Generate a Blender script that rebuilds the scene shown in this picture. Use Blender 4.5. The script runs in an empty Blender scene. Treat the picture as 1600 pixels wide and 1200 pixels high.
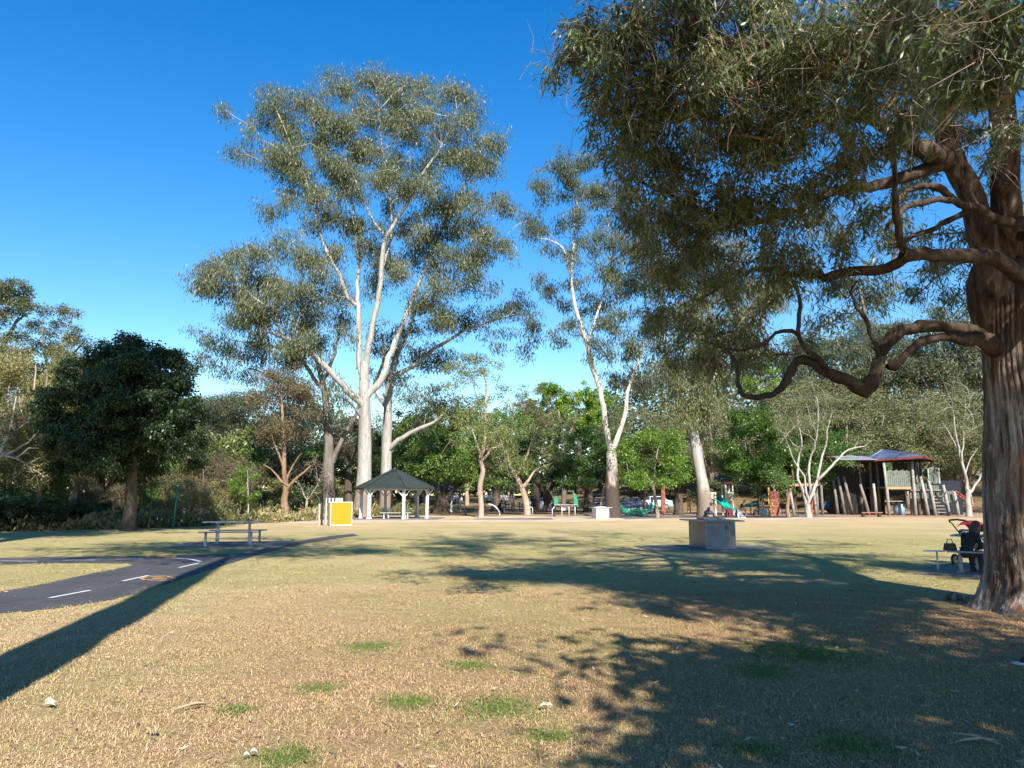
import bpy, bmesh, math, random
import numpy as np
from mathutils import Vector, Matrix, Quaternion

SC = bpy.context.scene
COL = SC.collection
rng = np.random.default_rng(11)
random.seed(5)
R = math.radians

# ------------------------------------------------------------------ camera
FPX, HOR = 1215.0, 777.0            # focal length and horizon row of the 1600x1200 photograph
PITCH = math.atan((HOR - 600) / FPX)
EYE = 1.6
cd = bpy.data.cameras.new('camera')
cam = bpy.data.objects.new('camera', cd); COL.objects.link(cam)
cam.location = (0, 0, EYE)
cam.rotation_euler = (R(90) + PITCH, 0, 0)
cd.sensor_fit = 'HORIZONTAL'; cd.sensor_width = 36; cd.lens = 36 * FPX / 1600
cd.clip_start = 0.05; cd.clip_end = 2000
SC.camera = cam

# ------------------------------------------------------------------ light
SUN_AZ, SUN_EL = 12.0, 37.0          # behind the camera, a little to the right
world = bpy.data.worlds.new('World'); SC.world = world; world.use_nodes = True
nt = world.node_tree; nt.nodes.clear()
wo = nt.nodes.new('ShaderNodeOutputWorld'); bg = nt.nodes.new('ShaderNodeBackground')
sky = nt.nodes.new('ShaderNodeTexSky'); sky.sky_type = 'NISHITA'; sky.sun_disc = False
sky.sun_elevation = R(SUN_EL); sky.sun_rotation = R(180 - SUN_AZ)
sky.altitude = 0; sky.air_density = 1.15; sky.dust_density = 0.05; sky.ozone_density = 2.5
hs = nt.nodes.new('ShaderNodeHueSaturation'); hs.inputs['Saturation'].default_value = 1.45; hs.inputs['Hue'].default_value = 0.506
nt.links.new(sky.outputs[0], hs.inputs['Color']); nt.links.new(hs.outputs[0], bg.inputs[0])
nt.links.new(bg.outputs[0], wo.inputs[0])
bg.inputs[1].default_value = 0.10
sd = bpy.data.lights.new('sun', 'SUN'); sd.energy = 5.0; sd.angle = R(0.53); sd.color = (1.0, 0.945, 0.85)
sun = bpy.data.objects.new('sun', sd); COL.objects.link(sun)
ce = math.cos(R(SUN_EL))
LDIR = Vector((-math.sin(R(SUN_AZ)) * ce, math.cos(R(SUN_AZ)) * ce, -math.sin(R(SUN_EL))))
sun.rotation_euler = LDIR.to_track_quat('-Z', 'Y').to_euler()
sun.location = (10, -30, 40)
vs = SC.view_settings; vs.view_transform = 'Standard'; vs.look = 'None'; vs.exposure = 1.06; vs.gamma = 1.0; vs.use_curve_mapping = False
cy = SC.cycles
cy.max_bounces = 6; cy.diffuse_bounces = 3; cy.glossy_bounces = 3; cy.transmission_bounces = 4; cy.transparent_max_bounces = 6
cy.caustics_reflective = False; cy.caustics_refractive = False
cy.use_denoising = True

# ------------------------------------------------------------------ measuring helpers (photo pixel -> world)
cp, sp_ = math.cos(PITCH), math.sin(PITCH)
def ray(x, y):
    dx, dy = (x - 800) / FPX, (600 - y) / FPX
    return np.array([dx, cp - dy * sp_, sp_ + dy * cp])
def G(x, y, z=0.0):
    r = ray(x, y); t = (z - EYE) / r[2]
    return Vector((r[0] * t, r[1] * t, z))
def W(x, y, D):
    r = ray(x, y); t = D / r[1]
    return Vector((r[0] * t, D, EYE + r[2] * t))
def GX(x, D, z=0.0):                  # ground point of column x at distance D
    return Vector(((x - 800) / FPX * D / (cp + (HOR - 600) / FPX * sp_), D, z))

# ------------------------------------------------------------------ materials
MATS = {}
def new_mat(name):
    m = bpy.data.materials.new(name); m.use_nodes = True
    n = m.node_tree; b = n.nodes['Principled BSDF']
    return m, n, b
def N(nt_, t, **kw):
    n = nt_.nodes.new(t)
    for k, v in kw.items():
        if k in n.inputs: n.inputs[k].default_value = v
        else: setattr(n, k, v)
    return n
def ramp(nt_, stops, interp='LINEAR'):
    r = nt_.nodes.new('ShaderNodeValToRGB'); cr = r.color_ramp; cr.interpolation = interp
    while len(cr.elements) < len(stops): cr.elements.new(0.5)
    for e, (p, c) in zip(cr.elements, stops):
        e.position = p; e.color = (c[0], c[1], c[2], 1)
    return r
def mixc(nt_, a, b, f, mode='MIX'):
    m = nt_.nodes.new('ShaderNodeMix'); m.data_type = 'RGBA'; m.blend_type = mode
    for s, v in ((m.inputs[0], f), (m.inputs[6], a), (m.inputs[7], b)):
        if isinstance(v, bpy.types.NodeSocket): nt_.links.new(v, s)
        elif isinstance(v, (int, float)): s.default_value = v
        else: s.default_value = (*v, 1)
    return m.outputs[2]
def pos_noise(nt_, scale, detail=4, rough=0.55, stretch=None, coord='pos'):
    if coord == 'pos': g = nt_.nodes.new('ShaderNodeNewGeometry').outputs['Position']
    else: g = nt_.nodes.new('ShaderNodeTexCoord').outputs['Object']
    if stretch:
        mp = nt_.nodes.new('ShaderNodeMapping'); mp.inputs['Scale'].default_value = stretch
        nt_.links.new(g, mp.inputs[0]); g = mp.outputs[0]
    n = N(nt_, 'ShaderNodeTexNoise', Scale=scale, Detail=detail, Roughness=rough)
    nt_.links.new(g, n.inputs['Vector'])
    return n.outputs['Fac']
def plain(name, c, rough=0.6, metal=0.0, var=0.12, scale=6.0, bump=0.0, spec=0.5):
    """one surface colour with faint grime variation"""
    if name in MATS: return MATS[name]
    m, n, b = new_mat(name)
    f = pos_noise(n, scale, 5, 0.6)
    lo = tuple(v * (1 - var) for v in c); hi = tuple(min(1, v * (1 + var)) for v in c)
    r = ramp(n, [(0.3, lo), (0.7, hi)]); n.links.new(f, r.inputs[0]); n.links.new(r.outputs[0], b.inputs['Base Color'])
    b.inputs['Roughness'].default_value = rough; b.inputs['Metallic'].default_value = metal
    b.inputs['Specular IOR Level'].default_value = spec
    if bump:
        bp = N(n, 'ShaderNodeBump', Strength=bump, Distance=0.01); n.links.new(pos_noise(n, scale * 8, 3), bp.inputs['Height'])
        n.links.new(bp.outputs[0], b.inputs['Normal'])
    MATS[name] = m
    return m
def leaf_mat(name, stops, trans=(0.25, 0.35, 0.05), tf=0.25, rough=0.45, vary=0.12, spec=0.35):
    m, n, b = new_mat(name)
    at = N(n, 'ShaderNodeAttribute', attribute_name='tint')
    r = ramp(n, stops); n.links.new(at.outputs['Fac'], r.inputs[0])
    oi = n.nodes.new('ShaderNodeObjectInfo')
    mr = N(n, 'ShaderNodeMapRange'); mr.inputs[3].default_value = 1 - vary; mr.inputs[4].default_value = 1 + vary
    n.links.new(oi.outputs['Random'], mr.inputs[0])
    h = n.nodes.new('ShaderNodeHueSaturation'); n.links.new(r.outputs[0], h.inputs['Color']); n.links.new(mr.outputs[0], h.inputs['Value'])
    n.links.new(h.outputs[0], b.inputs['Base Color'])
    b.inputs['Roughness'].default_value = rough; b.inputs['Specular IOR Level'].default_value = spec
    t = n.nodes.new('ShaderNodeBsdfTranslucent'); t.inputs[0].default_value = (*trans, 1)
    mx = n.nodes.new('ShaderNodeMixShader'); mx.inputs[0].default_value = tf
    n.links.new(b.outputs[0], mx.inputs[1]); n.links.new(t.outputs[0], mx.inputs[2])
    n.links.new(mx.outputs[0], n.nodes['Material Output'].inputs[0])
    MATS[name] = m
    return m
def bark_mat(name, stops, scale=3.0, stretch=(1, 1, 0.12), bump=0.5, dist=0.03, base=None, base_h=2.0, rough=0.85, fine=14):
    m, n, b = new_mat(name)
    f = pos_noise(n, scale, 6, 0.62, stretch, 'obj')
    r = ramp(n, stops); n.links.new(f, r.inputs[0]); c = r.outputs[0]
    f2 = pos_noise(n, fine, 4, 0.6, (1, 1, 0.2), 'obj')
    mr = N(n, 'ShaderNodeMapRange'); mr.inputs[1].default_value = .3; mr.inputs[2].default_value = .7; mr.inputs[3].default_value = 0.72; mr.inputs[4].default_value = 1.12
    n.links.new(f2, mr.inputs[0])
    h = n.nodes.new('ShaderNodeHueSaturation'); n.links.new(c, h.inputs['Color']); n.links.new(mr.outputs[0], h.inputs['Value']); c = h.outputs[0]
    if base:
        s = n.nodes.new('ShaderNodeSeparateXYZ'); tc = n.nodes.new('ShaderNodeTexCoord'); n.links.new(tc.outputs['Object'], s.inputs[0])
        ad = N(n, 'ShaderNodeMath', operation='MULTIPLY_ADD'); n.links.new(pos_noise(n, 1.2, 4, 0.7, (1, 1, .4), 'obj'), ad.inputs[0]); ad.inputs[1].default_value = -base_h * 2.4
        n.links.new(s.outputs[2], ad.inputs[2])
        mr2 = N(n, 'ShaderNodeMapRange'); mr2.inputs[1].default_value = -base_h * 0.3; mr2.inputs[2].default_value = base_h * 0.25; mr2.inputs[3].default_value = 1; mr2.inputs[4].default_value = 0
        n.links.new(ad.outputs[0], mr2.inputs[0])
        c = mixc(n, c, base, mr2.outputs[0])
    n.links.new(c, b.inputs['Base Color']); b.inputs['Roughness'].default_value = rough; b.inputs['Specular IOR Level'].default_value = 0.2
    ad2 = N(n, 'ShaderNodeMath', operation='ADD'); n.links.new(f, ad2.inputs[0]); n.links.new(f2, ad2.inputs[1])
    bp = N(n, 'ShaderNodeBump', Strength=bump, Distance=dist); n.links.new(ad2.outputs[0], bp.inputs['Height']); n.links.new(bp.outputs[0], b.inputs['Normal'])
    MATS[name] = m
    return m

L_GUM = leaf_mat('gum_leaf', [(0, (.036, .05, .024)), (.45, (.078, .096, .042)), (.8, (.135, .148, .066)), (1, (.24, .15, .075))], (.17, .21, .05), .22, .42)
L_GUM2 = leaf_mat('grey_gum_leaf', [(0, (.04, .056, .030)), (.5, (.08, .10, .052)), (1, (.14, .155, .08))], (.15, .19, .06), .22, .45)
L_NEAR = leaf_mat('near_gum_leaf', [(0, (.035, .050, .020)), (.45, (.072, .098, .036)), (.78, (.14, .17, .06)), (.93, (.25, .24, .12)), (1, (.34, .14, .065))], (.26, .30, .07), .26, .38, spec=.5)
L_FIG = leaf_mat('fig_leaf', [(0, (.032, .066, .018)), (.5, (.07, .13, .03)), (1, (.13, .20, .045))], (.14, .26, .03), .22, .45, spec=.3)
L_DARK = leaf_mat('dark_leaf', [(0, (.018, .040, .015)), (.6, (.038, .070, .024)), (1, (.08, .12, .036))], (.06, .1, .02), .15, .42, spec=.4)
L_BRIGHT = leaf_mat('bright_leaf', [(0, (.05, .095, .012)), (.5, (.105, .19, .024)), (1, (.18, .28, .038))], (.25, .42, .03), .28, .4)
L_OLIVE = leaf_mat('olive_leaf', [(0, (.06, .072, .028)), (.5, (.135, .148, .058)), (1, (.24, .23, .10))], (.22, .22, .07), .22, .5)
L_BROWN = leaf_mat('brown_leaf', [(0, (.06, .045, .028)), (.5, (.115, .095, .05)), (1, (.17, .15, .07))], (.2, .16, .06), .2, .6)

B_GUM = bark_mat('white_gum_bark', [(.25, (.13, .10, .08)), (.40, (.29, .265, .235)), (.58, (.41, .39, .36)), (.75, (.22, .19, .165))], 1.6, (1, 1, .10), .3, .03, (.22, .17, .13), 2.2, fine=8)
B_GREY = bark_mat('grey_gum_bark', [(.25, (.10, .08, .065)), (.5, (.20, .17, .145)), (.75, (.28, .25, .215))], 2.0, (1, 1, .12), .5, .04, (.13, .10, .08), 2.5, fine=9)
B_PINK = bark_mat('pink_gum_bark', [(.25, (.24, .16, .12)), (.5, (.36, .28, .22)), (.75, (.40, .35, .30))], 2.0, (1, 1, .15), .3, .03)
B_WHITE = bark_mat('paper_white_bark', [(.2, (.22, .20, .165)), (.5, (.37, .35, .31)), (.8, (.30, .27, .23))], 3.0, (1, 1, .25), .3, .02)
B_DARK = bark_mat('dark_bark', [(.25, (.045, .034, .026)), (.5, (.10, .075, .055)), (.75, (.16, .125, .09))], 3.0, (1, 1, .15), .7, .04)
B_RED = bark_mat('red_bark', [(.25, (.13, .07, .045)), (.5, (.26, .16, .10)), (.75, (.33, .25, .18))], 3.0, (1, 1, .15), .6, .04)
B_TWIG = plain('twig_bark', (.20, .16, .13), .85, var=.3, scale=2)

# ------------------------------------------------------------------ object helpers
def add_props(o, label=None, cat=None, group=None, kind=None):
    if label: o['label'] = label
    if cat: o['category'] = cat
    if group: o['group'] = group
    if kind: o['kind'] = kind
    return o
def empty(name, loc, rz=0, **kw):
    o = bpy.data.objects.new(name, None); COL.objects.link(o); o.location = loc; o.rotation_euler = (0, 0, rz)
    o.empty_display_size = 0.3
    return add_props(o, **kw)
def link_mesh(name, me, mat=None, parent=None, loc=(0, 0, 0), **kw):
    o = bpy.data.objects.new(name, me)
    if mat is not None and not me.materials:
        for m in (mat if isinstance(mat, (list, tuple)) else [mat]): me.materials.append(m)
    COL.objects.link(o); o.parent = parent; o.location = loc
    return add_props(o, **kw)
def np_mesh(name, verts, faces, smooth=False, attrs=None):
    """verts (n,3) array, faces (m,3|4) int array"""
    me = bpy.data.meshes.new(name)
    verts = np.ascontiguousarray(verts, dtype=np.float32); faces = np.ascontiguousarray(faces, dtype=np.int32)
    k = faces.shape[1]; m = len(faces)
    me.vertices.add(len(verts)); me.vertices.foreach_set('co', verts.ravel())
    me.loops.add(m * k); me.loops.foreach_set('vertex_index', faces.ravel())
    me.polygons.add(m); me.polygons.foreach_set('loop_start', np.arange(0, m * k, k, dtype=np.int32))
    try: me.polygons.foreach_set('loop_total', np.full(m, k, dtype=np.int32))
    except Exception: pass
    if smooth: me.polygons.foreach_set('use_smooth', np.ones(m, dtype=bool))
    if attrs:
        for an, arr in attrs.items():
            a = me.attributes.new(an, 'FLOAT', 'POINT'); a.data.foreach_set('value', np.ascontiguousarray(arr, dtype=np.float32))
    me.update(calc_edges=True)
    return me
def children_of(o, table):
    return table.get(o.name, [])
def copy_tree(src, loc, rz, scale=1.0, label=None, group=None):
    kids = [c for c in bpy.data.objects if c.parent == src]
    r = src.copy(); COL.objects.link(r); r.location = loc; r.rotation_euler = (0, 0, rz)
    r.scale = (scale,) * 3 if isinstance(scale, (int, float)) else scale
    if label: r['label'] = label
    if group: r['group'] = group
    for k in kids:
        c = k.copy(); COL.objects.link(c); c.parent = r
        for g in [q for q in bpy.data.objects if q.parent == k]:
            d = g.copy(); COL.objects.link(d); d.parent = c
    return r

class MB:
    """collects boxes, bars and sheets into one mesh"""
    def __init__(s): s.v = []; s.f = []; s.sm = []
    def box(s, c, size, rot=None, taper=1.0):
        n = len(s.v); hx, hy, hz = size[0] / 2, size[1] / 2, size[2] / 2
        for x, y, z in ((-1, -1, -1), (1, -1, -1), (1, 1, -1), (-1, 1, -1), (-1, -1, 1), (1, -1, 1), (1, 1, 1), (-1, 1, 1)):
            t = taper if z > 0 else 1
            p = Vector((x * hx * t, y * hy * t, z * hz))
            if rot is not None: p = (rot if isinstance(rot, Matrix) else Matrix.Rotation(rot, 3, 'Z')) @ p
            s.v.append(tuple(p + Vector(c)))
        for q in ((0, 3, 2, 1), (4, 5, 6, 7), (0, 1, 5, 4), (1, 2, 6, 5), (2, 3, 7, 6), (3, 0, 4, 7)):
            s.f.append(tuple(n + i for i in q)); s.sm.append(False)
        return s
    def bar(s, a, b, w, h=None):
        a, b = Vector(a), Vector(b); d = b - a; L = d.length; q = d.to_track_quat('Z', 'Y').to_matrix()
        return s.box((a + b) / 2, (w, h or w, L), q)
    def tube(s, pts, rad, n=8, cap=True):
        pts = [Vector(p) for p in pts]; rad = rad if isinstance(rad, (list, tuple)) else [rad] * len(pts)
        base = len(s.v); up = Vector((0.31, 0.2, 0.93)).normalized(); prev = None
        for i, p in enumerate(pts):
            t = (pts[min(i + 1, len(pts) - 1)] - pts[max(i - 1, 0)]).normalized()
            if prev is None:
                u = t.cross(up); u = u.normalized() if u.length > 1e-3 else t.orthogonal().normalized()
            else:
                u = (prev - t * prev.dot(t)).normalized()
            prev = u; w = t.cross(u)
            for k in range(n):
                a = 2 * math.pi * k / n; s.v.append(tuple(p + (u * math.cos(a) + w * math.sin(a)) * rad[i]))
        for i in range(len(pts) - 1):
            for k in range(n):
                a, b = base + i * n + k, base + i * n + (k + 1) % n
                s.f.append((a, b, b + n, a + n)); s.sm.append(True)
        if cap:
            s.f.append(tuple(base + k for k in range(n))[::-1]); s.sm.append(False)
            e = base + (len(pts) - 1) * n; s.f.append(tuple(e + k for k in range(n))); s.sm.append(False)
        return s
    def lathe(s, prof, c=(0, 0, 0), n=16):
        base = len(s.v)
        for r, z in prof:
            for k in range(n):
                a = 2 * math.pi * k / n; s.v.append((c[0] + r * math.cos(a), c[1] + r * math.sin(a), c[2] + z))
        for i in range(len(prof) - 1):
            for k in range(n):
                a, b = base + i * n + k, base + i * n + (k + 1) % n
                s.f.append((a, b, b + n, a + n)); s.sm.append(True)
        s.f.append(tuple(base + k for k in range(n))[::-1]); s.sm.append(False)
        e = base + (len(prof) - 1) * n; s.f.append(tuple(e + k for k in range(n))); s.sm.append(False)
        return s
    def ball(s, c, r, n=10, m=7, sc=(1, 1, 1)):
        base = len(s.v)
        for i in range(m + 1):
            ph = math.pi * i / m
            for k in range(n):
                a = 2 * math.pi * k / n
                s.v.append((c[0] + r * sc[0] * math.sin(ph) * math.cos(a), c[1] + r * sc[1] * math.sin(ph) * math.sin(a), c[2] + r * sc[2] * math.cos(ph)))
        for i in range(m):
            for k in range(n):
                a, b = base + i * n + k, base + i * n + (k + 1) % n
                s.f.append((a, a + n, b + n, b)); s.sm.append(True)
        return s
    def poly(s, pts, th=0.0, axis=(0, 0, 1)):
        """flat outline given thickness th along axis"""
        n = len(s.v); k = len(pts); ax = Vector(axis)
        for p in pts: s.v.append(tuple(Vector(p)))
        if th:
            for p in pts: s.v.append(tuple(Vector(p) + ax * th))
            s.f.append(tuple(n + i for i in range(k))[::-1]); s.f.append(tuple(n + k + i for i in range(k)))
            s.sm += [False, False]
            for i in range(k): s.f.append((n + i, n + (i + 1) % k, n + k + (i + 1) % k, n + k + i)); s.sm.append(False)
        else:
            s.f.append(tuple(n + i for i in range(k))); s.sm.append(False)
        return s
    def mesh(s, name):
        me = bpy.data.meshes.new(name); me.from_pydata(s.v, [], s.f)
        me.polygons.foreach_set('use_smooth', s.sm); me.update()
        return me
    def build(s, name, mat, parent=None, loc=(0, 0, 0), bevel=0, **kw):
        o = link_mesh(name, s.mesh(name), mat, parent, loc, **kw)
        if bevel:
            b = o.modifiers.new('bevel', 'BEVEL'); b.width = bevel; b.segments = 2; b.limit_method = 'ANGLE'; b.angle_limit = R(40)
        return o

# ------------------------------------------------------------------ trees
def smooth_path(pts, rads, step):
    P = np.array([list(p) for p in pts], float); Rr = np.array(rads, float)
    out, ro = [], []
    n = len(P)
    for i in range(n - 1):
        p0, p1, p2, p3 = P[max(i - 1, 0)], P[i], P[i + 1], P[min(i + 2, n - 1)]
        k = max(1, int(math.ceil(np.linalg.norm(p2 - p1) / step)))
        for j in range(k):
            t = j / k
            out.append(0.5 * ((2 * p1) + (-p0 + p2) * t + (2 * p0 - 5 * p1 + 4 * p2 - p3) * t * t + (-p0 + 3 * p1 - 3 * p2 + p3) * t ** 3))
            ro.append(Rr[i] * (1 - t) + Rr[i + 1] * t)
    out.append(P[-1]); ro.append(Rr[-1])
    return np.array(out), np.array(ro)
def sine_noise(seed, k=6):
    r = np.random.default_rng(seed); F = r.normal(size=(k, 3)); ph = r.uniform(0, 6.28, k)
    def f(P, s=1.0):
        v = np.zeros(len(P))
        for i in range(k): v += np.sin((P * s) @ F[i] * (1 + .35 * i) + ph[i]) / (1 + .35 * i)
        return v / 2.2
    return f

class Tree:
    def __init__(s, base, seed=0, cap=14000):
        s.base = Vector(base); s.b = np.array(base, float); s.r = np.random.default_rng(seed)
        s.P = np.zeros((cap, 3)); s.par = np.full(cap, -1, int); s.rad = np.zeros(cap); s.fix = np.zeros(cap, bool)
        s.dir = np.zeros((cap, 3)); s.n = 0; s.plen = np.zeros(cap); s.limbs = []; s.tips = []
    def add(s, p, par, rad=0, fix=False):
        i = s.n; s.P[i] = p; s.par[i] = par; s.rad[i] = rad; s.fix[i] = fix
        if par >= 0:
            d = p - s.P[par]; L = np.linalg.norm(d) + 1e-9; s.dir[i] = d / L; s.plen[i] = s.plen[par] + L
        else: s.dir[i] = (0, 0, 1)
        s.n += 1
        return i
    def limb(s, pts, rads, sides=10, step=0.5, wob=0.0, name='limb'):
        """pts in world coordinates; a limb starts at the nearest node already there"""
        if not isinstance(rads, (list, tuple)): rads = [rads] * len(pts)
        if len(rads) == 2 and len(pts) > 2: rads = list(np.linspace(rads[0], rads[1], len(pts)))
        pp = [np.array(list(p)) - s.b for p in pts]
        P, Rr = smooth_path(pp, rads, step)
        if wob: P[1:] += s.r.normal(size=P[1:].shape) * wob
        par = -1
        if s.n:
            d = np.linalg.norm(s.P[:s.n] - P[0], axis=1); par = int(np.argmin(d)); P[0] = s.P[par] * .8 + P[0] * .2
        for p, r_ in zip(P, Rr): par = s.add(p, par, r_, True)
        s.limbs.append((name, P, Rr, sides))
        return par
    def clump(s, c, rad, n):
        """n twig tips inside an ellipsoid (world centre)"""
        c = np.array(list(c)) - s.b; rad = np.array(rad if hasattr(rad, '__len__') else [rad] * 3, float)
        q = np.clip(s.r.normal(size=(n, 3)) * .45, -1.15, 1.15)
        s.tips.append(c + q * rad)
    def grow(s, step=0.6, tip_r=0.008, back=0.9, jit=0.12, exp=2.2, kmax=6, rmax=.75, order_noise=.15):
        T = np.concatenate(s.tips) if s.tips else np.zeros((0, 3))
        n0 = s.n
        d0 = np.min(np.linalg.norm(T[:, None, :] - s.P[None, :n0:2, :], axis=2), axis=1) if n0 < 1500 else s.r.uniform(0, 1, len(T))
        T = T[np.argsort(d0 * (1 + s.r.normal(size=len(T)) * order_noise))]
        tipi = []
        for t in T:
            if s.n > len(s.P) - 12: break
            V = t - s.P[:s.n]; d = np.linalg.norm(V, axis=1) + 1e-6
            c = d * (1 + back * (1 - np.einsum('ij,ij->i', V, s.dir[:s.n]) / d)) + .06 * s.plen[:s.n]
            i = int(np.argmin(c)); L = d[i]; k = min(kmax, max(1, int(L / step + .5)))
            p0 = s.P[i].copy(); ctrl = p0 + s.dir[i] * L * .35 + (t - p0) * .2 + s.r.normal(size=3) * L * jit
            par = i
            for j in range(1, k + 1):
                u = j / k; p = (1 - u) ** 2 * p0 + 2 * u * (1 - u) * ctrl + u * u * t
                if j < k: p = p + s.r.normal(size=3) * step * .1
                par = s.add(p, par)
            tipi.append(par)
        a = np.zeros(s.n)
        a[tipi] = tip_r ** exp
        for i in range(s.n - 1, 0, -1):
            if s.par[i] >= 0: a[s.par[i]] += a[i]
        rr = np.maximum(a, tip_r ** exp) ** (1 / exp)
        for i in range(s.n):
            if not s.fix[i]:
                s.rad[i] = min(rr[i], s.rad[s.par[i]] * (rmax if s.fix[s.par[i]] else 1.0))
        s.tipi = np.array(tipi, int)
        s.n0 = n0
    def twig_mesh(s, name, sides=4, rmin=0.0):
        idx = np.array([i for i in range(s.n0, s.n) if s.rad[i] >= rmin], int)
        if not len(idx): return None
        par = s.par[idx]
        best = {}                                 # the thickest child goes on from its parent's ring
        for i, p in zip(idx, par):
            if p >= s.n0 and (p not in best or s.rad[i] > s.rad[best[p]]): best[p] = i
        ringof = {}; V = []; cnt = 0
        cont = np.array([best.get(p) == i for i, p in zip(idx, par)])
        rid_top = {int(i): j for j, i in enumerate(idx)}
        # rings: one at every node (its top), plus a bottom ring where a side branch starts
        def rings(P, D, Rd):
            ref = np.tile(np.array([.37, .61, .70]), (len(P), 1)); u = np.cross(D, ref); u /= np.linalg.norm(u, axis=1)[:, None] + 1e-9; w = np.cross(D, u)
            a = np.arange(sides) * 2 * math.pi / sides
            return P[:, None, :] + (u[:, None, :] * np.cos(a)[None, :, None] + w[:, None, :] * np.sin(a)[None, :, None]) * Rd[:, None, None]
        top = rings(s.P[idx], s.dir[idx], s.rad[idx])
        side = idx[~cont]
        bot = rings(s.P[s.par[side]], s.dir[side], np.minimum(s.rad[side] * 1.15, s.rad[s.par[side]]))
        Vv = np.concatenate([top.reshape(-1, 3), bot.reshape(-1, 3)])
        low = np.zeros(len(idx), int); k = 0
        for j, i in enumerate(idx):
            if cont[j]: low[j] = rid_top[int(s.par[i])]
            else: low[j] = len(idx) + k; k += 1
        a = np.arange(sides); b = (a + 1) % sides
        F = np.stack([low[:, None] * sides + a, low[:, None] * sides + b, np.arange(len(idx))[:, None] * sides + b, np.arange(len(idx))[:, None] * sides + a], axis=2).reshape(-1, 4)
        return np_mesh(name, Vv, F, True)
    def limb_mesh(s, name, P, Rr, sides, lump=0.08, flare=None, ridge=0):
        nf = sine_noise(int(s.r.integers(1e6)))
        T = np.gradient(P, axis=0); T /= np.linalg.norm(T, axis=1)[:, None]
        u = np.cross(T[0], [.3, .9, .1]); u /= np.linalg.norm(u); U = []
        for t in T:
            u = u - t * (u @ t); u /= np.linalg.norm(u); U.append(u)
        U = np.array(U); Wv = np.cross(T, U); a = np.arange(sides) * 2 * math.pi / sides
        D = U[:, None] * np.cos(a)[None, :, None] + Wv[:, None] * np.sin(a)[None, :, None]
        q = (P[:, None] + D * Rr[:, None, None]).reshape(-1, 3)
        r_ = Rr[:, None] * (1 + lump * nf(q, 1.2 / max(Rr.max(), .05)).reshape(len(P), sides))
        if lump > .12: r_ *= 1 + .08 * nf(q, 6.0).reshape(r_.shape) + .05 * sine_noise(5)(q, 19.0).reshape(r_.shape)
        V = (P[:, None] + D * r_[:, :, None]).reshape(-1, 3)
        A = np.arange(sides); B = (A + 1) % sides; I = np.arange(len(P) - 1)[:, None] * sides
        F = np.stack([I + A, I + B, I + B + sides, I + A + sides], axis=2).reshape(-1, 4)
        return np_mesh(name, V, F, True)
    def leaves(s, name, per_tip, L, w, spread, droop=0.6, tvar=.25, pos=None, tip_mask=None, up=0.0, back=0.35, fold=.12):
        T = s.P[s.tipi] if pos is None else pos
        D = s.dir[s.tipi] if pos is None else np.zeros_like(T) + [0, 0, 1]
        if tip_mask is not None: T = T[tip_mask]; D = D[tip_mask]
        m = len(T); n = m * per_tip; r_ = s.r
        C = np.repeat(T, per_tip, 0); Dd = np.repeat(D, per_tip, 0)
        q = r_.normal(size=(n, 3)); q /= np.linalg.norm(q, axis=1)[:, None]; q *= r_.uniform(0, 1, (n, 1)) ** .5
        sp = np.array(spread if hasattr(spread, '__len__') else [spread] * 3)
        C = C + q * sp - Dd * (r_.uniform(0, 1, (n, 1)) * back * sp.mean() * 2)
        ld = r_.normal(size=(n, 3)) + q * .5 + Dd * .3; ld /= np.linalg.norm(ld, axis=1)[:, None]
        ld = ld + np.array([0, 0, -droop * 2.2]); ld /= np.linalg.norm(ld, axis=1)[:, None]
        nn = r_.normal(size=(n, 3)) + np.array([0, 0, up * 2.0]); sd = np.cross(ld, nn); sd /= np.linalg.norm(sd, axis=1)[:, None] + 1e-9
        nrm = np.cross(sd, ld)
        l = L * r_.uniform(.65, 1.25, (n, 1)); ww = w * r_.uniform(.7, 1.25, (n, 1))
        base = C; tip = C + ld * l; mid = C + ld * l * .45 + nrm * ww * fold * 3
        V = np.stack([base, mid + sd * ww / 2 - nrm * ww * fold * 4, tip, mid - sd * ww / 2 - nrm * ww * fold * 4], axis=1).reshape(-1, 3)
        tint = np.clip(np.repeat(r_.uniform(0, 1, m), per_tip) * .5 + r_.uniform(0, 1, n) * .5 + r_.normal(size=n) * tvar * .3, 0, 1)
        F = np.arange(n * 4).reshape(-1, 4)
        return np_mesh(name, V, F, False, {'tint': np.repeat(tint, 4)})
    def build(s, name, label, cat, bark, leaf, twigbark=None, per_tip=40, L=.3, w=.08, spread=.6, droop=.6, up=0.0, sides=4, group=None, rmin=0.0, lump=.08, loc=None):
        root = empty(name, loc if loc is not None else s.base, 0, label=label, cat=cat, group=group)
        V = []; first = True
        for nm, P, Rr, sd_ in s.limbs:
            link_mesh('trunk' if first else nm, s.limb_mesh(nm, P, Rr, sd_, lump), bark, root); first = False
        tm = s.twig_mesh('branches', sides, rmin)
        if tm: link_mesh('branches', tm, twigbark or bark, root, kind='stuff')
        if per_tip:
            link_mesh('crown', s.leaves('crown', per_tip, L, w, spread, droop, up=up), leaf, root, kind='stuff')
        return root
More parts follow.
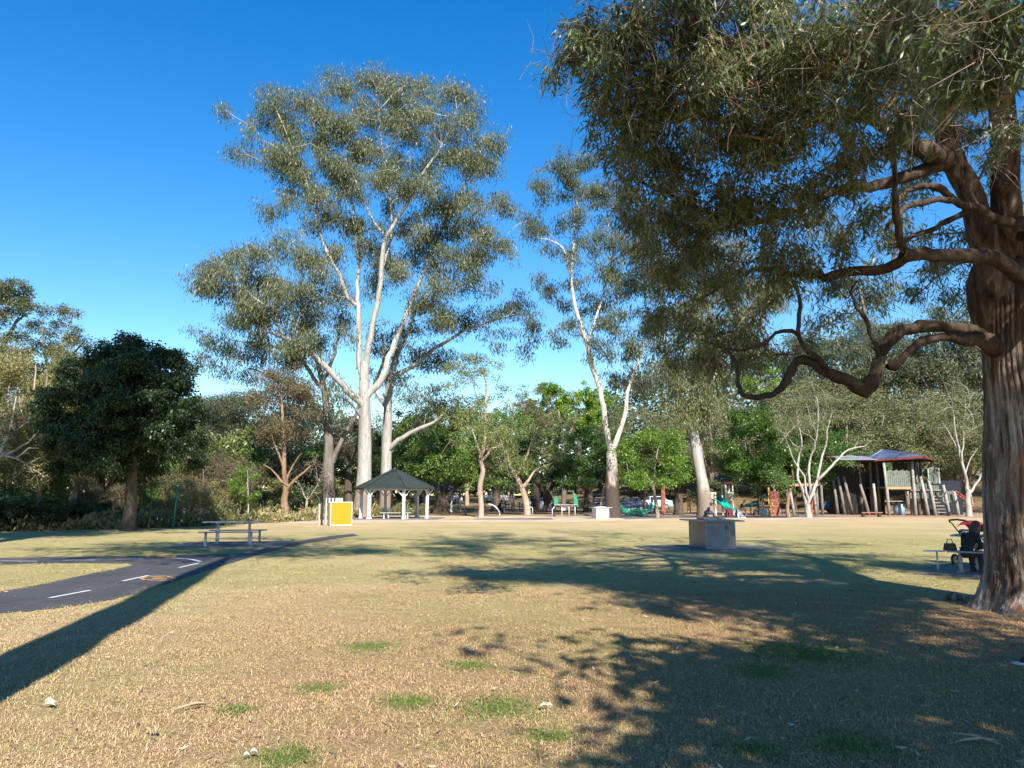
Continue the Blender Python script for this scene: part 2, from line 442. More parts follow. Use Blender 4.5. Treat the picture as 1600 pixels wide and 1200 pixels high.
# ------------------------------------------------------------------ ground
def hill(x, y):
    """the park is flat; a slope climbs behind the playground and rises slightly behind the left woods"""
    x = np.asarray(x, float); y = np.asarray(y, float)
    a = np.clip((y - 92) / 60, 0, 1); a = a * a * (3 - 2 * a)
    b = np.clip((x - 5) / 40, 0, 1)
    return a * (2.0 + 9.0 * b) + .02 * np.sin(x * .35) * np.cos(y * .27) * np.clip((y - 40) / 30, 0, 1)
def make_ground():
    xs = np.concatenate([np.linspace(-900, -120, 14)[:-1], np.linspace(-120, 120, 161), np.linspace(120, 900, 14)[1:]])
    ys = np.concatenate([np.linspace(-300, -20, 8)[:-1], np.linspace(-20, 180, 140), np.linspace(180, 1200, 14)[1:]])
    X, Y = np.meshgrid(xs, ys); Z = hill(X, Y)
    V = np.stack([X, Y, Z], axis=2).reshape(-1, 3); nx = len(xs)
    i = (np.arange(len(ys) - 1)[:, None] * nx + np.arange(nx - 1)[None, :]).ravel()
    F = np.stack([i, i + 1, i + nx + 1, i + nx], axis=1)
    return np_mesh('ground', V, F, True)
def grass_color(n, blade=False):
    """dry lawn: straw, pinkish thatch and green patches, by place"""
    f1 = pos_noise(n, .16, 5, .6); f2 = pos_noise(n, 1.1, 6, .68); f3 = pos_noise(n, 26, 4, .7)
    straw = ramp(n, [(.22, (.30, .195, .105)), (.5, (.55, .405, .225)), (.78, (.72, .56, .335))]); n.links.new(f3, straw.inputs[0])
    pink = ramp(n, [(.25, (.33, .20, .125)), (.75, (.66, .46, .28))]); n.links.new(f3, pink.inputs[0])
    green = ramp(n, [(.25, (.20, .18, .06)), (.75, (.46, .42, .17))]); n.links.new(f3, green.inputs[0])
    r2 = ramp(n, [(.36, (0, 0, 0)), (.58, (.9,) * 3)]); n.links.new(f2, r2.inputs[0])
    under = n.nodes.new('ShaderNodeVectorMath'); under.operation = 'DISTANCE'; under.inputs[1].default_value = (5.5, 8.5, 0); gg = n.nodes.new('ShaderNodeNewGeometry'); n.links.new(gg.outputs['Position'], under.inputs[0])  # litter and thatch under the tree; extra red paints its shade's warm tone in
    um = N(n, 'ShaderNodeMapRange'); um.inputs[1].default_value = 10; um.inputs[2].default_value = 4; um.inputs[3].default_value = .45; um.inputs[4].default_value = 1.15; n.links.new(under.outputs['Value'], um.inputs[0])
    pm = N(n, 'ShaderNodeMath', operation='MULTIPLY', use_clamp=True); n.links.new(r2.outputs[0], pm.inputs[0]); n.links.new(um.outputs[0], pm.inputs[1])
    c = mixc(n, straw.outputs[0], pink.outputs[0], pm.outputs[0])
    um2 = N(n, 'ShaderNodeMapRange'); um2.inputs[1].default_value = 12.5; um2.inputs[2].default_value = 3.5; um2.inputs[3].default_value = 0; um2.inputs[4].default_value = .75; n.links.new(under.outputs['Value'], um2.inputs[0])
    litter_shade = ramp(n, [(.3, (.18, .08, .04)), (.7, (.52, .29, .15))]); n.links.new(f3, litter_shade.inputs[0])
    c = mixc(n, c, litter_shade.outputs[0], um2.outputs[0])
    # green share: grows with distance from the camera, then dies out before the mulch
    g = n.nodes.new('ShaderNodeNewGeometry'); s = n.nodes.new('ShaderNodeSeparateXYZ'); n.links.new(g.outputs['Position'], s.inputs[0])
    yr = ramp(n, [(0, (.14,) * 3), (.08, (.20,) * 3), (.14, (.38,) * 3), (.24, (.54,) * 3), (.32, (.38,) * 3), (.40, (.12,) * 3), (.6, (.06,) * 3), (.82, (.1,) * 3), (.93, (.45,) * 3)])
    dv = N(n, 'ShaderNodeMath', operation='MULTIPLY'); dv.inputs[1].default_value = 1 / 110; n.links.new(s.outputs[1], dv.inputs[0]); n.links.new(dv.outputs[0], yr.inputs[0])
    mm = N(n, 'ShaderNodeMath', operation='MULTIPLY_ADD'); n.links.new(f1, mm.inputs[0]); mm.inputs[1].default_value = 1.5; n.links.new(yr.outputs[0], mm.inputs[2])
    m2 = N(n, 'ShaderNodeMath', operation='MULTIPLY_ADD'); n.links.new(pos_noise(n, 2.3, 5, .7), m2.inputs[0]); m2.inputs[1].default_value = .9; n.links.new(mm.outputs[0], m2.inputs[2])
    gr = ramp(n, [(0, (0,) * 3), (.58, (0,) * 3), (.90, (.9,) * 3)]); 
    hv = N(n, 'ShaderNodeMath', operation='MULTIPLY'); hv.inputs[1].default_value = .5; n.links.new(m2.outputs[0], hv.inputs[0]); n.links.new(hv.outputs[0], gr.inputs[0])
    c = mixc(n, c, green.outputs[0], gr.outputs[0])
    bk = ramp(n, [(0, (0,) * 3), (.58, (0,) * 3), (.68, (.85,) * 3)]); n.links.new(dv.outputs[0], bk.inputs[0])  # litter brown, with tree shade darkened into the colour beyond the lawn
    bc_ = ramp(n, [(.35, (.10, .06, .035)), (.7, (.26, .18, .10))]); n.links.new(pos_noise(n, .8, 5, .7), bc_.inputs[0])
    c = mixc(n, c, bc_.outputs[0], bk.outputs[0])
    wv = ramp(n, [(.3, (.84, .82, .80)), (.5, (1, 1, 1)), (.72, (1.08, 1.08, 1.1))]); n.links.new(pos_noise(n, .55, 7, .72), wv.inputs[0])
    c = mixc(n, c, wv.outputs[0], .9, 'MULTIPLY')
    # single fresh green patches in the foreground
    vg = ramp(n, [(.3, (.05, .10, .012)), (.7, (.14, .24, .035))]); n.links.new(f3, vg.inputs[0])
    tot = None
    for (px, py, rr) in ((640, 1097, .30), (775, 1105, .42), (445, 1183, .32), (1330, 1165, .38), (1255, 1022, .75), (735, 1040, .3), (580, 1010, .35), (1180, 1172, .25), (370, 1110, .2), (500, 1075, .25), (860, 1150, .22), (1190, 1050, .4)):
        p = G(px, py); d = n.nodes.new('ShaderNodeVectorMath'); d.operation = 'DISTANCE'; n.links.new(g.outputs['Position'], d.inputs[0]); d.inputs[1].default_value = p
        mr = N(n, 'ShaderNodeMapRange'); mr.inputs[1].default_value = rr * 1.5; mr.inputs[2].default_value = rr * .1; n.links.new(d.outputs['Value'], mr.inputs[0])
        if tot is None: tot = mr.outputs[0]
        else:
            a = N(n, 'ShaderNodeMath', operation='MAXIMUM'); n.links.new(tot, a.inputs[0]); n.links.new(mr.outputs[0], a.inputs[1]); tot = a.outputs[0]
    fp = pos_noise(n, 11, 6, .8)
    a = N(n, 'ShaderNodeMath', operation='MULTIPLY_ADD'); n.links.new(tot, a.inputs[0]); a.inputs[1].default_value = .42; n.links.new(fp, a.inputs[2])
    pr = ramp(n, [(.62, (0,) * 3), (.88, (.85,) * 3)]); n.links.new(a.outputs[0], pr.inputs[0])
    c = mixc(n, c, vg.outputs[0], pr.outputs[0])
    return c, f3, s
gm, gn, gb = new_mat('lawn')
c, f3, _s = grass_color(gn)
gn.links.new(c, gb.inputs['Base Color']); gb.inputs['Roughness'].default_value = .95; gb.inputs['Specular IOR Level'].default_value = .1
bp = N(gn, 'ShaderNodeBump', Strength=.9, Distance=.03); gn.links.new(pos_noise(gn, 60, 4, .8), bp.inputs['Height'])
bp2 = N(gn, 'ShaderNodeBump', Strength=.6, Distance=.08); gn.links.new(pos_noise(gn, 5, 4, .7), bp2.inputs['Height']); gn.links.new(bp.outputs[0], bp2.inputs['Normal'])
gn.links.new(bp2.outputs[0], gb.inputs['Normal'])
ground = link_mesh('ground', make_ground(), gm, None, kind='structure', label='dry straw coloured lawn with green patches across the park')

def inside(px, py, poly):
    x, y = poly[:, 0], poly[:, 1]; x2, y2 = np.roll(x, -1), np.roll(y, -1); r_ = np.zeros(len(px), bool)
    for a, b, c_, d in zip(x, y, x2, y2):
        if b == d: continue
        r_ ^= ((b > py) != (d > py)) & (px < (c_ - a) * (py - b) / (d - b) + a)
    return r_
def sheet(name, pts, mat, z, label, curb=None):
    """a paved or bare area: closed outline of ground points, with a ragged edge"""
    out = []
    k = len(pts); nf = random.Random(name)
    for i in range(k):
        a, b = pts[i], pts[(i + 1) % k]; m = max(1, int((b - a).length / .5))
        m = min(m, 60)
        for j in range(m):
            p = a.lerp(b, j / m); out.append((p.x + nf.uniform(-.025, .025), p.y + nf.uniform(-.025, .025), z))
    from mathutils.geometry import delaunay_2d_cdt
    n_ = len(out); v2, _e, f2, _a, _b, _c = delaunay_2d_cdt([Vector(p[:2]) for p in out], [(i, (i + 1) % n_) for i in range(n_)], [], 0, 1e-4)
    poly = np.array([p[:2] for p in out]); cen = np.array([[sum(v2[i].x for i in f) / 3, sum(v2[i].y for i in f) / 3] for f in f2]); ok = inside(cen[:, 0], cen[:, 1], poly)
    me = bpy.data.meshes.new(name)
    fs = [f if (v2[f[1]] - v2[f[0]]).cross(v2[f[2]] - v2[f[0]]) > 0 else f[::-1] for f, k_ in zip(f2, ok) if k_]
    me.from_pydata([(v.x, v.y, z) for v in v2], [], fs); me.update()
    return link_mesh(name, me, mat, None, kind='structure', label=label)
def catmull(pts, k=8, closed=False):
    P = [Vector(p) for p in pts]; out = []; n = len(P); rng_ = range(n if closed else n - 1)
    for i in rng_:
        g = (lambda j: P[j % n]) if closed else (lambda j: P[min(max(j, 0), n - 1)])
        p0, p1, p2, p3 = g(i - 1), g(i), g(i + 1), g(i + 2)
        for j in range(k):
            t = j / k; out.append(.5 * ((2 * p1) + (p2 - p0) * t + (2 * p0 - 5 * p1 + 4 * p2 - p3) * t * t + (3 * p1 - p0 - 3 * p2 + p3) * t ** 3))
    if not closed: out.append(P[-1])
    return out

asph, an, ab = new_mat('asphalt')
r = ramp(an, [(.3, (.042, .042, .045)), (.7, (.075, .073, .076))]); an.links.new(pos_noise(an, .7, 6, .7), r.inputs[0])
r2 = ramp(an, [(.35, (.5,) * 3), (.6, (1,) * 3), (.8, (1.9,) * 3)]); an.links.new(pos_noise(an, 90, 3, .8), r2.inputs[0])
ac = mixc(an, r.outputs[0], r2.outputs[0], .8, 'MULTIPLY')
g_ = an.nodes.new('ShaderNodeNewGeometry'); vo = N(an, 'ShaderNodeTexVoronoi', feature='DISTANCE_TO_EDGE', Scale=.55); nz = N(an, 'ShaderNodeTexNoise', Scale=2.2, Detail=5); an.links.new(g_.outputs['Position'], nz.inputs['Vector'])
ad_ = N(an, 'ShaderNodeVectorMath', operation='MULTIPLY_ADD'); an.links.new(nz.outputs['Color'], ad_.inputs[0]); ad_.inputs[1].default_value = (.9, .9, .9); an.links.new(g_.outputs['Position'], ad_.inputs[2]); an.links.new(ad_.outputs[0], vo.inputs['Vector'])
ck = ramp(an, [(0, (.35,) * 3), (.012, (.5,) * 3), (.02, (1,) * 3)]); an.links.new(vo.outputs['Distance'], ck.inputs[0]); ac = mixc(an, ac, ck.outputs[0], .7, 'MULTIPLY')
du = ramp(an, [(.52, (0,) * 3), (.74, (.55,) * 3)]); an.links.new(pos_noise(an, .45, 6, .7), du.inputs[0]); ac = mixc(an, ac, (.17, .135, .10), du.outputs[0])
an.links.new(ac, ab.inputs['Base Color']); ab.inputs['Roughness'].default_value = .85
bp = N(an, 'ShaderNodeBump', Strength=.4, Distance=.01); an.links.new(pos_noise(an, 120, 2), bp.inputs['Height']); an.links.new(bp.outputs[0], ab.inputs['Normal'])

# the two legs of the shared path and the tongue of lawn between them
edge_out = [G(x, y) for x, y in ((-330, 1000), (-120, 972), (0, 959), (80, 952), (160, 940), (215, 927), (262, 912), (310, 896), (355, 882), (398, 869))]
edge_far = [G(x, y) for x, y in ((440, 857.5), (480, 849), (520, 842.5), (560, 837))]
edge_far2 = [G(x, y) for x, y in ((552, 834.3), (515, 838), (470, 845), (425, 854), (400, 861))]
edge_top = [G(x, y) for x, y in ((385, 864.5), (340, 866), (250, 868), (120, 870), (0, 872), (-150, 873.5), (-330, 875))]
edge_in1 = [G(x, y) for x, y in ((-330, 888), (-150, 885), (0, 882.5), (100, 880.5), (170, 880.5), (205, 882))]
edge_in2 = [G(x, y) for x, y in ((200, 885), (160, 893), (90, 908), (0, 925), (-120, 943), (-330, 965))]
path_pts = catmull(edge_out + edge_far, 6) + catmull(edge_far2 + edge_top, 6) + catmull(edge_in1 + edge_in2, 6)
sheet('path', path_pts, asph, .008, 'dark asphalt shared path forking on the left of the lawn')
PATH_POLY = np.array([(p.x, p.y) for p in path_pts])
white_paint = plain('white_paint', (.55, .55, .54), .7, var=.1, scale=9)
orange_paint = plain('orange_paint', (.42, .22, .08), .8, var=.35, scale=6)
def stripe(a, b, w, mat, name, label):
    a, b = G(*a, .013), G(*b, .013); d = (b - a).normalized(); n_ = Vector((-d.y, d.x, 0)) * w / 2
    mb = MB(); mb.poly([a - n_, b - n_, b + n_, a + n_]); mb.build(name, mat, kind='structure', label=label)
for a, b, lb in (((77, 934), (141, 922), 'nearest'), ((192, 907.5), (232, 899), 'second'), ((280, 886.5), (310, 880), 'third'),
             ((0, 876.2), (58, 876.8), 'far left'), ((98, 875.2), (148, 874.8), 'far middle'), ((182, 873.8), (224, 873.2), 'far right'), ((-60, 881), (4, 880.3), 'edge'), ((424, 850), (446, 846), 'behind the table')):
    stripe(a, b, .085, white_paint, 'lane_dash', f'white painted dash on the asphalt path, {lb} one')
arc = catmull([G(270, 872.3, .013), G(290, 872.8, .013), G(303, 874.8, .013), G(313, 877.5, .013)], 6)
mb = MB()
for p, q in zip(arc[:-1], arc[1:]):
    d = (q - p).normalized(); n_ = Vector((-d.y, d.x, 0)) * .05; mb.poly([p - n_, q - n_, q + n_, p + n_])
mb.build('lane_curve', white_paint, kind='structure', label='curved white painted line where the paths meet')
def slow_mark(cx, cy, sx, sy, lab):
    c = G(cx, cy, .014); ex = G(cx + sx, cy) - G(cx, cy); ey = G(cx, cy - sy) - G(cx, cy); z = Vector((0, 0, .014))
    c = G(cx, cy)
    mb = MB(); P = lambda u, v: c + ex * u + ey * v + z
    for q in (((-1, -.15), (-.72, -.75), (-.52, -.75), (-.76, -.1)), ((-1, -.15), (-.76, -.1), (-.45, .75), (-.7, .8)), ((-.72, -.75), (.55, -1), (.55, -.72), (-.56, -.5)),
              ((-.7, .8), (-.45, .55), (.5, .75), (.45, 1)), ((.5, -1), (.75, -.95), (1, .1), (.78, .1)), ((1, .1), (.45, 1), (.42, .72), (.76, .1)),
              ((-.3, -.28), (.45, -.35), (.45, -.05), (-.3, .02)), ((-.2, .25), (.3, .2), (.3, .4), (-.2, .45))):
        mb.poly([P(*k) for k in q])
    mb.build('painted_symbol', orange_paint, kind='structure', label=lab)
slow_mark(247, 904.5, 30, 4.0, 'faded orange warning symbol painted on the near leg of the path')
slow_mark(252, 869.6, 26, 1.6, 'faded orange warning symbol painted on the far leg of the path')

# bare earth, mulch and pavements at the back of the lawn
mul, mn, mbs = new_mat('mulch')
r = ramp(mn, [(.3, (.17, .085, .05)), (.5, (.34, .20, .125)), (.72, (.48, .33, .22))]); mn.links.new(pos_noise(mn, 3, 6, .75), r.inputs[0]); mn.links.new(r.outputs[0], mbs.inputs['Base Color']); mbs.inputs['Roughness'].default_value = .95
bp = N(mn, 'ShaderNodeBump', Strength=.8, Distance=.05); mn.links.new(pos_noise(mn, 18, 4, .7), bp.inputs['Height']); mn.links.new(bp.outputs[0], mbs.inputs['Normal'])
conc = plain('concrete', (.165, .145, .125), .9, var=.3, scale=.8, bump=.3)
sand = plain('pale_dust', (.48, .37, .25), .95, var=.3, scale=.5, bump=.3)
V2 = lambda *a: [Vector((x, y, 0)) for x, y in a]
sheet('bare_earth', catmull(V2((-24, 52), (-14, 48.5), (-4, 50), (4, 52), (12, 54), (20, 56), (26, 60), (20, 66), (10, 70), (0, 68), (-12, 66), (-24, 60)), 6, True), sand, .006, 'bare dusty ground around the shelter and trees')
sheet('mulch_bed', catmull(V2((9, 66), (20, 64), (32, 64), (46, 61), (60, 58), (70, 66), (66, 84), (40, 90), (20, 90), (8, 84)), 6, True), mul, .010, 'reddish bark mulch under the playground')
sheet('pavement', catmull(V2((-2, 57), (6, 57), (12, 60.5), (17, 63.5), (26, 64), (26, 68), (17, 69), (12, 67), (4, 62), (-2, 60)), 6, True), conc, .014, 'grey pavement strip in front of the playground')
def slab(name, cx, cy, w, d, rz, label, h=.03, mat=None):
    mb = MB(); mb.box((0, 0, h / 2 - .02), (w, d, h + .04)); o = mb.build(name, mat or conc, loc=(cx, cy, 0), bevel=.01, kind='structure', label=label); o.rotation_euler.z = rz
    return o

# ------------------------------------------------------------------ short dry grass near the camera (scattered, nobody could count it)
def tuft(name, seed, n=110, rad=.15):
    r_ = np.random.default_rng(seed)
    base = r_.normal(size=(n, 3)) * [rad * .6, rad * .6, 0]
    az = r_.uniform(0, 6.28, n); lean = r_.uniform(.75, 1.5, n); L = r_.uniform(.010, .036, n) * r_.choice([.7, 1, 1, 1.6], n)
    d = np.stack([np.cos(az) * np.sin(lean), np.sin(az) * np.sin(lean), np.cos(lean)], 1)
    sd_ = np.stack([-np.sin(az), np.cos(az), np.zeros(n)], 1); w = r_.uniform(.0014, .0030, n)[:, None]
    mid = base + d * L[:, None] * .55 + [0, 0, .004]; tip = base + d * L[:, None] + np.stack([np.cos(az), np.sin(az), -np.ones(n) * .4], 1) * L[:, None] * .25
    tip[:, 2] = np.maximum(tip[:, 2], .002)
    V = np.stack([base - sd_ * w, base + sd_ * w, mid + sd_ * w * .8, tip, mid - sd_ * w * .8], 1).reshape(-1, 3)
    i = np.arange(n)[:, None] * 5
    me = bpy.data.meshes.new(name)
    me.from_pydata(V.tolist(), [], [f for k in range(n) for f in ((k * 5, k * 5 + 1, k * 5 + 2, k * 5 + 4), (k * 5 + 4, k * 5 + 2, k * 5 + 3))])
    me.update(); a = me.attributes.new('tint', 'FLOAT', 'POINT'); a.data.foreach_set('value', np.repeat(r_.uniform(0, 1, n), 5).astype(np.float32)); return me
bm_, bn, bb = new_mat('grass_blade')
c, f3, _s = grass_color(bn, True)
oi = N(bn, 'ShaderNodeAttribute', attribute_name='tint'); mr = N(bn, 'ShaderNodeMapRange'); mr.inputs[3].default_value = .78; mr.inputs[4].default_value = 1.25
bn.links.new(oi.outputs['Fac'], mr.inputs[0])
h = bn.nodes.new('ShaderNodeHueSaturation'); bn.links.new(c, h.inputs['Color']); bn.links.new(mr.outputs[0], h.inputs['Value'])
bn.links.new(h.outputs[0], bb.inputs['Base Color']); bb.inputs['Roughness'].default_value = .7; bb.inputs['Specular IOR Level'].default_value = .25
tcol = bpy.data.collections.new('tufts')
for k in range(6):
    o = bpy.data.objects.new('tuft', tuft('tuft', 40 + k)); o.data.materials.append(bm_); tcol.objects.link(o)
pts = []
for d0, d1, dens in ((4.2, 7, 42), (7, 10, 30), (10, 14, 18), (14, 20, 9), (20, 30, 4)):
    a = (d1 - d0) * (d1 + 4) * 1.5; n = int(a * dens)
    y = rng.uniform(d0, d1, n); x = rng.uniform(-.74, .74, n) * (d1 + 1.5)
    pts.append(np.stack([x, y], 1))
pts = np.concatenate(pts); pts = pts[np.abs(pts[:, 0]) < pts[:, 1] * .70 + 1.2]
pts = pts[~inside(pts[:, 0], pts[:, 1], PATH_POLY)]
gme = bpy.data.meshes.new('grass'); gme.vertices.add(len(pts)); gme.vertices.foreach_set('co', np.concatenate([pts, np.full((len(pts), 1), .002)], 1).astype(np.float32).ravel())
at = gme.attributes.new('rz', 'FLOAT', 'POINT'); at.data.foreach_set('value', rng.uniform(0, 6.28, len(pts)).astype(np.float32))
at = gme.attributes.new('sc', 'FLOAT', 'POINT'); at.data.foreach_set('value', (rng.uniform(.6, 1.3, len(pts)) * (1 + pts[:, 1] * .008)).astype(np.float32))
grass = link_mesh('grass', gme, None, None, kind='stuff', label='short dry grass blades of the lawn in the foreground')
ng = bpy.data.node_groups.new('scatter', 'GeometryNodeTree')
ng.interface.new_socket('Geometry', in_out='INPUT', socket_type='NodeSocketGeometry'); ng.interface.new_socket('Geometry', in_out='OUTPUT', socket_type='NodeSocketGeometry')
gi, go = ng.nodes.new('NodeGroupInput'), ng.nodes.new('NodeGroupOutput')
ip = ng.nodes.new('GeometryNodeInstanceOnPoints'); ci = ng.nodes.new('GeometryNodeCollectionInfo'); ci.inputs['Collection'].default_value = tcol
ci.inputs['Separate Children'].default_value = True; ip.inputs['Pick Instance'].default_value = True
def named(nm):
    a = ng.nodes.new('GeometryNodeInputNamedAttribute'); a.data_type = 'FLOAT'; a.inputs[0].default_value = nm
    return a.outputs['Attribute']
cx_ = ng.nodes.new('ShaderNodeCombineXYZ'); ng.links.new(named('rz'), cx_.inputs[2])
ng.links.new(gi.outputs[0], ip.inputs['Points']); ng.links.new(ci.outputs[0], ip.inputs['Instance'])
ng.links.new(cx_.outputs[0], ip.inputs['Rotation']); ng.links.new(named('sc'), ip.inputs['Scale']); ng.links.new(ip.outputs[0], go.inputs[0])
md = grass.modifiers.new('scatter', 'NODES'); md.node_group = ng

# fallen leaves and strips of bark lying on the lawn
def litter():
    n = 2600; r_ = np.random.default_rng(8)
    y = 4.3 + 22 * r_.uniform(0, 1, n) ** 1.6; x = r_.uniform(-.72, .72, n) * y
    k = ~inside(x, y, PATH_POLY) | (r_.uniform(0, 1, n) < .25); x, y = x[k], y[k]; n = len(x)
    az = r_.uniform(0, 6.28, n); L = r_.uniform(.02, .085, n)[:, None]; w = L * r_.uniform(.12, .3, (n, 1))
    d = np.stack([np.cos(az), np.sin(az), r_.uniform(-.1, .25, n)], 1); s_ = np.stack([-np.sin(az), np.cos(az), r_.uniform(-.5, .5, n)], 1)
    c = np.stack([x, y, np.full(n, .035)], 1)
    V = np.stack([c - d * L / 2, c + s_ * w / 2, c + d * L / 2 + [0, 0, .008], c - s_ * w / 2], 1).reshape(-1, 3)
    return np_mesh('litter', V, np.arange(n * 4).reshape(-1, 4), False, {'tint': np.repeat(r_.uniform(0, 1, n), 4)})
litm = leaf_mat('dry_litter', [(0, (.16, .09, .05)), (.5, (.36, .26, .16)), (.85, (.5, .41, .30)), (1, (.6, .55, .47))], (.3, .2, .1), .05, .7)
link_mesh('leaf_litter', litter(), litm, None, kind='stuff', label='scattered fallen gum leaves on the lawn')
def bark_strip(px, py, L, rz, label, mat, n=3, seed=0):
    r_ = random.Random(seed); mb = MB()
    for k in range(n):
        a = rz + r_.uniform(-.6, .6); l = L * r_.uniform(.5, 1); w = .012
        o = Vector((r_.uniform(-.03, .03), r_.uniform(-.03, .03), .03 + .008 * k)); d = Vector((math.cos(a), math.sin(a), 0)); s_ = Vector((-d.y, d.x, .2))
        pts = [o + d * l * (t - .5) + Vector((0, 0, .02 * math.sin(t * 3.1))) for t in (0, .25, .5, .75, 1)]
        mb.tube(pts, [.003, w * .7, w, w * .6, .002], 5)
    g = G(px, py); mb.build('fallen_bark', mat, None, (g.x, g.y, 0), label=label, cat='bark')
palew = plain('pale_bark_scrap', (.50, .44, .34), .8, var=.15, scale=20)
tanb = plain('tan_bark_scrap', (.36, .25, .16), .8, var=.25, scale=20)
bark_strip(75, 1108, .12, .3, 'pale curled scrap of bark on the sunlit lawn near the left edge', palew, 4, 1)
bark_strip(305, 1110, .24, .1, 'thin tan strip of bark lying left of the green tufts', tanb, 2, 2)
bark_strip(235, 1153, .14, 2.4, 'small brown curl of bark low on the sunlit lawn', tanb, 3, 3)
bark_strip(388, 1188, .07, .5, 'small white bark chip at the bottom edge of the lawn', palew, 2, 4)
bark_strip(855, 1112, .07, .1, 'white bark chip beside the central green patch', palew, 2, 5)
bark_strip(1525, 1165, .35, 2.9, 'long dark stick of bark in the shade lower right', tanb, 2, 6)
# ------------------------------------------------------------------ the large trees
def pclump(t, D, cx, cy, rx, ry, n, depth=None):
    k = FPX / D / 1.0
    t.clump(W(cx, cy, D), (rx / k, depth or (rx + ry) / 2 / k, ry / k), max(2, int(n)))
def wl(pts, D0, D1=None):
    D1 = D0 if D1 is None else D1; n = len(pts)
    return [W(x, y, D0 + (D1 - D0) * i / max(1, n - 1)) for i, (x, y) in enumerate(pts)]

def main_gum():
    D = 65.0; b = GX(566, D); t = Tree(b, 3)
    c = lambda *q: [(290 + x * .4668, 100 + y * .4667) for x, y in q]
    t.limb([b + Vector((0, 0, -.3)), b + Vector((0, 0, .6))] + wl([(569, 740), (570, 690), (570, 640), (569, 600), (570, 565)], D), [1.0, .72, .56, .52, .48, .42, .36], 14, .8)
    br = []
    t.limb(wl([(569, 634)] + c((540, 1090), (480, 1025), (400, 955), (320, 910), (270, 895)), D, D - 5), [.42, .34, .29, .25, .20, .12], 9, .8, .03)
    t.limb(wl(c((322, 905), (290, 830), (230, 780), (180, 740), (130, 710), (90, 700)), D - 4.2, D - 5), [.17, .15, .13, .10, .08, .05], 7, .8, .05)
    t.limb(wl([(570, 600)] + c((582, 1000), (580, 880), (575, 760), (580, 600), (560, 480), (545, 350), (530, 250)), D, D + 3), [.34, .30, .27, .24, .19, .14, .10, .06], 8, .8, .04)
    t.limb(wl([(570, 575)] + c((610, 960), (625, 880), (650, 760), (660, 640), (675, 580), (740, 470), (790, 370), (860, 270), (900, 180)), D, D - 3), [.36, .33, .30, .27, .24, .21, .18, .15, .10, .06], 8, .8, .04)
    t.limb(wl(c((668, 580), (640, 540), (590, 450), (560, 370), (500, 310), (450, 240)), D - 1.5, D + 1), [.16, .15, .13, .11, .08, .05], 7, .7, .04)
    t.limb(wl([(572, 622)] + c((660, 1050), (680, 980), (730, 860), (770, 760), (820, 640), (880, 500), (950, 380), (1000, 310)), D, D + 4), [.38, .34, .30, .27, .23, .18, .14, .10, .05], 8, .8, .04)
    t.limb(wl(c((735, 850), (800, 790), (880, 740), (920, 670), (980, 600), (1040, 540)), D + 2, D + 1), [.17, .15, .12, .10, .07, .04], 7, .7, .04)
    t.limb(wl(c((545, 800), (520, 720), (460, 600), (430, 500), (400, 380), (350, 260), (310, 170)), D + .5, D - 2), [.20, .18, .16, .14, .11, .08, .05], 7, .8, .04)
    t.limb(wl(c((655, 700), (690, 560), (680, 420), (660, 300), (650, 180), (640, 100)), D - 1, D + 2), [.16, .15, .13, .11, .08, .04], 7, .8, .05)
    t.limb([W(566, 655, D), W(550, 632, D - 1.5), W(533, 621, D - 2.5)], [.16, .12, .05], 6, .6)
    t.limbs = [t.limbs[0]] + [(nm, P, Rr * .84, sd_) for nm, P, Rr, sd_ in t.limbs[1:]]
    cl = [(310,110,80,50),(270,150,40,40),(430,120,70,60),(520,80,80,50),(600,55,90,40),(690,60,90,45),(800,80,80,45),(900,90,90,45),(960,160,60,40),(700,130,60,60),(520,200,80,60),
          (440,190,60,60),(330,190,50,50),(190,300,50,32),(280,320,70,32),(340,330,40,30),(250,270,30,22),(1040,270,70,45),(980,330,70,55),(920,300,50,60),(860,220,60,45),(840,420,45,45),
          (640,390,40,40),(720,420,40,50),(520,370,60,45),(430,440,60,32),(340,460,40,28),(270,490,50,36),(410,540,40,30),(540,540,50,40),(1080,470,48,45),(970,490,60,30),(920,550,60,40),
          (1010,570,60,42),(830,560,60,45),(680,500,30,50),(760,570,50,55),(170,640,60,45),(90,690,50,38),(250,640,65,50),(330,600,60,45),(230,720,60,40),(400,650,70,55),(450,700,60,60),
          (350,760,70,55),(170,780,60,45),(250,840,80,40),(420,800,80,65),(520,780,60,60),(640,630,50,50),(720,700,50,60),(850,680,60,55),(950,700,70,45),(870,750,60,50),(640,720,40,60),
          (790,800,60,50),(870,860,70,50),(500,640,60,50),(600,280,60,60),(760,240,60,50),(600,180,70,60)]
    for x, y, rx, ry in cl:
        px, py = 290 + x * .4668, 100 + y * .4667
        dz = t.r.uniform(-4, 4) * (1 - abs(px - 565) / 400)
        if x < 480 and y > 600: dz = -4 + t.r.uniform(-1.5, 1.5)
        pclump(t, D + dz, px, py, rx * .4668, ry * .4667 * .9, rx * ry * .0068, 1.9)
    L_ = [P for nm, P, Rr, s_ in t.limbs[1:-1]]
    for k in range(150):
        P = L_[int(t.r.integers(0, len(L_)))]; p = P[int(t.r.integers(int(len(P) * .55), len(P)))] + t.b + t.r.normal(size=3) * [2.2, 1.6, 1.3]
        t.clump(p, (t.r.uniform(.8, 1.6), 1.2, t.r.uniform(.5, 1.0)), int(t.r.integers(5, 12)))
    t.grow(.7, .014, jit=.10)
    t.build('gum_tree', 'tallest white-trunked gum forking low behind the green-roofed shelter', 'tree', B_GUM, L_GUM, B_GUM, 60, .34, .072, (.9, .9, .9), .95, sides=3)
main_gum()

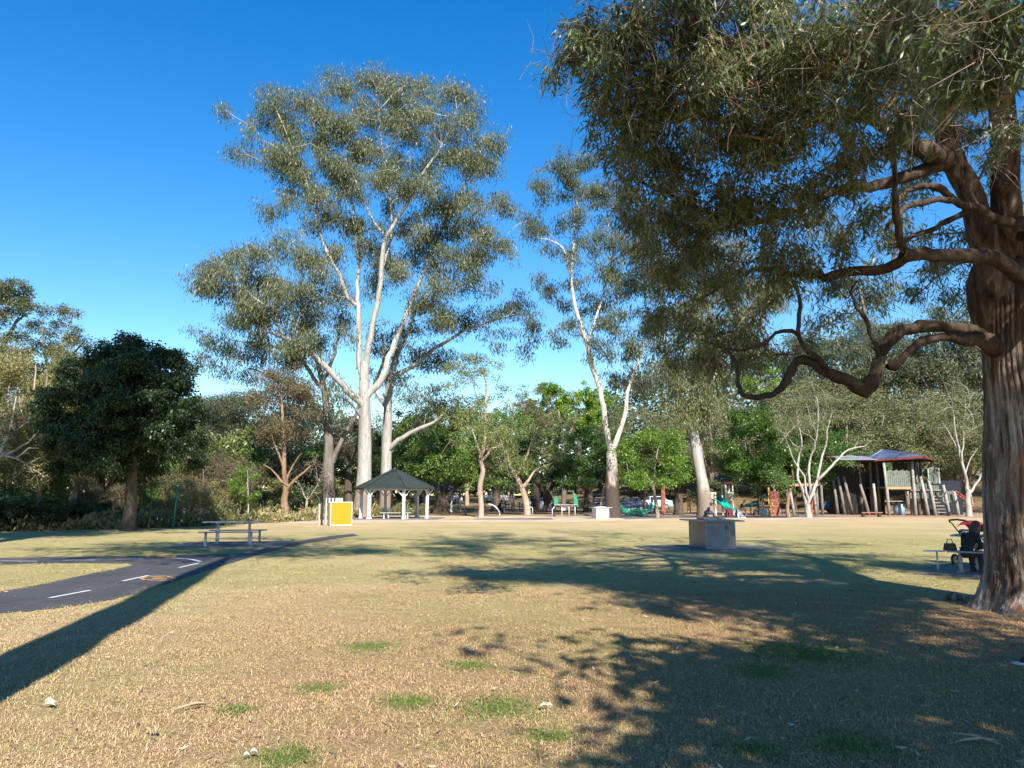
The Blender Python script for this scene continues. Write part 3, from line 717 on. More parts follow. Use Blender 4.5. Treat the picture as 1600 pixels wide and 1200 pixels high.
def second_gum():      # behind the main gum, to the right: forms the lower right crown
    D = 71.0; b = GX(602, D); t = Tree(b, 5)
    t.limb([b + Vector((0, 0, -.3))] + wl([(603, 760), (604, 700), (606, 650), (608, 610), (618, 560), (636, 520), (650, 480)], D), [.62, .52, .46, .42, .36, .26, .18, .1], 10, .9)
    t.limb(wl([(606, 705), (622, 688), (650, 672), (680, 658), (700, 640)], D, D - 2), [.26, .23, .19, .14, .08], 8, .7, .03)
    t.limb(wl([(612, 590), (640, 575), (680, 545), (720, 520), (770, 500), (810, 490)], D, D - 1), [.22, .2, .17, .13, .09, .05], 7, .8, .05)
    t.limb(wl([(606, 640), (585, 600), (600, 560), (596, 520)], D, D + 1), [.2, .16, .12, .06], 6, .8, .05)
    for x, y, rx, ry, w in [(640,520,35,28,1),(680,500,35,28,1),(660,560,40,30,1),(620,580,35,30,1),(700,560,34,26,.8),(720,500,36,26,1),(760,490,34,24,1),(800,480,36,28,1),(830,500,28,26,1),(780,530,34,22,.7),(820,540,28,22,.7),
                      (600,520,30,30,.8),(590,560,28,30,.8),(640,620,36,26,.9),(690,610,34,26,.8),(740,560,26,20,.6),(660,660,26,20,.8),(720,640,26,20,.7)]:
        pclump(t, D + t.r.uniform(-2.5, 2.5), x, y, rx, ry, rx * ry * .016 * w, 1.6)
    t.grow(.8, .013)
    t.build('gum_tree', 'slender white-trunked gum just right of the tallest gum, wide low crown', 'tree', B_GUM, L_GUM2, B_GUM, 75, .34, .075, (.9, .9, .65), .75)
second_gum()

def third_gum():       # grey trunk left of the main gum with the low left crown
    D = 69.0; b = GX(515, D); t = Tree(b, 6)
    t.limb([b + Vector((0, 0, -.3))] + wl([(514, 770), (513, 740), (514, 700), (512, 660), (508, 620), (500, 580), (488, 545)], D), [.75, .58, .5, .44, .38, .3, .22, .12], 10, .9)
    t.limb(wl([(516, 730), (526, 705), (540, 675), (556, 650), (562, 625)], D, D - 1), [.26, .24, .2, .15, .08], 8, .8, .03)
    t.limb(wl([(512, 660), (495, 640), (478, 620), (455, 600), (425, 590), (390, 575)], D, D - 3), [.24, .2, .17, .13, .1, .05], 7, .8, .05)
    t.limb(wl([(506, 610), (490, 590), (470, 560), (440, 545), (400, 535), (360, 530)], D, D - 2), [.2, .18, .15, .12, .08, .05], 7, .8, .05)
    t.limb(wl([(505, 600), (520, 560), (530, 520), (535, 480)], D, D + 2), [.2, .16, .12, .06], 7, .8, .05)
    for x, y, rx, ry, w in [(315,520,22,16,1),(345,505,32,22,1),(330,550,26,20,1),(360,545,34,26,1),(390,500,36,24,1),(400,550,34,26,1),(440,520,38,30,1),(480,500,36,30,1),(430,570,34,24,1),(380,585,28,18,.7),
                       (460,560,32,28,1),(500,540,34,30,1),(535,500,32,30,1),(420,610,28,20,.6),(470,610,30,24,.8),(520,610,28,24,.7),(350,575,20,14,.6),(450,640,26,20,.7),(500,650,26,20,.7)]:
        pclump(t, D + t.r.uniform(-2.5, 2.5), x, y, rx, ry, rx * ry * .016 * w, 1.6)
    t.grow(.8, .013)
    t.build('gum_tree', 'grey gum with leaning fork left of the tallest gum, crown reaching far left', 'tree', B_GREY, L_GUM2, B_GREY, 70, .34, .075, (.95, .95, .68), .75)
third_gum()

def fork_gum():        # slim tree right of centre: dark lower trunk, pale fork
    D = 62.0; b = GX(957, D); t = Tree(b, 7)
    t.limb([b + Vector((0, 0, -.3)), b + Vector((0, 0, .8))] + wl([(956, 760), (956, 730), (955, 705)], D), [.80, .60, .52, .45, .38], 12, .7)
    t.limb(wl([(955, 708), (946, 660), (938, 610), (925, 570), (917, 535), (905, 500), (895, 460), (893, 420), (897, 380)], D, D - 1), [.30, .26, .25, .24, .22, .20, .15, .12, .07], 8, .8, .03)
    t.limb(wl([(956, 708), (966, 680), (976, 650), (984, 600), (1000, 560), (1010, 520)], D, D + 1), [.28, .26, .22, .17, .12, .06], 8, .8, .03)
    t.limb(wl([(894, 440), (885, 400), (870, 380), (845, 372)], D - 1, D - 2), [.1, .09, .07, .03], 6, .8, .03)
    t.limb(wl([(893, 425), (897, 370), (902, 320), (892, 290), (880, 262)], D - 1, D), [.12, .1, .08, .06, .03], 6, .8, .03)
    t.limb(wl([(918, 540), (930, 500), (945, 450), (955, 400), (950, 340)], D - 1, D + 2), [.15, .12, .1, .08, .04], 6, .8, .05)
    t.limb(wl([(915, 530), (905, 520), (890, 512), (870, 505)], D, D - 1), [.08, .06, .05, .02], 5, .8, .03)
    t.limbs = [t.limbs[0]] + [(nm, P, Rr * .84, sd_) for nm, P, Rr, sd_ in t.limbs[1:]]
    for x, y, rx, ry, w in [(880,258,36,26,1),(900,290,40,26,1),(850,285,24,20,.8),(860,310,24,14,.6),(835,275,14,12,.7),(925,250,30,24,.9),(940,300,36,34,1),(900,340,30,24,.7),(840,360,22,20,1),(825,345,14,14,.8),(870,350,26,16,.6),
                       (860,395,24,12,.9),(900,400,28,18,.8),(940,370,38,30,1),(950,430,36,30,1),(900,440,26,16,.7),(860,450,22,18,1),(840,440,14,14,1),(880,470,24,14,.8),(925,480,30,26,.9),(880,535,18,9,1),(890,508,26,12,.9),(870,520,20,8,.9),
                       (960,500,34,30,1),(935,540,26,24,.9),(985,540,34,30,1),(960,590,26,24,.7),(1000,600,28,26,.9),(985,450,34,36,1),(990,380,34,36,1),(980,310,34,36,1),(1020,500,30,40,1),(1020,420,30,40,1),(1010,350,26,34,1),(1030,580,26,30,.9),(960,640,22,18,.5)]:
        pclump(t, D + t.r.uniform(-2.5, 2.5), x, y, rx, ry, rx * ry * .022 * w, 1.5)
    t.grow(.8, .012)
    t.build('gum_tree', 'tall thin gum with Y fork behind the white barbecue, dark lower trunk', 'tree', bark_mat('forked_gum_bark', [(.25, (.32, .26, .22)), (.5, (.5, .43, .38)), (.75, (.6, .54, .48))], 1.6, (1, 1, .12), .4, .03, (.07, .05, .04), 3.2, fine=8), L_GUM2, B_GREY, 75, .32, .07, (.8, .8, .58), .8)
fork_gum()

def pale_gum():        # broad pale leaning trunk, crown behind the near tree
    D = 66.0; b = GX(1103, D); t = Tree(b, 8)
    t.limb([b + Vector((0, 0, -.3)), b + Vector((-.1, 0, .9))] + wl([(1096, 750), (1090, 715), (1084, 675), (1080, 640), (1084, 600), (1092, 560)], D), [.95, .68, .50, .46, .40, .34, .26, .16], 12, .7)
    t.limb(wl([(1082, 650), (1062, 620), (1046, 580), (1036, 520), (1034, 440), (1032, 360)], D, D + 1), [.22, .2, .18, .15, .1, .06], 7, .8, .04)
    t.limb(wl([(1083, 640), (1110, 600), (1130, 560), (1160, 520)], D, D - 1), [.2, .16, .12, .06], 7, .8, .04)
    for k in range(46):
        x = t.r.uniform(1030, 1210); y = t.r.uniform(360, 670); 
        if y > 640 and x < 1060: continue
        pclump(t, D + t.r.uniform(-3.5, 3.5), x, y, 30, 24, 11, 1.6)
    for x, y in ((1080, 650), (1070, 625), (1095, 630), (1060, 600), (1100, 600), (1085, 585), (1110, 640), (1050, 640)): pclump(t, D - 1.6, x, y, 22, 18, 12, 1.0)
    t.grow(.8, .012)
    t.build('gum_tree', 'thick pale gum trunk leaning left behind the steel barbecue', 'tree', B_GUM, L_OLIVE, B_GREY, 55, .34, .08, (.9, .9, .65), .7)
pale_gum()

def dark_tree():
    D = 38.0; b = GX(203, D); t = Tree(b, 9)
    t.limb([b + Vector((0, 0, -.1)), b + Vector((0, 0, .35))] + wl([(204, 800), (205, 770), (206, 735), (206, 700), (204, 650), (203, 600), (206, 560)], D), [.44, .34, .29, .26, .23, .18, .13, .08, .04], 12, .5)
    k = FPX / D
    cx, cy, rx, ry = 197, 646, 134, 116
    for i in range(150):
        a = t.r.uniform(0, 6.28); e = math.asin(t.r.uniform(-1, 1)); rr = t.r.uniform(.3, 1.0)
        X = cx + rx * rr * math.cos(e) * math.cos(a) * (1 + .1 * math.sin(3 * a)); Y = cy - ry * rr * math.sin(e) * (1 if e > 0 else .86); dz = 3.6 * rr * math.cos(e) * math.sin(a)
        if Y > 732: Y = 732 - t.r.uniform(0, 20)
        pclump(t, D + dz, X, Y, 20, 15, 11, .6)
    for x, y, rx_, ry_ in [(176,545,14,14),(212,535,20,12),(240,548,18,14),(150,570,16,14),(262,560,18,14),(283,590,16,16),(100,610,18,18),(85,650,20,16),(312,690,16,18),(300,640,16,20),(80,690,18,16),(90,730,14,9),(310,720,18,12)]:
        pclump(t, D + t.r.uniform(-1, 1), x, y, rx_, ry_, 12, .6)
    for k_ in range(26): pclump(t, D + t.r.uniform(-2.5, 2.5), t.r.uniform(120, 290), t.r.uniform(560, 700), 26, 22, 12, .7)
    t.grow(.45, .008)
    t.build('round_tree', 'dark green dense round tree standing alone at the left edge of the lawn', 'tree', B_DARK, L_DARK, B_DARK, 74, .17, .085, (.42, .42, .3), .35, up=.5)
dark_tree()

# ------------------------------------------------------------------ the big tree at the right, close to the camera
NB_STOPS = [(.24, (.03, .021, .016)), (.38, (.11, .075, .055)), (.48, (.24, .185, .145)), (.57, (.40, .345, .30)), (.65, (.20, .095, .055)), (.74, (.34, .29, .25))]
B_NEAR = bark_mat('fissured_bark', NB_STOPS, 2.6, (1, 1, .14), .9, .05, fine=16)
def shade_upper(m, z0, z1, k):
    # canopy shade on the upper trunk and stems, painted into the bark colour
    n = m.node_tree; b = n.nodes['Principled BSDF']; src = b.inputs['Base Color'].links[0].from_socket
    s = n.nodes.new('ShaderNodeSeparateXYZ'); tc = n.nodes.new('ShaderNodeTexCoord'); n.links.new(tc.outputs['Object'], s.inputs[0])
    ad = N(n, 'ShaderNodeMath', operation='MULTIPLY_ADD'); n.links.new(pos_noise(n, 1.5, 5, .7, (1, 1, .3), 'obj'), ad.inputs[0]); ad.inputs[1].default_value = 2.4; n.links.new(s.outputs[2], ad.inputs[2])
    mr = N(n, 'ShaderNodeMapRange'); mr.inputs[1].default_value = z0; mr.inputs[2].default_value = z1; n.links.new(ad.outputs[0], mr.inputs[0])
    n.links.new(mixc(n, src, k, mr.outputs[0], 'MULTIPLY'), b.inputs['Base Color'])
def streaks(m):
    # long shreds of bark: dark cracks, rust-coloured inner bark and bleached flakes running up the trunk
    n = m.node_tree; b = n.nodes['Principled BSDF']; src = b.inputs['Base Color'].links[0].from_socket
    a = ramp(n, [(.36, (.22, .18, .15)), (.46, (.85, .82, .8)), (.6, (1.25, 1.22, 1.2))]); n.links.new(pos_noise(n, 13, 5, .6, (1, 1, .07), 'obj'), a.inputs[0])
    c = mixc(n, src, a.outputs[0], .85, 'MULTIPLY')
    r1 = ramp(n, [(.56, (0,) * 3), (.64, (.8,) * 3)]); n.links.new(pos_noise(n, 4.2, 5, .65, (1, 1, .12), 'obj'), r1.inputs[0])
    c = mixc(n, c, (.21, .085, .045), r1.outputs[0])
    bl = ramp(n, [(.60, (0,) * 3), (.66, (.75,) * 3)]); n.links.new(pos_noise(n, 9, 6, .7, (1, 1, .22), 'obj'), bl.inputs[0])
    c = mixc(n, c, (.46, .42, .38), bl.outputs[0])
    n.links.new(c, b.inputs['Base Color'])
streaks(B_NEAR)
shade_upper(B_NEAR, 4.0, 5.6, (.42, .36, .32))
B_LIMB = bark_mat('limb_bark', [(.25, (.022, .015, .011)), (.5, (.065, .044, .032)), (.72, (.14, .10, .072))], 6, (1, 1, .5), .8, .03, fine=20)
def near_tree():
    D = 11.4; b = Vector((7.48, D, 0)); t = Tree(b, 21, 60000)
    # trunk with buttress flare and fissures, modelled finely
    zs = np.concatenate([np.linspace(-.15, 1.2, 46), np.linspace(1.2, 4.0, 70)[1:], np.linspace(4.0, 4.75, 12)[1:]]); ns = 220
    a = np.arange(ns) * 2 * math.pi / ns; A, Z = np.meshgrid(a, zs)
    nf = sine_noise(77, 8); nf2 = sine_noise(78, 8)
    q = np.stack([np.cos(A) * 1.0, np.sin(A) * 1.0, Z * .3], 2).reshape(-1, 3)
    warp = nf(q, 1.6).reshape(A.shape)
    r_ = .575 - .028 * Z + .05 * warp
    fl = np.exp(-np.maximum(Z, 0) / .30); butt = .5 + .5 * np.sin(A * 5 + .8) * .7 + .3 * np.sin(A * 3 + 2)
    r_ = r_ + fl * (.10 + .32 * np.clip(butt, 0, 1))
    ph = A * 17 + 2.2 * nf2(q, 2.5).reshape(A.shape) + .8 * np.sin(Z * 2.2)
    fis = np.abs(np.sin(ph)) ** .5; ph2 = A * 41 + 3 * nf(q * [1, 1, 3], 3).reshape(A.shape); fis2 = np.abs(np.sin(ph2)) ** .6
    gate = .55 + .45 * np.tanh(2 * nf2(q * [1, 1, 2.5], 2.2).reshape(A.shape))
    r_ = r_ + (fis - 1) * .058 * gate + (fis2 - 1) * .02 + .006 * nf(q * [1, 1, 6], 9).reshape(A.shape)
    X = r_ * np.cos(A) + .012 * Z; Y = r_ * np.sin(A)
    V = np.stack([X, Y, Z], 2).reshape(-1, 3); I = (np.arange(len(zs) - 1)[:, None] * ns); A_ = np.arange(ns); B_ = (A_ + 1) % ns
    F = np.stack([I + A_, I + B_, I + B_ + ns, I + A_ + ns], 2).reshape(-1, 4)
    root = empty('spreading_tree', b, 0, label='huge rough-barked tree at the right edge spreading twisted limbs over the lawn', cat='tree')
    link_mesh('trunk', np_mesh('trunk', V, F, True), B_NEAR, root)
    # nodes for growth along the trunk
    par = -1
    for z in np.linspace(0, 4.6, 12): par = t.add(np.array([.012 * z, 0, z]), par, .5, True)
    def limb(pts, rads, sides=14, step=.16, wob=.0, lump=.16): t.limb(pts, [r0 * (.86 if sides < 20 else 1) for r0 in rads], sides, step, wob); t.limbs[-1] = t.limbs[-1] + (lump,)
    q = lambda pts, d0, d1=None: wl(pts, d0, d1)
    limb([b + Vector((-.22, .05, 4.2)), b + Vector((-.30, 0, 4.9))] + q([(1556, 470), (1545, 410), (1530, 350), (1515, 300), (1490, 250), (1472, 180), (1450, 80), (1430, -60), (1410, -250)], 11.3, 10.6), [.33, .28, .25, .215, .19, .17, .16, .14, .12, .10, .07], 22, lump=.06)
    limb([b + Vector((.12, -.05, 4.2)), b + Vector((.12, -.1, 5.2))] + q([(1578, 400), (1572, 320), (1570, 240), (1562, 120), (1550, -60), (1540, -300)], 11.3, 10.0), [.36, .29, .23, .21, .19, .17, .14, .08], 22, lump=.06)
    limb([b + Vector((.3, .1, 3.4)), b + Vector((.9, .1, 4.6)), b + Vector((1.8, -.5, 6.2)), b + Vector((2.8, -1.5, 8.5)), b + Vector((3.5, -2.5, 11))], [.34, .32, .26, .2, .1], 14)
    # twisted low limb
    limb([b + Vector((-.25, -.1, 3.75))] + q([(1534, 528), (1504, 517), (1465, 509), (1429, 511), (1399, 524), (1380, 546), (1372, 570), (1365, 592), (1350, 607), (1330, 598), (1306, 588), (1288, 579), (1270, 567), (1250, 562), (1237, 576), (1225, 600), (1210, 614), (1186, 620), (1162, 617), (1155, 603), (1153, 580), (1147, 562), (1135, 545)], 11.1, 11.3),
         [.19, .145, .115, .105, .10, .105, .10, .105, .11, .12, .10, .10, .105, .095, .09, .075, .065, .06, .05, .05, .05, .045, .035, .03], 14, .07, .009, .32)
    limb(q([(1534, 530), (1500, 531), (1480, 527), (1447, 531), (1426, 543), (1411, 560), (1396, 573), (1384, 572)], 10.95, 10.9), [.13, .085, .075, .072, .068, .07, .085, .05], 12, .07, .009, .32)
    limb(q([(1296, 583), (1282, 565), (1265, 550), (1250, 535), (1247, 515), (1250, 480), (1243, 450), (1225, 425)], 11.2, 10.6), [.06, .05, .045, .04, .035, .03, .025, .015], 9, .14, .01)
    limb(q([(1376, 560), (1365, 530), (1352, 500), (1340, 480), (1330, 455), (1338, 440)], 11.1, 10.8), [.045, .04, .035, .03, .025, .012], 8, .14, .008)
    limb(q([(1247, 520), (1225, 515), (1200, 530), (1175, 545), (1150, 548), (1120, 540), (1090, 530)], 11.0, 11.8), [.035, .035, .03, .03, .025, .02, .012], 8, .14, .01)
    # mid limb coming from the right stem towards the camera, then left
    limb([b + Vector((.5, -.2, 4.5))] + q([(1625, 455), (1600, 438), (1575, 416), (1545, 403), (1510, 400), (1470, 400), (1435, 397), (1410, 396)], 10.2, 9.6), [.2, .15, .14, .13, .115, .105, .10, .095, .085], 14, .09, .007, .24)
    limb(q([(1430, 398), (1400, 412), (1370, 425), (1330, 424), (1290, 432), (1260, 425), (1230, 430), (1190, 420), (1140, 440), (1090, 470)], 9.8, 11.4), [.085, .08, .08, .075, .07, .06, .055, .045, .035, .02], 10, .14, .01)
    limb([W(1640, 365, 10.6)] + q([(1600, 350), (1570, 345), (1545, 338), (1525, 325), (1500, 318), (1480, 302), (1460, 292), (1435, 290), (1410, 305), (1385, 330)], 10.5, 10.0), [.1, .085, .085, .085, .08, .07, .06, .05, .045, .04, .025], 11, .09, .009, .22)
    limb(q([(1500, 316), (1470, 312), (1440, 316), (1415, 325), (1395, 345), (1380, 370)], 10.2, 9.9), [.06, .05, .05, .045, .04, .02], 9, .14, .008)
    limb(q([(1515, 332), (1480, 345), (1455, 360), (1425, 370), (1400, 388), (1390, 420)], 10.8, 10.6), [.06, .05, .045, .04, .03, .02], 9, .14, .008)
    limb(q([(1408, 392), (1402, 350), (1398, 310), (1400, 270), (1390, 220)], 9.7, 9.0), [.06, .05, .045, .035, .02], 9, .14, .012)
    # high limbs carrying the canopy towards the upper left
    limb(q([(1492, 255), (1460, 240), (1420, 225), (1370, 190), (1310, 175), (1270, 190), (1220, 210), (1160, 190), (1100, 180), (1040, 150)], 11.0, 8.4), [.2, .17, .13, .11, .095, .08, .065, .05, .035, .02], 10, .16, .012, .15)
    limb(q([(1470, 170), (1420, 130), (1360, 90), (1300, 68), (1230, 75), (1150, 70), (1080, 50), (1000, 55), (940, 60)], 10.8, 7.8), [.15, .13, .11, .09, .075, .06, .045, .03, .015], 10, .16, .012, .15)
    limb(q([(1490, 250), (1430, 270), (1370, 290), (1300, 300), (1240, 330), (1160, 350), (1100, 330), (1040, 300)], 11.0, 9.6), [.14, .11, .09, .075, .06, .045, .03, .02], 9, .16, .012)
    limb(q([(1555, -60), (1480, -60), (1400, -40), (1300, -70), (1200, -60), (1080, -40), (980, -10)], 10.0, 7.6), [.14, .13, .11, .09, .07, .05, .025], 9, .2, .012)
    limb([W(1560, -100, 9.8), Vector((6.2, 7.4, 8.6)), Vector((5.3, 5.9, 7.8)), Vector((4.3, 5.4, 6.0)), Vector((3.6, 5.3, 4.9))], [.14, .1, .07, .04, .015], 9, .2, .012)
    cl = [(905,55,50,42,8.0),(870,95,22,40,8.0),(950,110,60,60,8.0),(935,175,40,40,8.2),(1000,45,70,45,8.0),(1040,130,80,70,8.5),(1000,200,55,55,8.5),(965,235,35,30,8.6),(1100,60,90,55,8.0),(1180,120,85,65,8.3),(1150,220,85,65,9.0),
          (1060,250,75,55,9.5),(995,275,45,38,9.0),(1060,330,75,55,10),(1150,320,85,65,10),(1240,200,75,65,8.8),(1260,60,85,55,7.6),(1350,50,85,55,7.2),(1340,150,75,55,7.6),(1250,310,75,50,9.8),(1330,250,60,45,9.0),
          (1100,420,80,55,11),(1200,400,75,40,10.5),(1300,370,60,40,10.5),(1040,430,50,55,12),(1075,500,70,55,12),(1110,570,60,30,12.5),(1170,500,45,45,12),(1050,560,40,36,12.6),(1225,540,35,25,11.5),(1250,430,60,30,11),
          (1370,440,45,26,11),(1440,440,36,40,12.5),(1350,340,35,30,10),(1440,170,55,36,8.5),(1490,45,70,50,7.0),(1430,90,50,42,7.2),(1560,220,30,50,9.5),(1350,470,30,20,11.6),(1290,500,36,22,11.8),(1010,370,40,40,11),(1120,140,60,50,8.2),
          (1450,250,60,40,11.5),(1500,200,40,50,11.8),(1420,300,40,30,12),(1470,380,50,36,12.5),(1500,460,30,40,13),(1550,300,40,60,12.8),(1590,400,20,60,12.5),(1400,370,50,30,12),(1320,440,50,26,12),(1220,460,50,30,12),(1150,440,60,36,12),(1090,380,50,40,11.5),(1130,540,50,36,12.5),(1190,560,34,20,12.3),(1020,500,24,40,12.6),(1300,110,60,50,7.8),(1400,210,40,40,8.8),(1200,20,80,50,7.8),(1080,10,80,40,7.8),(1400,10,80,40,7.4),(980,330,30,36,10.5)]
    for x, y, rx, ry, d in cl:
        pclump(t, d + t.r.uniform(-.5, .5), x, y, rx, ry, rx * ry * .0135, .8)
    corner = [(1480,70,50,40,5.6),(1540,60,55,40,5.2),(1585,90,30,40,5.0),(1520,130,46,30,5.3),(1440,40,40,30,6.0),(1570,20,40,25,5.0),(1480,150,30,20,5.8)]
    for x, y, rx, ry, d in corner: pclump(t, d, x, y, rx, ry, 12, .4)
    ncorner = 12 * len(corner)
    # the rest of the crown, above and beside the frame
    for c_, rad, n in (((2, 6, 8.4), 1.9, 80), ((4.5, 7.5, 9.6), 2.2, 120), ((1.5, 9.5, 11.5), 2.0, 80), ((7.5, 8, 11), 2.6, 110), ((5, 11, 13.5), 2.8, 110), ((1.2, 12, 13.5), 2.0, 60), ((3.5, 13.5, 15.5), 2.4, 70), ((9.5, 12, 14), 3.0, 70), ((11.5, 9, 9), 2.6, 70),
                       ((5.2, 4.5, 7.3), 1.6, 60), ((12.5, 13, 12), 2.6, 60), ((6.6, .6, 7.0), 1.6, 50), ((2.4, 8.6, 14.5), 2.0, 45), ((8, 14, 16.5), 2.6, 50), ((12.4, 6.4, 8.2), 1.9, 100), ((13, 4.2, 10), 2.0, 90), ((8.7, 6.2, 9.3), (1.6, 1.4, 1.1), 90), ((9.6, 7.6, 13), (2, 2, 1.4), 90), ((10.2, 5, 14.6), (2, 2, 1.4), 80), ((5.7, 3, 9), (1.5, 1.3, 1), 90), ((9.4, 5.0, 11.5), 1.8, 70)):
        t.clump(c_, rad, n)
    t.grow(.28, .0042, back=.8, jit=.16, kmax=7)
    for i, (nm, P, Rr, sd_, lump) in enumerate(t.limbs):
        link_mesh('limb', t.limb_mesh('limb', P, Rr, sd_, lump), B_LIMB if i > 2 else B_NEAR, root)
    link_mesh('branches', t.twig_mesh('branches', 4), B_TWIG, root, kind='stuff')
    tp = t.P[t.tipi] + t.b
    el = (tp[:, 2] - EYE) / np.hypot(tp[:, 0], tp[:, 1]); vis = (np.abs(tp[:, 0]) < tp[:, 1] * .85 + .8) & (tp[:, 1] > 0) & (el < .98)
    link_mesh('crown', t.leaves('crown', 33, .122, .023, (.16, .16, .18), .5, tip_mask=vis, back=.5), L_NEAR, root, kind='stuff')
    link_mesh('upper_crown', t.leaves('upper_crown', 60, .17, .06, (.5, .5, .4), .3, tip_mask=~vis, back=.5), L_NEAR, root, kind='stuff')
    # bare twigs: fine straight-ish sprays hanging inside the canopy
    r_ = t.r; ti = t.tipi[vis]; n = 10000; k = r_.integers(0, len(ti), n); p = t.P[ti[k]] + r_.normal(size=(n, 3)) * .12
    d = r_.normal(size=(n, 3)) + [0, 0, -.35]; d /= np.linalg.norm(d, axis=1)[:, None]; L = r_.uniform(.12, .5, (n, 1)); s_ = np.cross(d, r_.normal(size=(n, 3))); s_ /= np.linalg.norm(s_, axis=1)[:, None]
    nn = np.cross(d, s_); e = p + d * L + s_ * L * .25; w = .0034; m = p + d * L * .5
    tri = lambda c_, ww: np.stack([c_ + s_ * ww, c_ + (-.5 * s_ + .87 * nn) * ww, c_ + (-.5 * s_ - .87 * nn) * ww], 1)
    V = np.concatenate([tri(p, w), tri(m, w * .8), tri(e, w * .4)], 1).reshape(-1, 3); base = np.arange(n)[:, None] * 9
    F = np.concatenate([base + np.array([a0 + i, a0 + (i + 1) % 3, a0 + 3 + (i + 1) % 3, a0 + 3 + i]) for a0 in (0, 3) for i in range(3)], 0)
    link_mesh('twigs', np_mesh('twigs', V, F), plain('bare_twig', (.25, .19, .15), .8, var=.3, scale=3), root, kind='stuff')
    # the largest leaves, nearest the camera: each its own part
    lm = []
    for s_ in range(6):
        rr = random.Random(s_); L = .115 + .02 * rr.random(); w = .011 + .003 * rr.random(); cu = rr.uniform(-.02, .03); V = []; F = []
        for i in range(6):
            u = i / 5; wd = w * math.sin(math.pi * min(1, u * .92 + .06)) ** .8; x = cu * math.sin(u * 3.14); z = -L * u; V += [(x - wd, .004, z), (x, 0, z), (x + wd, .004, z)]
        for i in range(5):
            for j in (0, 1): F.append((i * 3 + j, i * 3 + j + 1, i * 3 + j + 4, i * 3 + j + 3))
        me = np_mesh('leaf', np.array(V), np.array(F), True, {'tint': np.full(len(V), [.35, .6, .75, .45, .85, .97][s_])}); me.materials.append(L_NEAR); lm.append(me)
    ct = np.array([i for i in range(len(tp)) if vis[i] and tp[i, 1] < 6.6 and tp[i, 0] > .45 * tp[i, 1]])
    for i in range(290):
        j = int(r_.choice(ct)) if len(ct) else 0
        p = Vector(t.P[t.tipi[j]]) + Vector(r_.normal(size=3) * [.16, .16, .12])
        o = bpy.data.objects.new('leaf', lm[int(r_.integers(0, 6))]); COL.objects.link(o); o.parent = root; o.location = p
        o.rotation_euler = (r_.normal() * .8, r_.normal() * .8, r_.uniform(0, 6.28)); o.scale = (r_.uniform(.8, 1.25),) * 3
    print('near tips', vis.sum(), (~vis).sum(), 'corner', len(ct), 'nodes', t.n)
near_tree()
o = MB(); o.ball((0, 0, .05), .10, 12, 8, (1.4, 1, .8)); o.ball((.1, .02, .03), .06, 8, 6); o.tube([(-.12, 0, .05), (-.24, -.03, .02)], [.04, .01], 6); g = G(1493, 938)
rk = o.build('tree_knot', B_NEAR, None, (g.x, g.y, 0), label='small pale woody lump on the ground left of the big trunk', cat='wood lump')

# ------------------------------------------------------------------ trees that stand out of the frame and throw the shade
def shade_tree(base, h, r_tr, crown, seed, label, n=60, per=40, L=.35, w=.12, extra=(), lean=0):
    b = Vector(base); t = Tree(b, seed)
    t.limb([b + Vector((0, 0, -.2)), b + Vector((0, 0, h * .3)), b + Vector((lean * .5, 0, h * .65)), b + Vector((lean, 0, h * .92))], [r_tr * 1.15, r_tr, r_tr * .85, r_tr * .3], 12, .8)
    for pts, rads in extra: t.limb([b + Vector(p) for p in pts], rads, 8, .5)
    for c_, rad, k in crown: t.clump(c_, rad, k)
    t.grow(.9, .015)
    t.build('gum_tree', label, 'tree', B_GREY, L_GUM, B_GREY, per, L, w, (.9, .9, .7), .5)
shade_tree((-3.55, 2.3, 0), 15.5, .41, (((-4, 3, 16.5), (3.2, 3.2, 2.4), 60), ((-1, 1, 17.5), (3, 3, 2.2), 45), ((-7.5, 3, 17), (2.6, 2.6, 2), 40), ((-6.6, 1.2, 4.6), (1.2, 1.4, .9), 26), ((-8.2, .4, 5.4), (1.6, 1.5, 1.2), 30), ((-4, 3, 20), (4, 4, 1.6), 50)), 31,
           'tall straight gum standing beside the photographer, its trunk shadow crossing the path', extra=(([(0, 0, 2.8), (-1.2, -.2, 3.6), (-2.8, -1, 4.4), (-4.4, -1.8, 5.2)], [.22, .18, .12, .05]),))
shade_tree((-15.5, 13, 0), 26, .45, (((-15, 13, 22), (4.5, 4.5, 3), 130), ((-17.5, 12, 18), (3.5, 3.5, 3), 90), ((-13.6, 15, 25), (3.5, 3.5, 2.6), 90), ((-15, 13, 17), (3, 3, 2), 60)), 32, 'tall leafy gum beyond the left edge of the frame shading the dark round tree', per=60, L=.4, w=.16)
shade_tree((-25, 14, 0), 22, .45, (((-25, 14, 18), (5, 5, 4), 150), ((-27, 16, 13), (4, 4, 3), 80), ((-22, 17, 21), (3.5, 3.5, 2.6), 70)), 33, 'bushy gum beyond the left edge shading the woods', per=60, L=.4, w=.16)
shade_tree((6.5, -6, 0), 10, .35, (((5, -4.5, 7.5), (3, 2.6, 1.6), 60), ((8, -4, 8), (3, 3, 1.8), 60), ((3.6, -3.2, 6.5), (1.2, 1.3, .8), 34), ((3.5, -1, 6.4), (1.1, 1.3, .8), 26), ((5, -1.4, 7), (1.8, 1.6, .8), 50), ((7.6, -1.5, 7), (1.8, 1.6, .8), 50), ((9.2, -1.5, 6.6), (1.4, 1.4, .7), 30), ((7, -1.5, 11), (2.3, 2, 1.3), 110), ((8.6, -1, 11.5), (1.6, 1.8, 1.3), 70)), 34, 'spreading tree behind the photographer to the right')
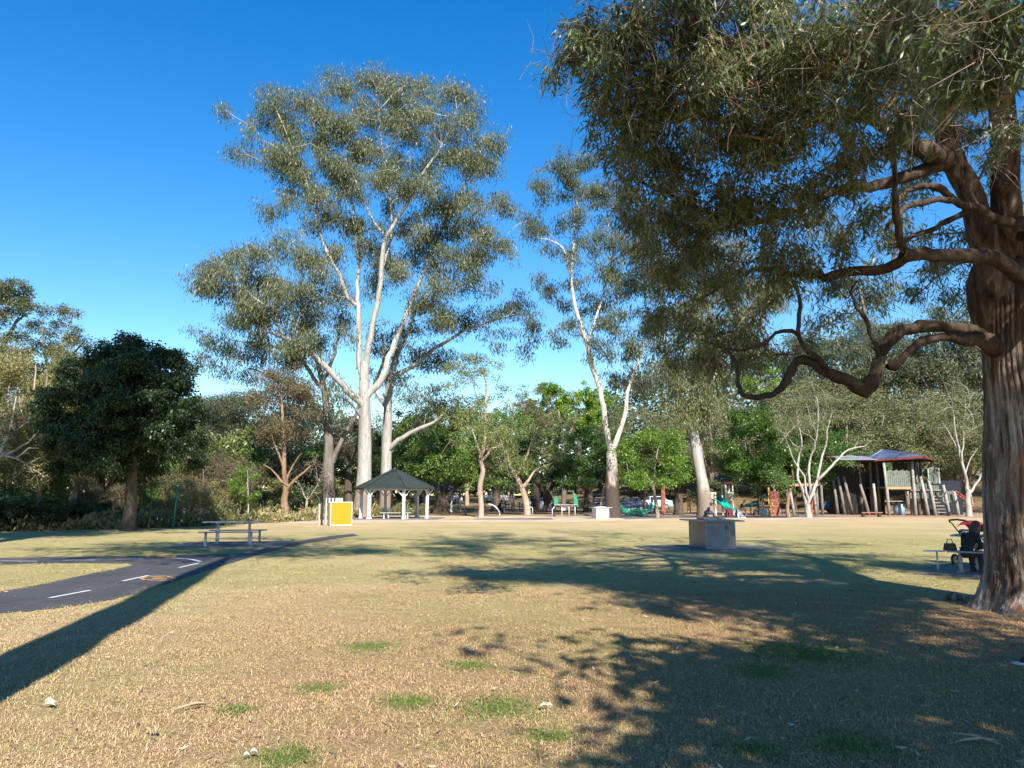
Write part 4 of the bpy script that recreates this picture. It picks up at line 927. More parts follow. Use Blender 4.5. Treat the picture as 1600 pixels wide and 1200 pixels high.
# ------------------------------------------------------------------ trees around the lawn, each drawn from its own outline
def htree(name, label, D, bx, limbs, clumps, bark, leaf, per=60, L=.22, w=.1, sp=(.6, .6, .42), droop=.3, up=.4, dens=.016, r0=.3, seed=1, step=.6, tip=.010, group=None, dz=1.5, sides=4, cr=1.2, cat='tree', spreadD=None):
    b = GX(bx, D); t = Tree(b, seed)
    for i, (pts, rads) in enumerate(limbs):
        P = [W(x, y, D + (t.r.uniform(-.3, .3) if i else 0)) for x, y in pts]
        if i == 0: P = [b + Vector((0, 0, -.2)), b + Vector((0, 0, .3))] + P; rads = [rads[0] * 1.25, rads[0] * 1.05] + list(np.linspace(rads[0], rads[1], len(P) - 2))
        t.limb(P, rads, 10 if i == 0 else 7, .6, 0 if i == 0 else .03)
    for c_ in clumps:
        x, y, rx, ry = c_[:4]; wgt = c_[4] if len(c_) > 4 else 1
        pclump(t, D + t.r.uniform(-1, 1) * (spreadD or dz), x, y, rx, ry, rx * ry * dens * wgt, cr)
    t.grow(step, tip)
    return t.build(name, label, cat, bark, leaf, None, per, L, w, sp, droop, up, group=group, sides=sides)
def round_clumps(cx, cy, rx, ry, n, r, seed=0, flat=.85):
    q = random.Random(seed); out = []
    for i in range(n):
        a = q.uniform(0, 6.283); k = q.uniform(.25, 1) ** .6
        x = cx + rx * k * math.cos(a) * .86; y = cy + ry * k * math.sin(a) * (.86 if math.sin(a) < 0 else flat)
        out.append((x, y, r * q.uniform(.8, 1.25), r * q.uniform(.65, .95)))
    return out

# slim pinkish gum in the centre
htree('gum_tree', 'slim pinkish gum with kinked trunk between the shelter and the barbecue', 63, 752,
      [([(752, 790), (750, 760), (755, 735), (751, 720), (752, 705)], (.22, .16)), ([(752, 712), (757, 690), (758, 650), (760, 610), (756, 580)], (.17, .05)), ([(752, 712), (748, 700), (742, 685), (738, 670)], (.13, .05)),
       ([(754, 720), (760, 712), (768, 700), (775, 698), (784, 695)], (.13, .04)), ([(766, 704), (762, 698), (764, 692)], (.07, .03)), ([(757, 660), (750, 640), (742, 610)], (.08, .03))],
      [(745, 560, 30, 14), (720, 575, 22, 16), (770, 570, 24, 14), (740, 590, 34, 16), (700, 600, 20, 12, .8), (785, 600, 22, 16, .8), (730, 620, 24, 14, .6), (765, 625, 26, 16, .7), (730, 660, 24, 18, .7), (775, 660, 26, 22, .8), (790, 700, 24, 20, .7), (715, 690, 20, 18, .5), (800, 735, 24, 16, .5), (745, 640, 50, 40, .8), (700, 650, 30, 26, .7), (760, 680, 40, 24, .8), (720, 585, 34, 22, 1)],
      B_PINK, leaf_mat('light_gum_leaf', [(0, (.07, .095, .03)), (.5, (.15, .185, .055)), (1, (.25, .28, .09))], (.24, .28, .05), .24, .4), 58, .2, .075, seed=41, dz=2)
htree('gum_tree', 'short pale-trunked tree leaning left in front of the dark figs', 71, 824,
      [([(822, 785), (818, 770), (812, 755), (806, 742)], (.30, .2)), ([(815, 762), (826, 750), (836, 735)], (.2, .07)), ([(806, 744), (796, 725), (790, 700)], (.2, .06)), ([(806, 744), (822, 715), (830, 690)], (.18, .05))],
      round_clumps(818, 702, 66, 46, 30, 19, 3), B_PINK, leaf_mat('mid_leaf', [(0, (.05, .075, .024)), (.5, (.115, .155, .042)), (1, (.20, .235, .07))], (.18, .24, .05), .22, .4), 60, .2, .09, seed=42)
L_FIG2 = leaf_mat('fig_leaf_light', [(0, (.05, .09, .02)), (.5, (.115, .185, .04)), (1, (.20, .28, .06))], (.18, .28, .04), .24, .42, spec=.3)
# figs and other dense trees behind
fig_group = 'dense trees behind the shelter and barbecue'
htree('fig_tree', 'spreading dark green fig with short forked trunk right of the shelter', 78, 690,
      [([(690, 790), (689, 780)], (.8, .6)), ([(690, 784), (680, 768), (668, 752)], (.4, .15)), ([(690, 784), (696, 765), (700, 745)], (.35, .12)), ([(690, 784), (706, 768), (722, 755)], (.35, .12)), ([(688, 784), (684, 760), (684, 740)], (.3, .1))],
      round_clumps(696, 692, 90, 72, 56, 20, 5, .75) + [(665, 745, 26, 14), (740, 752, 30, 13), (775, 752, 26, 11), (790, 758, 18, 8)], B_DARK, L_FIG2, 62, .26, .13, seed=43, dens=.02, dz=3.5)
htree('fig_tree', 'dark round fig left of the forked gum', 84, 918,
      [([(920, 780), (919, 765)], (.5, .4)), ([(919, 770), (908, 750)], (.25, .1)), ([(919, 770), (930, 750)], (.25, .1))],
      round_clumps(908, 714, 52, 54, 30, 17, 6, .85), B_DARK, L_FIG, 62, .26, .13, seed=44, dens=.02, dz=3)
htree('fig_tree', 'low dark fig with drooping crown behind the short leaning tree', 88, 856,
      [([(858, 785), (852, 770)], (.6, .45)), ([(853, 772), (838, 755)], (.25, .1)), ([(853, 772), (872, 752)], (.25, .1))],
      round_clumps(850, 722, 62, 46, 28, 18, 7, .8), B_DARK, L_DARK, 62, .28, .14, seed=45, dens=.02, dz=3)
htree('fig_tree', 'mid green fig hanging low behind the slim pinkish gum', 92, 775,
      [([(776, 780), (776, 765)], (.5, .4)), ([(776, 770), (760, 750)], (.25, .1)), ([(776, 770), (795, 750)], (.25, .1))],
      round_clumps(778, 690, 66, 74, 46, 18, 8, .82), B_DARK, L_FIG2, 60, .28, .13, seed=46, dens=.018, dz=3)
htree('casuarina_tree', 'dark brownish fine-leaved tree behind the low figs', 98, 838,
      [([(838, 740), (836, 690), (834, 650)], (.4, .12))],
      round_clumps(838, 660, 34, 58, 22, 15, 9), B_DARK, L_BROWN, 50, .34, .07, seed=47, droop=.8, dens=.018, dz=3)
htree('gum_tree', 'olive gum with pale bare twigs behind the dark figs', 104, 880,
      [([(882, 750), (880, 690), (872, 640)], (.35, .12)), ([(881, 700), (893, 670), (900, 650)], (.2, .07))],
      round_clumps(878, 650, 42, 46, 20, 16, 10), B_GREY, L_OLIVE, 40, .36, .1, seed=48, dens=.014, dz=3)
htree('gum_tree', 'olive gum behind the dark figs with a thin pointed top', 110, 800,
      [([(800, 750), (800, 690), (802, 630)], (.35, .1))], round_clumps(806, 650, 40, 50, 20, 16, 11) + [(825, 602, 16, 8), (845, 600, 12, 8)], B_GREY, L_GUM2, 40, .36, .1, seed=49, dens=.014, dz=3)
leaf_mat('lime_leaf', [(0, (.07, .12, .012)), (.5, (.15, .24, .022)), (1, (.23, .33, .04))], (.3, .5, .03), .3, .4)
for k, (x, y, rx, ry, sd_, lb) in enumerate(((858, 622, 32, 34, 12, 'left one of the sunlit bright green trees above the dark figs'), (905, 625, 34, 36, 13, 'middle one of the sunlit bright green trees above the dark figs'), (945, 640, 34, 44, 14, 'sunlit bright green tree behind the forked gum trunk'))):
    htree('leafy_tree', lb, 125 + k * 3, x, [([(x, 740), (x, 680), (x, 640)], (.5, .15))], round_clumps(x, y + 16, rx * 1.1, ry * 1.25, 40, 14, sd_), B_DARK, MATS['lime_leaf'], 60, .38, .19, seed=50 + k, dens=.028, dz=4, cr=2)
# round bright tree and its neighbours
htree('round_tree', 'bright green round tree on a slim pale trunk beside the forked gum', 62.5, 1027,
      [([(1026, 795), (1025, 785), (1022, 770), (1020, 755)], (.15, .13)), ([(1021, 762), (1008, 740), (995, 720)], (.09, .04)), ([(1020, 757), (1025, 730), (1028, 700)], (.09, .03)), ([(1021, 760), (1040, 740), (1056, 720)], (.08, .03))],
      round_clumps(1020, 712, 62, 50, 46, 15, 15, .88) + [(978, 745, 18, 12), (1065, 748, 16, 10), (1000, 755, 16, 8), (1040, 755, 18, 8)], B_PINK, L_BRIGHT, 66, .19, .10, seed=53, dens=.026, dz=2.8, tip=.007)
htree('round_tree', 'dark green round tree behind the toddler climbing frame', 70, 1180,
      [([(1188, 790), (1186, 770), (1182, 750)], (.22, .16)), ([(1183, 755), (1165, 735), (1150, 715)], (.12, .05)), ([(1183, 755), (1200, 735), (1215, 715)], (.12, .05)), ([(1183, 755), (1183, 720), (1180, 690)], (.12, .05))],
      round_clumps(1178, 698, 66, 62, 52, 17, 16, .9) + [(1195, 640, 24, 14), (1220, 752, 20, 10), (1150, 750, 20, 10)], B_DARK, leaf_mat('glossy_leaf', [(0, (.028, .068, .012)), (.5, (.065, .135, .022)), (1, (.12, .21, .035))], (.14, .28, .03), .24, .32, spec=.3), 66, .23, .12, seed=54, dens=.024, dz=3)
htree('round_tree', 'dark green tree behind the white multi-stemmed paperbark', 76, 1300,
      [([(1302, 780), (1302, 760)], (.3, .22)), ([(1302, 765), (1288, 740)], (.15, .06)), ([(1302, 765), (1318, 740)], (.15, .06))],
      round_clumps(1295, 714, 50, 46, 34, 16, 17, .9), B_DARK, MATS['glossy_leaf'], 62, .25, .13, seed=55, dens=.022, dz=3)
htree('small_tree', 'small dark tree stem with pale cut base in front of the rusted screen', 63, 1230,
      [([(1230, 800), (1231, 785), (1233, 770)], (.16, .12)), ([(1233, 772), (1222, 762), (1212, 752)], (.07, .03)), ([(1233, 772), (1242, 755)], (.07, .03))],
      round_clumps(1222, 742, 28, 14, 9, 11, 18), B_RED, L_FIG, 40, .2, .1, seed=56, dens=.03)
htree('leafy_tree', 'round bright green treetop seen under the twisted limb', 112, 1197, [([(1197, 740), (1197, 660), (1197, 600)], (.5, .15))], round_clumps(1197, 592, 42, 34, 22, 14, 19), B_DARK, MATS['lime_leaf'], 60, .36, .18, seed=57, dens=.022, dz=3.5, cr=2)
# white multi-stemmed paperbarks
htree('paperbark_tree', 'white paperbark with five splayed stems in front of the playhouse', 63, 1262,
      [([(1262, 800), (1262, 795), (1262, 788)], (.24, .22)), ([(1261, 792), (1256, 770), (1250, 755), (1245, 742), (1248, 715), (1252, 690), (1246, 650)], (.16, .04)), ([(1262, 790), (1266, 765), (1264, 745), (1266, 720), (1275, 690), (1278, 660), (1276, 620)], (.14, .04)),
       ([(1262, 790), (1270, 770), (1276, 750), (1283, 720), (1290, 695), (1294, 665), (1300, 640)], (.15, .04)), ([(1276, 752), (1290, 738), (1305, 722), (1318, 708), (1334, 700), (1352, 697), (1360, 688)], (.12, .03)), ([(1262, 778), (1258, 762), (1257, 745), (1240, 720), (1233, 700), (1226, 680)], (.10, .03)),
       ([(1310, 716), (1325, 712), (1350, 716)], (.06, .02)), ([(1277, 680), (1268, 660), (1262, 640)], (.06, .02)), ([(1246, 700), (1236, 690), (1225, 670)], (.05, .02))],
      round_clumps(1268, 640, 70, 44, 34, 18, 20) + [(1225, 680, 20, 16), (1325, 690, 22, 16, .8), (1345, 705, 18, 10, .7), (1240, 700, 22, 14, .6), (1290, 690, 26, 16, .6), (1330, 730, 14, 8, .6)], B_WHITE, L_OLIVE, 32, .19, .05, sp=(.65, .65, .5), droop=.5, up=0, seed=58, dens=.018, dz=2.5, tip=.009)
htree('paperbark_tree', 'white forked paperbark right of the playhouse, next to the big trunk', 66, 1512,
      [([(1514, 795), (1512, 780), (1514, 765)], (.24, .18)), ([(1512, 778), (1510, 755), (1506, 735), (1500, 710), (1494, 680), (1490, 650)], (.16, .04)), ([(1514, 775), (1524, 758), (1534, 742), (1545, 720)], (.13, .04)), ([(1508, 742), (1503, 715), (1506, 690), (1505, 660)], (.09, .03)),
       ([(1500, 708), (1490, 690), (1478, 668)], (.07, .02)), ([(1508, 738), (1518, 715), (1528, 700)], (.06, .02))],
      round_clumps(1495, 640, 60, 60, 30, 18, 21), B_WHITE, L_OLIVE, 30, .2, .05, sp=(.65, .65, .5), droop=.5, up=0, seed=59, dens=.015, dz=2.5, tip=.009)
# left side of the lawn
htree('red_trunk_tree', 'reddish-trunked tree with bare lower branches left of the bin store', 56, 446,
      [([(446, 795), (444, 780), (447, 768), (446, 755), (444, 735), (444, 700), (442, 660), (440, 620)], (.27, .08)), ([(447, 768), (460, 750), (475, 738), (486, 728)], (.13, .04)), ([(445, 760), (434, 745), (422, 732), (412, 725)], (.10, .03)), ([(446, 752), (456, 730), (470, 708)], (.1, .03)), ([(444, 730), (432, 700), (424, 680)], (.1, .03)), ([(443, 700), (456, 670), (466, 650)], (.1, .03))],
      round_clumps(440, 630, 60, 74, 46, 18, 22), B_RED, L_BROWN, 56, .2, .065, seed=60, dens=.021, dz=2.2, droop=.2)
htree('small_tree', 'bare grey twiggy shrub behind the reddish trunk', 60, 478, [([(478, 800), (480, 780)], (.1, .08)), ([(480, 782), (470, 760), (462, 740)], (.05, .02)), ([(480, 782), (494, 760), (505, 742)], (.05, .02))],
      round_clumps(482, 748, 38, 34, 22, 13, 23), plain('bare_branch', (.30, .25, .21), .8, var=.3, scale=2), L_BROWN, 7, .2, .05, seed=61, dens=.05, droop=0, tip=.012)
htree('sapling', 'bright green sapling on a thin pale stem behind the left picnic table', 50, 388, [([(388, 800), (388, 780), (387, 755), (387, 735)], (.055, .02))], round_clumps(387, 757, 28, 30, 20, 9, 24), B_WHITE, L_BRIGHT, 34, .14, .06, sp=(.28, .28, .18), seed=62, dens=.07, dz=1, cr=.5, step=.35, tip=.006)
htree('sapling', 'thin dark stem of a young tree right of the dark round tree', 40.5, 235, [([(235, 800), (236, 780), (237, 760)], (.05, .02))], round_clumps(238, 752, 14, 9, 4, 8, 25), B_DARK, L_FIG, 20, .14, .06, sp=(.3, .3, .2), seed=63, dens=.06, dz=.6, cr=.4, step=.35, tip=.006)
htree('gum_tree', 'dark vine-hung trunk between the grey gum and the tallest gum', 73, 545,
      [([(545, 795), (544, 760), (545, 730)], (.4, .3)), ([(545, 735), (538, 705), (530, 680)], (.22, .07)), ([(545, 735), (556, 700), (566, 680)], (.2, .06))],
      round_clumps(548, 680, 36, 34, 18, 15, 26), B_DARK, L_BROWN, 45, .26, .08, seed=64, dens=.015, dz=2)
# tall trees of the left woods
htree('gum_tree', 'tall gum at the far left edge, flat sunlit crown above the woods', 58, -20,
      [([(-20, 760), (-15, 700), (-10, 620), (-5, 560)], (.45, .25)), ([(-5, 565), (15, 520), (30, 495)], (.2, .07)), ([(-5, 565), (-20, 520), (-10, 480)], (.2, .07)), ([(0, 545), (25, 505), (45, 490)], (.12, .05))],
      [(0, 455, 34, 18), (30, 462, 28, 16), (-25, 450, 30, 20), (10, 440, 20, 10), (45, 475, 18, 12), (15, 480, 34, 12), (-10, 500, 34, 16), (-40, 480, 30, 30), (-30, 540, 30, 30)], B_GREY, L_GUM, 90, .28, .09, seed=65, dens=.026, dz=2.5, up=.3)
htree('gum_tree', 'tall gum with layered open crown in the left woods', 62, 85,
      [([(85, 760), (84, 700), (80, 640), (78, 580)], (.4, .2)), ([(79, 600), (68, 540), (66, 500)], (.16, .05)), ([(79, 590), (95, 545), (112, 500)], (.16, .05)), ([(80, 610), (110, 560), (135, 530)], (.14, .04)), ([(80, 620), (50, 570), (36, 540)], (.12, .04))],
      [(72, 482, 18, 8), (95, 488, 24, 10), (120, 492, 14, 8), (60, 505, 18, 8), (85, 510, 30, 10), (35, 520, 24, 14), (60, 535, 26, 12), (115, 530, 24, 16), (135, 545, 16, 14), (90, 550, 34, 16), (125, 565, 26, 14), (60, 570, 30, 18), (30, 550, 26, 16), (100, 580, 34, 16)], B_GREY, L_GUM, 85, .28, .08, seed=66, dens=.024, dz=2.5, up=.2)
ol = leaf_mat('straw_leaf', [(0, (.09, .095, .03)), (.5, (.20, .19, .065)), (1, (.33, .30, .12))], (.26, .25, .07), .22, .5)
for k, (x, top, D, rx, lb) in enumerate(((22, 525, 45, 62, 'straw-green twiggy tree at the left edge of the woods'), (112, 540, 50, 52, 'straw-green twiggy tree directly left of the dark round tree'), (60, 600, 42, 46, 'low straw-green tree in the left woods with bare stems'))):
    htree('woodland_tree', lb, D, x, [([(x, 780), (x + 2, 720), (x, 660)], (.16, .08)), ([(x, 740), (x - 20, 680), (x - 30, 620)], (.09, .03)), ([(x, 740), (x + 22, 680), (x + 30, 610)], (.09, .03)), ([(x, 720), (x - 8, 640), (x - 4, 570)], (.09, .03)), ([(x, 720), (x + 10, 650), (x + 14, 580)], (.08, .03))],
          round_clumps(x, (top + 790) / 2 - 8, rx, (790 - top) / 2 - 12, 64, 19, 30 + k), B_PINK, ol, 60, .19, .062, seed=67 + k, dens=.019, dz=2.2, droop=-.2, tip=.009)
htree('bare_tree', 'leafless grey-limbed tree at the left edge below the straw-green trees', 39.5, -12,
      [([(-12, 790), (-8, 740), (-6, 715)], (.22, .16)), ([(-6, 718), (10, 690), (20, 650), (26, 620)], (.1, .03)), ([(-6, 718), (20, 705), (45, 690), (62, 672)], (.09, .025)), ([(-4, 712), (25, 715), (50, 730), (70, 745)], (.08, .02)), ([(10, 690), (30, 670), (56, 650)], (.06, .02)), ([(-8, 725), (-20, 690), (-20, 650)], (.1, .03)), ([(30, 716), (44, 700), (60, 700)], (.05, .015))],
      [(20, 660, 34, 30, .5), (45, 680, 30, 24, .5), (50, 730, 28, 18, .5), (0, 690, 30, 30, .4)], plain('pale_dead_wood', (.42, .37, .33), .8, var=.25, scale=2), L_BROWN, 5, .12, .03, seed=71, dens=.10, tip=.010, droop=0)

# ------------------------------------------------------------------ copies: understorey and the trees further back
def proto(name, kind, seed):
    r_ = random.Random(seed); t = Tree((0, 0, 0), seed)
    K = dict(
        fig=dict(h=9, cr=4.6, cb=1.6, tr=.35, bark=B_DARK, leaf=L_FIG, n=26, tips=9, per=62, L=.28, w=.14, sp=(.65, .65, .45), droop=.3, up=.5),
        gum=dict(h=17, cr=4.8, cb=6.5, tr=.32, bark=B_GREY, leaf=L_GUM2, n=34, tips=11, per=56, L=.24, w=.075, sp=(.85, .85, .6), droop=.6, up=.1),
        olive=dict(h=11, cr=4.6, cb=2.0, tr=.18, bark=B_PINK, leaf=L_OLIVE, n=38, tips=11, per=52, L=.20, w=.065, sp=(.75, .75, .55), droop=.3, up=0),
        green=dict(h=5, cr=2.8, cb=.6, tr=.1, bark=B_DARK, leaf=MATS['mid_leaf'], n=20, tips=9, per=36, L=.20, w=.09, sp=(.5, .5, .35), droop=.1, up=.3),
        straw=dict(h=3.6, cr=2.2, cb=.3, tr=.06, bark=B_WHITE, leaf=ol, n=18, tips=9, per=30, L=.16, w=.05, sp=(.42, .42, .34), droop=-.2, up=0),
        dark=dict(h=3.8, cr=2.4, cb=.2, tr=.07, bark=B_DARK, leaf=L_DARK, n=20, tips=9, per=38, L=.20, w=.09, sp=(.45, .45, .35), droop=.1, up=.3),
        brown=dict(h=5.5, cr=2.6, cb=.8, tr=.09, bark=B_GREY, leaf=L_BROWN, n=22, tips=10, per=24, L=.20, w=.05, sp=(.55, .55, .45), droop=.1, up=0))[kind]
    h, cr, cb = K['h'], K['cr'], K['cb']
    t.limb([(0, 0, -.3), (0, 0, .3), (.1, 0, cb * .8), (.2, .1, h * .45), (.1, 0, h * .7)], [K['tr'] * 1.3, K['tr'] * 1.1, K['tr'], K['tr'] * .6, K['tr'] * .25], 7, .9)
    for k in range(5):
        a = k * 1.256 + r_.uniform(-.4, .4); z0 = cb * r_.uniform(.6, 1.1) + .2; rr = cr * r_.uniform(.45, .7)
        t.limb([(0, 0, z0), (rr * .5 * math.cos(a), rr * .5 * math.sin(a), z0 + (h - z0) * .3), (rr * math.cos(a), rr * math.sin(a), z0 + (h - z0) * .55)], [K['tr'] * .5, K['tr'] * .35, K['tr'] * .12], 6, .8, .04)
    for k in range(K['n']):
        a = r_.uniform(0, 6.28); e = math.asin(r_.uniform(-.85, 1)); q = r_.uniform(.45, .92)
        c_ = (cr * q * math.cos(e) * math.cos(a), cr * q * math.cos(e) * math.sin(a), (h + cb) / 2 + (h - cb) / 2 * q * math.sin(e))
        t.clump(c_, (cr * .24, cr * .24, (h - cb) * .11), K['tips'])
    t.grow(.8 if h > 6 else .45, .012)
    return t.build(name, 'tree', 'tree' if h > 4.5 else 'shrub', K['bark'], K['leaf'], None, K['per'], K['L'], K['w'], K['sp'], K['droop'], K['up'], loc=(0, 0, 0))
PR = {}
for nm, kd, sds in (('fig_tree', 'fig', (1, 2)), ('gum_tree', 'gum', (3, 4, 5)), ('olive_tree', 'olive', (6, 7, 8)), ('shrub', 'green', (9, 10)), ('shrub', 'straw', (11, 12)), ('shrub', 'dark', (13, 14)), ('scrubby_tree', 'brown', (15, 16))):
    PR[kd] = [proto(nm, kd, s_) for s_ in sds]
USED = set()
def put(kind, x, D, top, label, wide=1.0, group=None):
    """a tree whose top shows at row `top` in column x at distance D"""
    H = dict(fig=9, gum=17, olive=11, green=5, straw=3.6, dark=3.8, brown=5.5)[kind]
    p = GX(x, D); p.z = float(hill(p.x, p.y)) - .05
    z = W(x, top, D).z; s_ = max(.3, (z - p.z) / (H * 1.04)); r_ = random.Random(int(x * 7 + D)); pr = PR[kind][r_.randrange(len(PR[kind]))]
    sc = (s_ * wide, s_ * wide, s_)
    if pr.name not in USED:
        USED.add(pr.name); pr.location = p; pr.rotation_euler.z = r_.uniform(0, 6.28); pr.scale = sc; pr['label'] = label
        if group: pr['group'] = group
        return pr
    return copy_tree(pr, p, r_.uniform(0, 6.28), sc, label, group)
gl, gm_, gr_ = 'shrubs and trees of the left woods', 'trees behind the lawn', 'olive trees behind the playground'
for a in (
    # left woods, from near to far
    ('dark', -28, 37, 752, 'low dark shrub at the very left edge of the woods', 1.2, gl), ('dark', 22, 38, 762, 'low dark shrub in the shade left of the dark round tree', 1.3, gl), ('dark', 75, 39, 768, 'dark shaded shrub half hidden by the dark round tree crown', 1.3, gl),
    ('green', 0, 42, 700, 'tall shaded green shrub at the left edge', 1.1, gl), ('green', 50, 43, 712, 'shaded green shrub below the bare grey tree', 1.1, gl), ('dark', 120, 41, 775, 'low dark shrub left of the dark round tree trunk', 1.2, gl),
    ('brown', 130, 46, 742, 'brownish shrub left of the dark round tree trunk', 1.2, gl), ('dark', 165, 44, 778, 'low dark shrub just left of the round tree trunk', 1.2, gl), ('brown', 185, 50, 748, 'reddish brown shrub behind the round tree trunk', 1.1, gl),
    ('green', 225, 47, 765, 'green shrub right of the round tree trunk', 1.1, gl), ('straw', 262, 49, 770, 'straw-green shrub between the round tree trunk and green pole', 1.2, gl), ('straw', 298, 47, 745, 'yellow-green shrub right of the green pole', 1.2, gl),
    ('straw', 330, 50, 752, 'yellow-green shrub behind the left end of the picnic table', 1.2, gl), ('brown', 312, 54, 690, 'brown twiggy tree right of the dark round tree', 1.1, gl), ('brown', 355, 57, 700, 'brown twiggy tree behind the bright green sapling', 1.1, gl),
    ('dark', 350, 54, 785, 'low dark shrub left of the sapling', 1.2, gl), ('green', 400, 60, 768, 'green shrub right of the sapling', 1.2, gl), ('green', 330, 62, 668, 'light green tree right of the dark round tree, above the brown scrub', 1.0, gl),
    ('green', 368, 64, 655, 'light green tree over the brown scrub, beside the reddish trunk', 1.0, gl), ('dark', 420, 62, 788, 'low dark shrub left of the reddish trunk', 1.3, gl), ('dark', 470, 64, 785, 'low dark shrub right of the reddish trunk', 1.4, gl),
    ('green', 500, 72, 755, 'green shrub left of the bin store', 1.2, gl), ('straw', 525, 84, 770, 'sunlit straw shrub behind the bin store', 1.6, gl), ('green', 490, 82, 735, 'green shrub behind the grey gum trunk', 1.2, gl),
    ('fig', 160, 58, 640, 'dense dark tree behind the round tree, left side', .9, gl), ('fig', 255, 60, 690, 'dense dark tree behind the round tree, right side', .9, gl), ('olive', -30, 50, 610, 'olive tree outside the left edge of the woods', 1, gl),
    ('gum', 305, 82, 600, 'hazy gum right of the round tree top', 1.3, gl), ('gum', 345, 86, 596, 'hazy grey-green gum left of the grey gum crown', 1.4, gl), ('gum', 395, 88, 588, 'hazy grey-green gum behind the reddish-trunked tree', 1.4, gl), ('gum', 140, 70, 548, 'gum crown rising behind the round tree, left of its top', 1.2, gl),
    ('olive', 230, 75, 640, 'olive tree behind the right half of the round tree', 1.2, gl), ('olive', 430, 80, 650, 'olive tree behind the reddish-trunked tree', 1.3, gl), ('olive', 500, 96, 640, 'olive tree behind the grey gum fork', 1.3, gl),
    # middle
    ('fig', 560, 100, 690, 'dark tree directly behind the tallest gum trunk', 1.3, gm_), ('fig', 625, 96, 700, 'dark tree behind the shelter roof', 1.3, gm_), ('fig', 655, 104, 655, 'tall dark tree behind the second white gum', 1.3, gm_), ('olive', 590, 112, 640, 'olive tree behind the two white gums', 1.4, gm_),
    ('straw', 600, 92, 772, 'pale sunlit grassy shrub seen through the shelter', 2.0, gm_), ('straw', 635, 95, 775, 'pale sunlit grassy shrub at the right side of the shelter', 2.0, gm_), ('olive', 730, 112, 640, 'olive tree behind the slim pinkish gum', 1.4, gm_),
    ('olive', 700, 120, 622, 'far olive tree above the spreading fig', 1.4, gm_), ('fig', 950, 108, 690, 'dark tree behind the forked gum', 1.4, gm_), ('fig', 990, 116, 668, 'dark tree behind the round bright tree, left', 1.4, gm_), ('fig', 1060, 105, 700, 'dark tree behind the round bright tree, right', 1.3, gm_),
    ('olive', 1000, 126, 630, 'far olive tree above the round bright tree', 1.4, gm_), ('olive', 1060, 110, 640, 'grey-olive tree left of the thick pale gum top', 1.4, gm_), ('olive', 1110, 108, 600, 'olive tree behind the thick pale gum', 1.4, gm_), ('green', 1105, 80, 745, 'green shrubby tree right of the thick pale gum trunk', 1.5, gm_),
    # right, behind the playground
    ('olive', 1150, 115, 620, 'olive tree behind the dark green round tree', 1.4, gr_), ('olive', 1235, 108, 590, 'olive tree under the twisted limb, left', 1.4, gr_), ('olive', 1285, 112, 560, 'olive tree under the twisted limb, middle', 1.3, gr_), ('olive', 1330, 100, 590, 'olive tree above the playhouse roof, left', 1.4, gr_),
    ('olive', 1375, 104, 600, 'olive tree directly above the playhouse roof', 1.4, gr_), ('olive', 1420, 98, 610, 'olive tree above the playhouse, right', 1.4, gr_), ('olive', 1465, 106, 590, 'olive tree between the playhouse and right paperbark', 1.4, gr_), ('olive', 1515, 100, 600, 'olive tree behind the right paperbark', 1.4, gr_),
    ('gum', 1300, 118, 500, 'tall gum seen through the gap above the twisted limb', 1.4, gr_), ('gum', 1400, 116, 470, 'tall gum behind the upper limb', 1.1, gr_),
    ('gum', 1500, 114, 455, 'tall gum immediately left of the big trunk', 1.15, gr_), ('olive', 1440, 116, 540, 'tall olive tree left of the big trunk', 1.5, gr_), ('gum', 1590, 112, 430, 'gum behind the right side of the big trunk', 1.4, gr_), ('olive', 1600, 104, 560, 'olive tree behind the right side of the big trunk', 1.4, gr_),
    ('fig', 1345, 92, 690, 'dark tree behind the left part of the playhouse', 1.2, gr_), ('green', 1470, 96, 745, 'green bush right of the playhouse balcony', 1.4, gr_), ('fig', 1240, 96, 700, 'dark tree behind the pergola', 1.2, gr_), ('green', 1300, 95, 758, 'green bush seen beside the blue car', 1.3, gr_),
    ('fig', 0, 54, 640, 'dense dark tree deep in the left woods at the frame edge', 1.0, gl), ('fig', 70, 56, 655, 'dense dark tree deep in the left woods behind the bare grey tree', 1.0, gl), ('olive', 45, 66, 560, 'olive tree in the left woods under the open crowned gum', 1.3, gl), ('olive', 150, 68, 580, 'olive tree in the left woods behind the round tree, left', 1.3, gl), ('olive', 290, 70, 660, 'olive tree behind the brown twiggy tree', 1.2, gl), ('fig', 360, 74, 680, 'dark tree behind the sapling', 1.1, gl), ('fig', 480, 86, 690, 'dark tree behind the bin store', 1.2, gl),
    ('olive', 5, 53, 515, 'straw-olive tree rising at the left frame edge', .9, gl), ('olive', 62, 54, 532, 'straw-olive tree left of the round tree, under the open gum', .9, gl), ('olive', 118, 56, 548, 'straw-olive tree touching the round tree crown', .9, gl),
    ('olive', 1680, 80, 560, 'olive tree outside the right edge', 1.4, gr_)): put(*a)

for k, px in enumerate(range(-60, 540, 17)):
    put(('green', 'dark', 'brown', 'dark', 'straw')[k % 5], px, 62 + (k * 7) % 15 + max(0, px - 300) * .03, 744 + (k * 13) % 22, 'low shrub in the tangled back row of the left woods', 1.3, 'back row of shrubs in the left woods')
for k, px in enumerate(range(560, 1640, 26)):
    put(('green', 'dark', 'fig')[k % 3], px, 128 + (k * 5) % 9, 728 + (k * 13) % 18 - (10 if px > 1000 else 0), 'low bushy tree in the hedge-like row beyond the car park', 1.5, 'row of bushy trees beyond the car park')
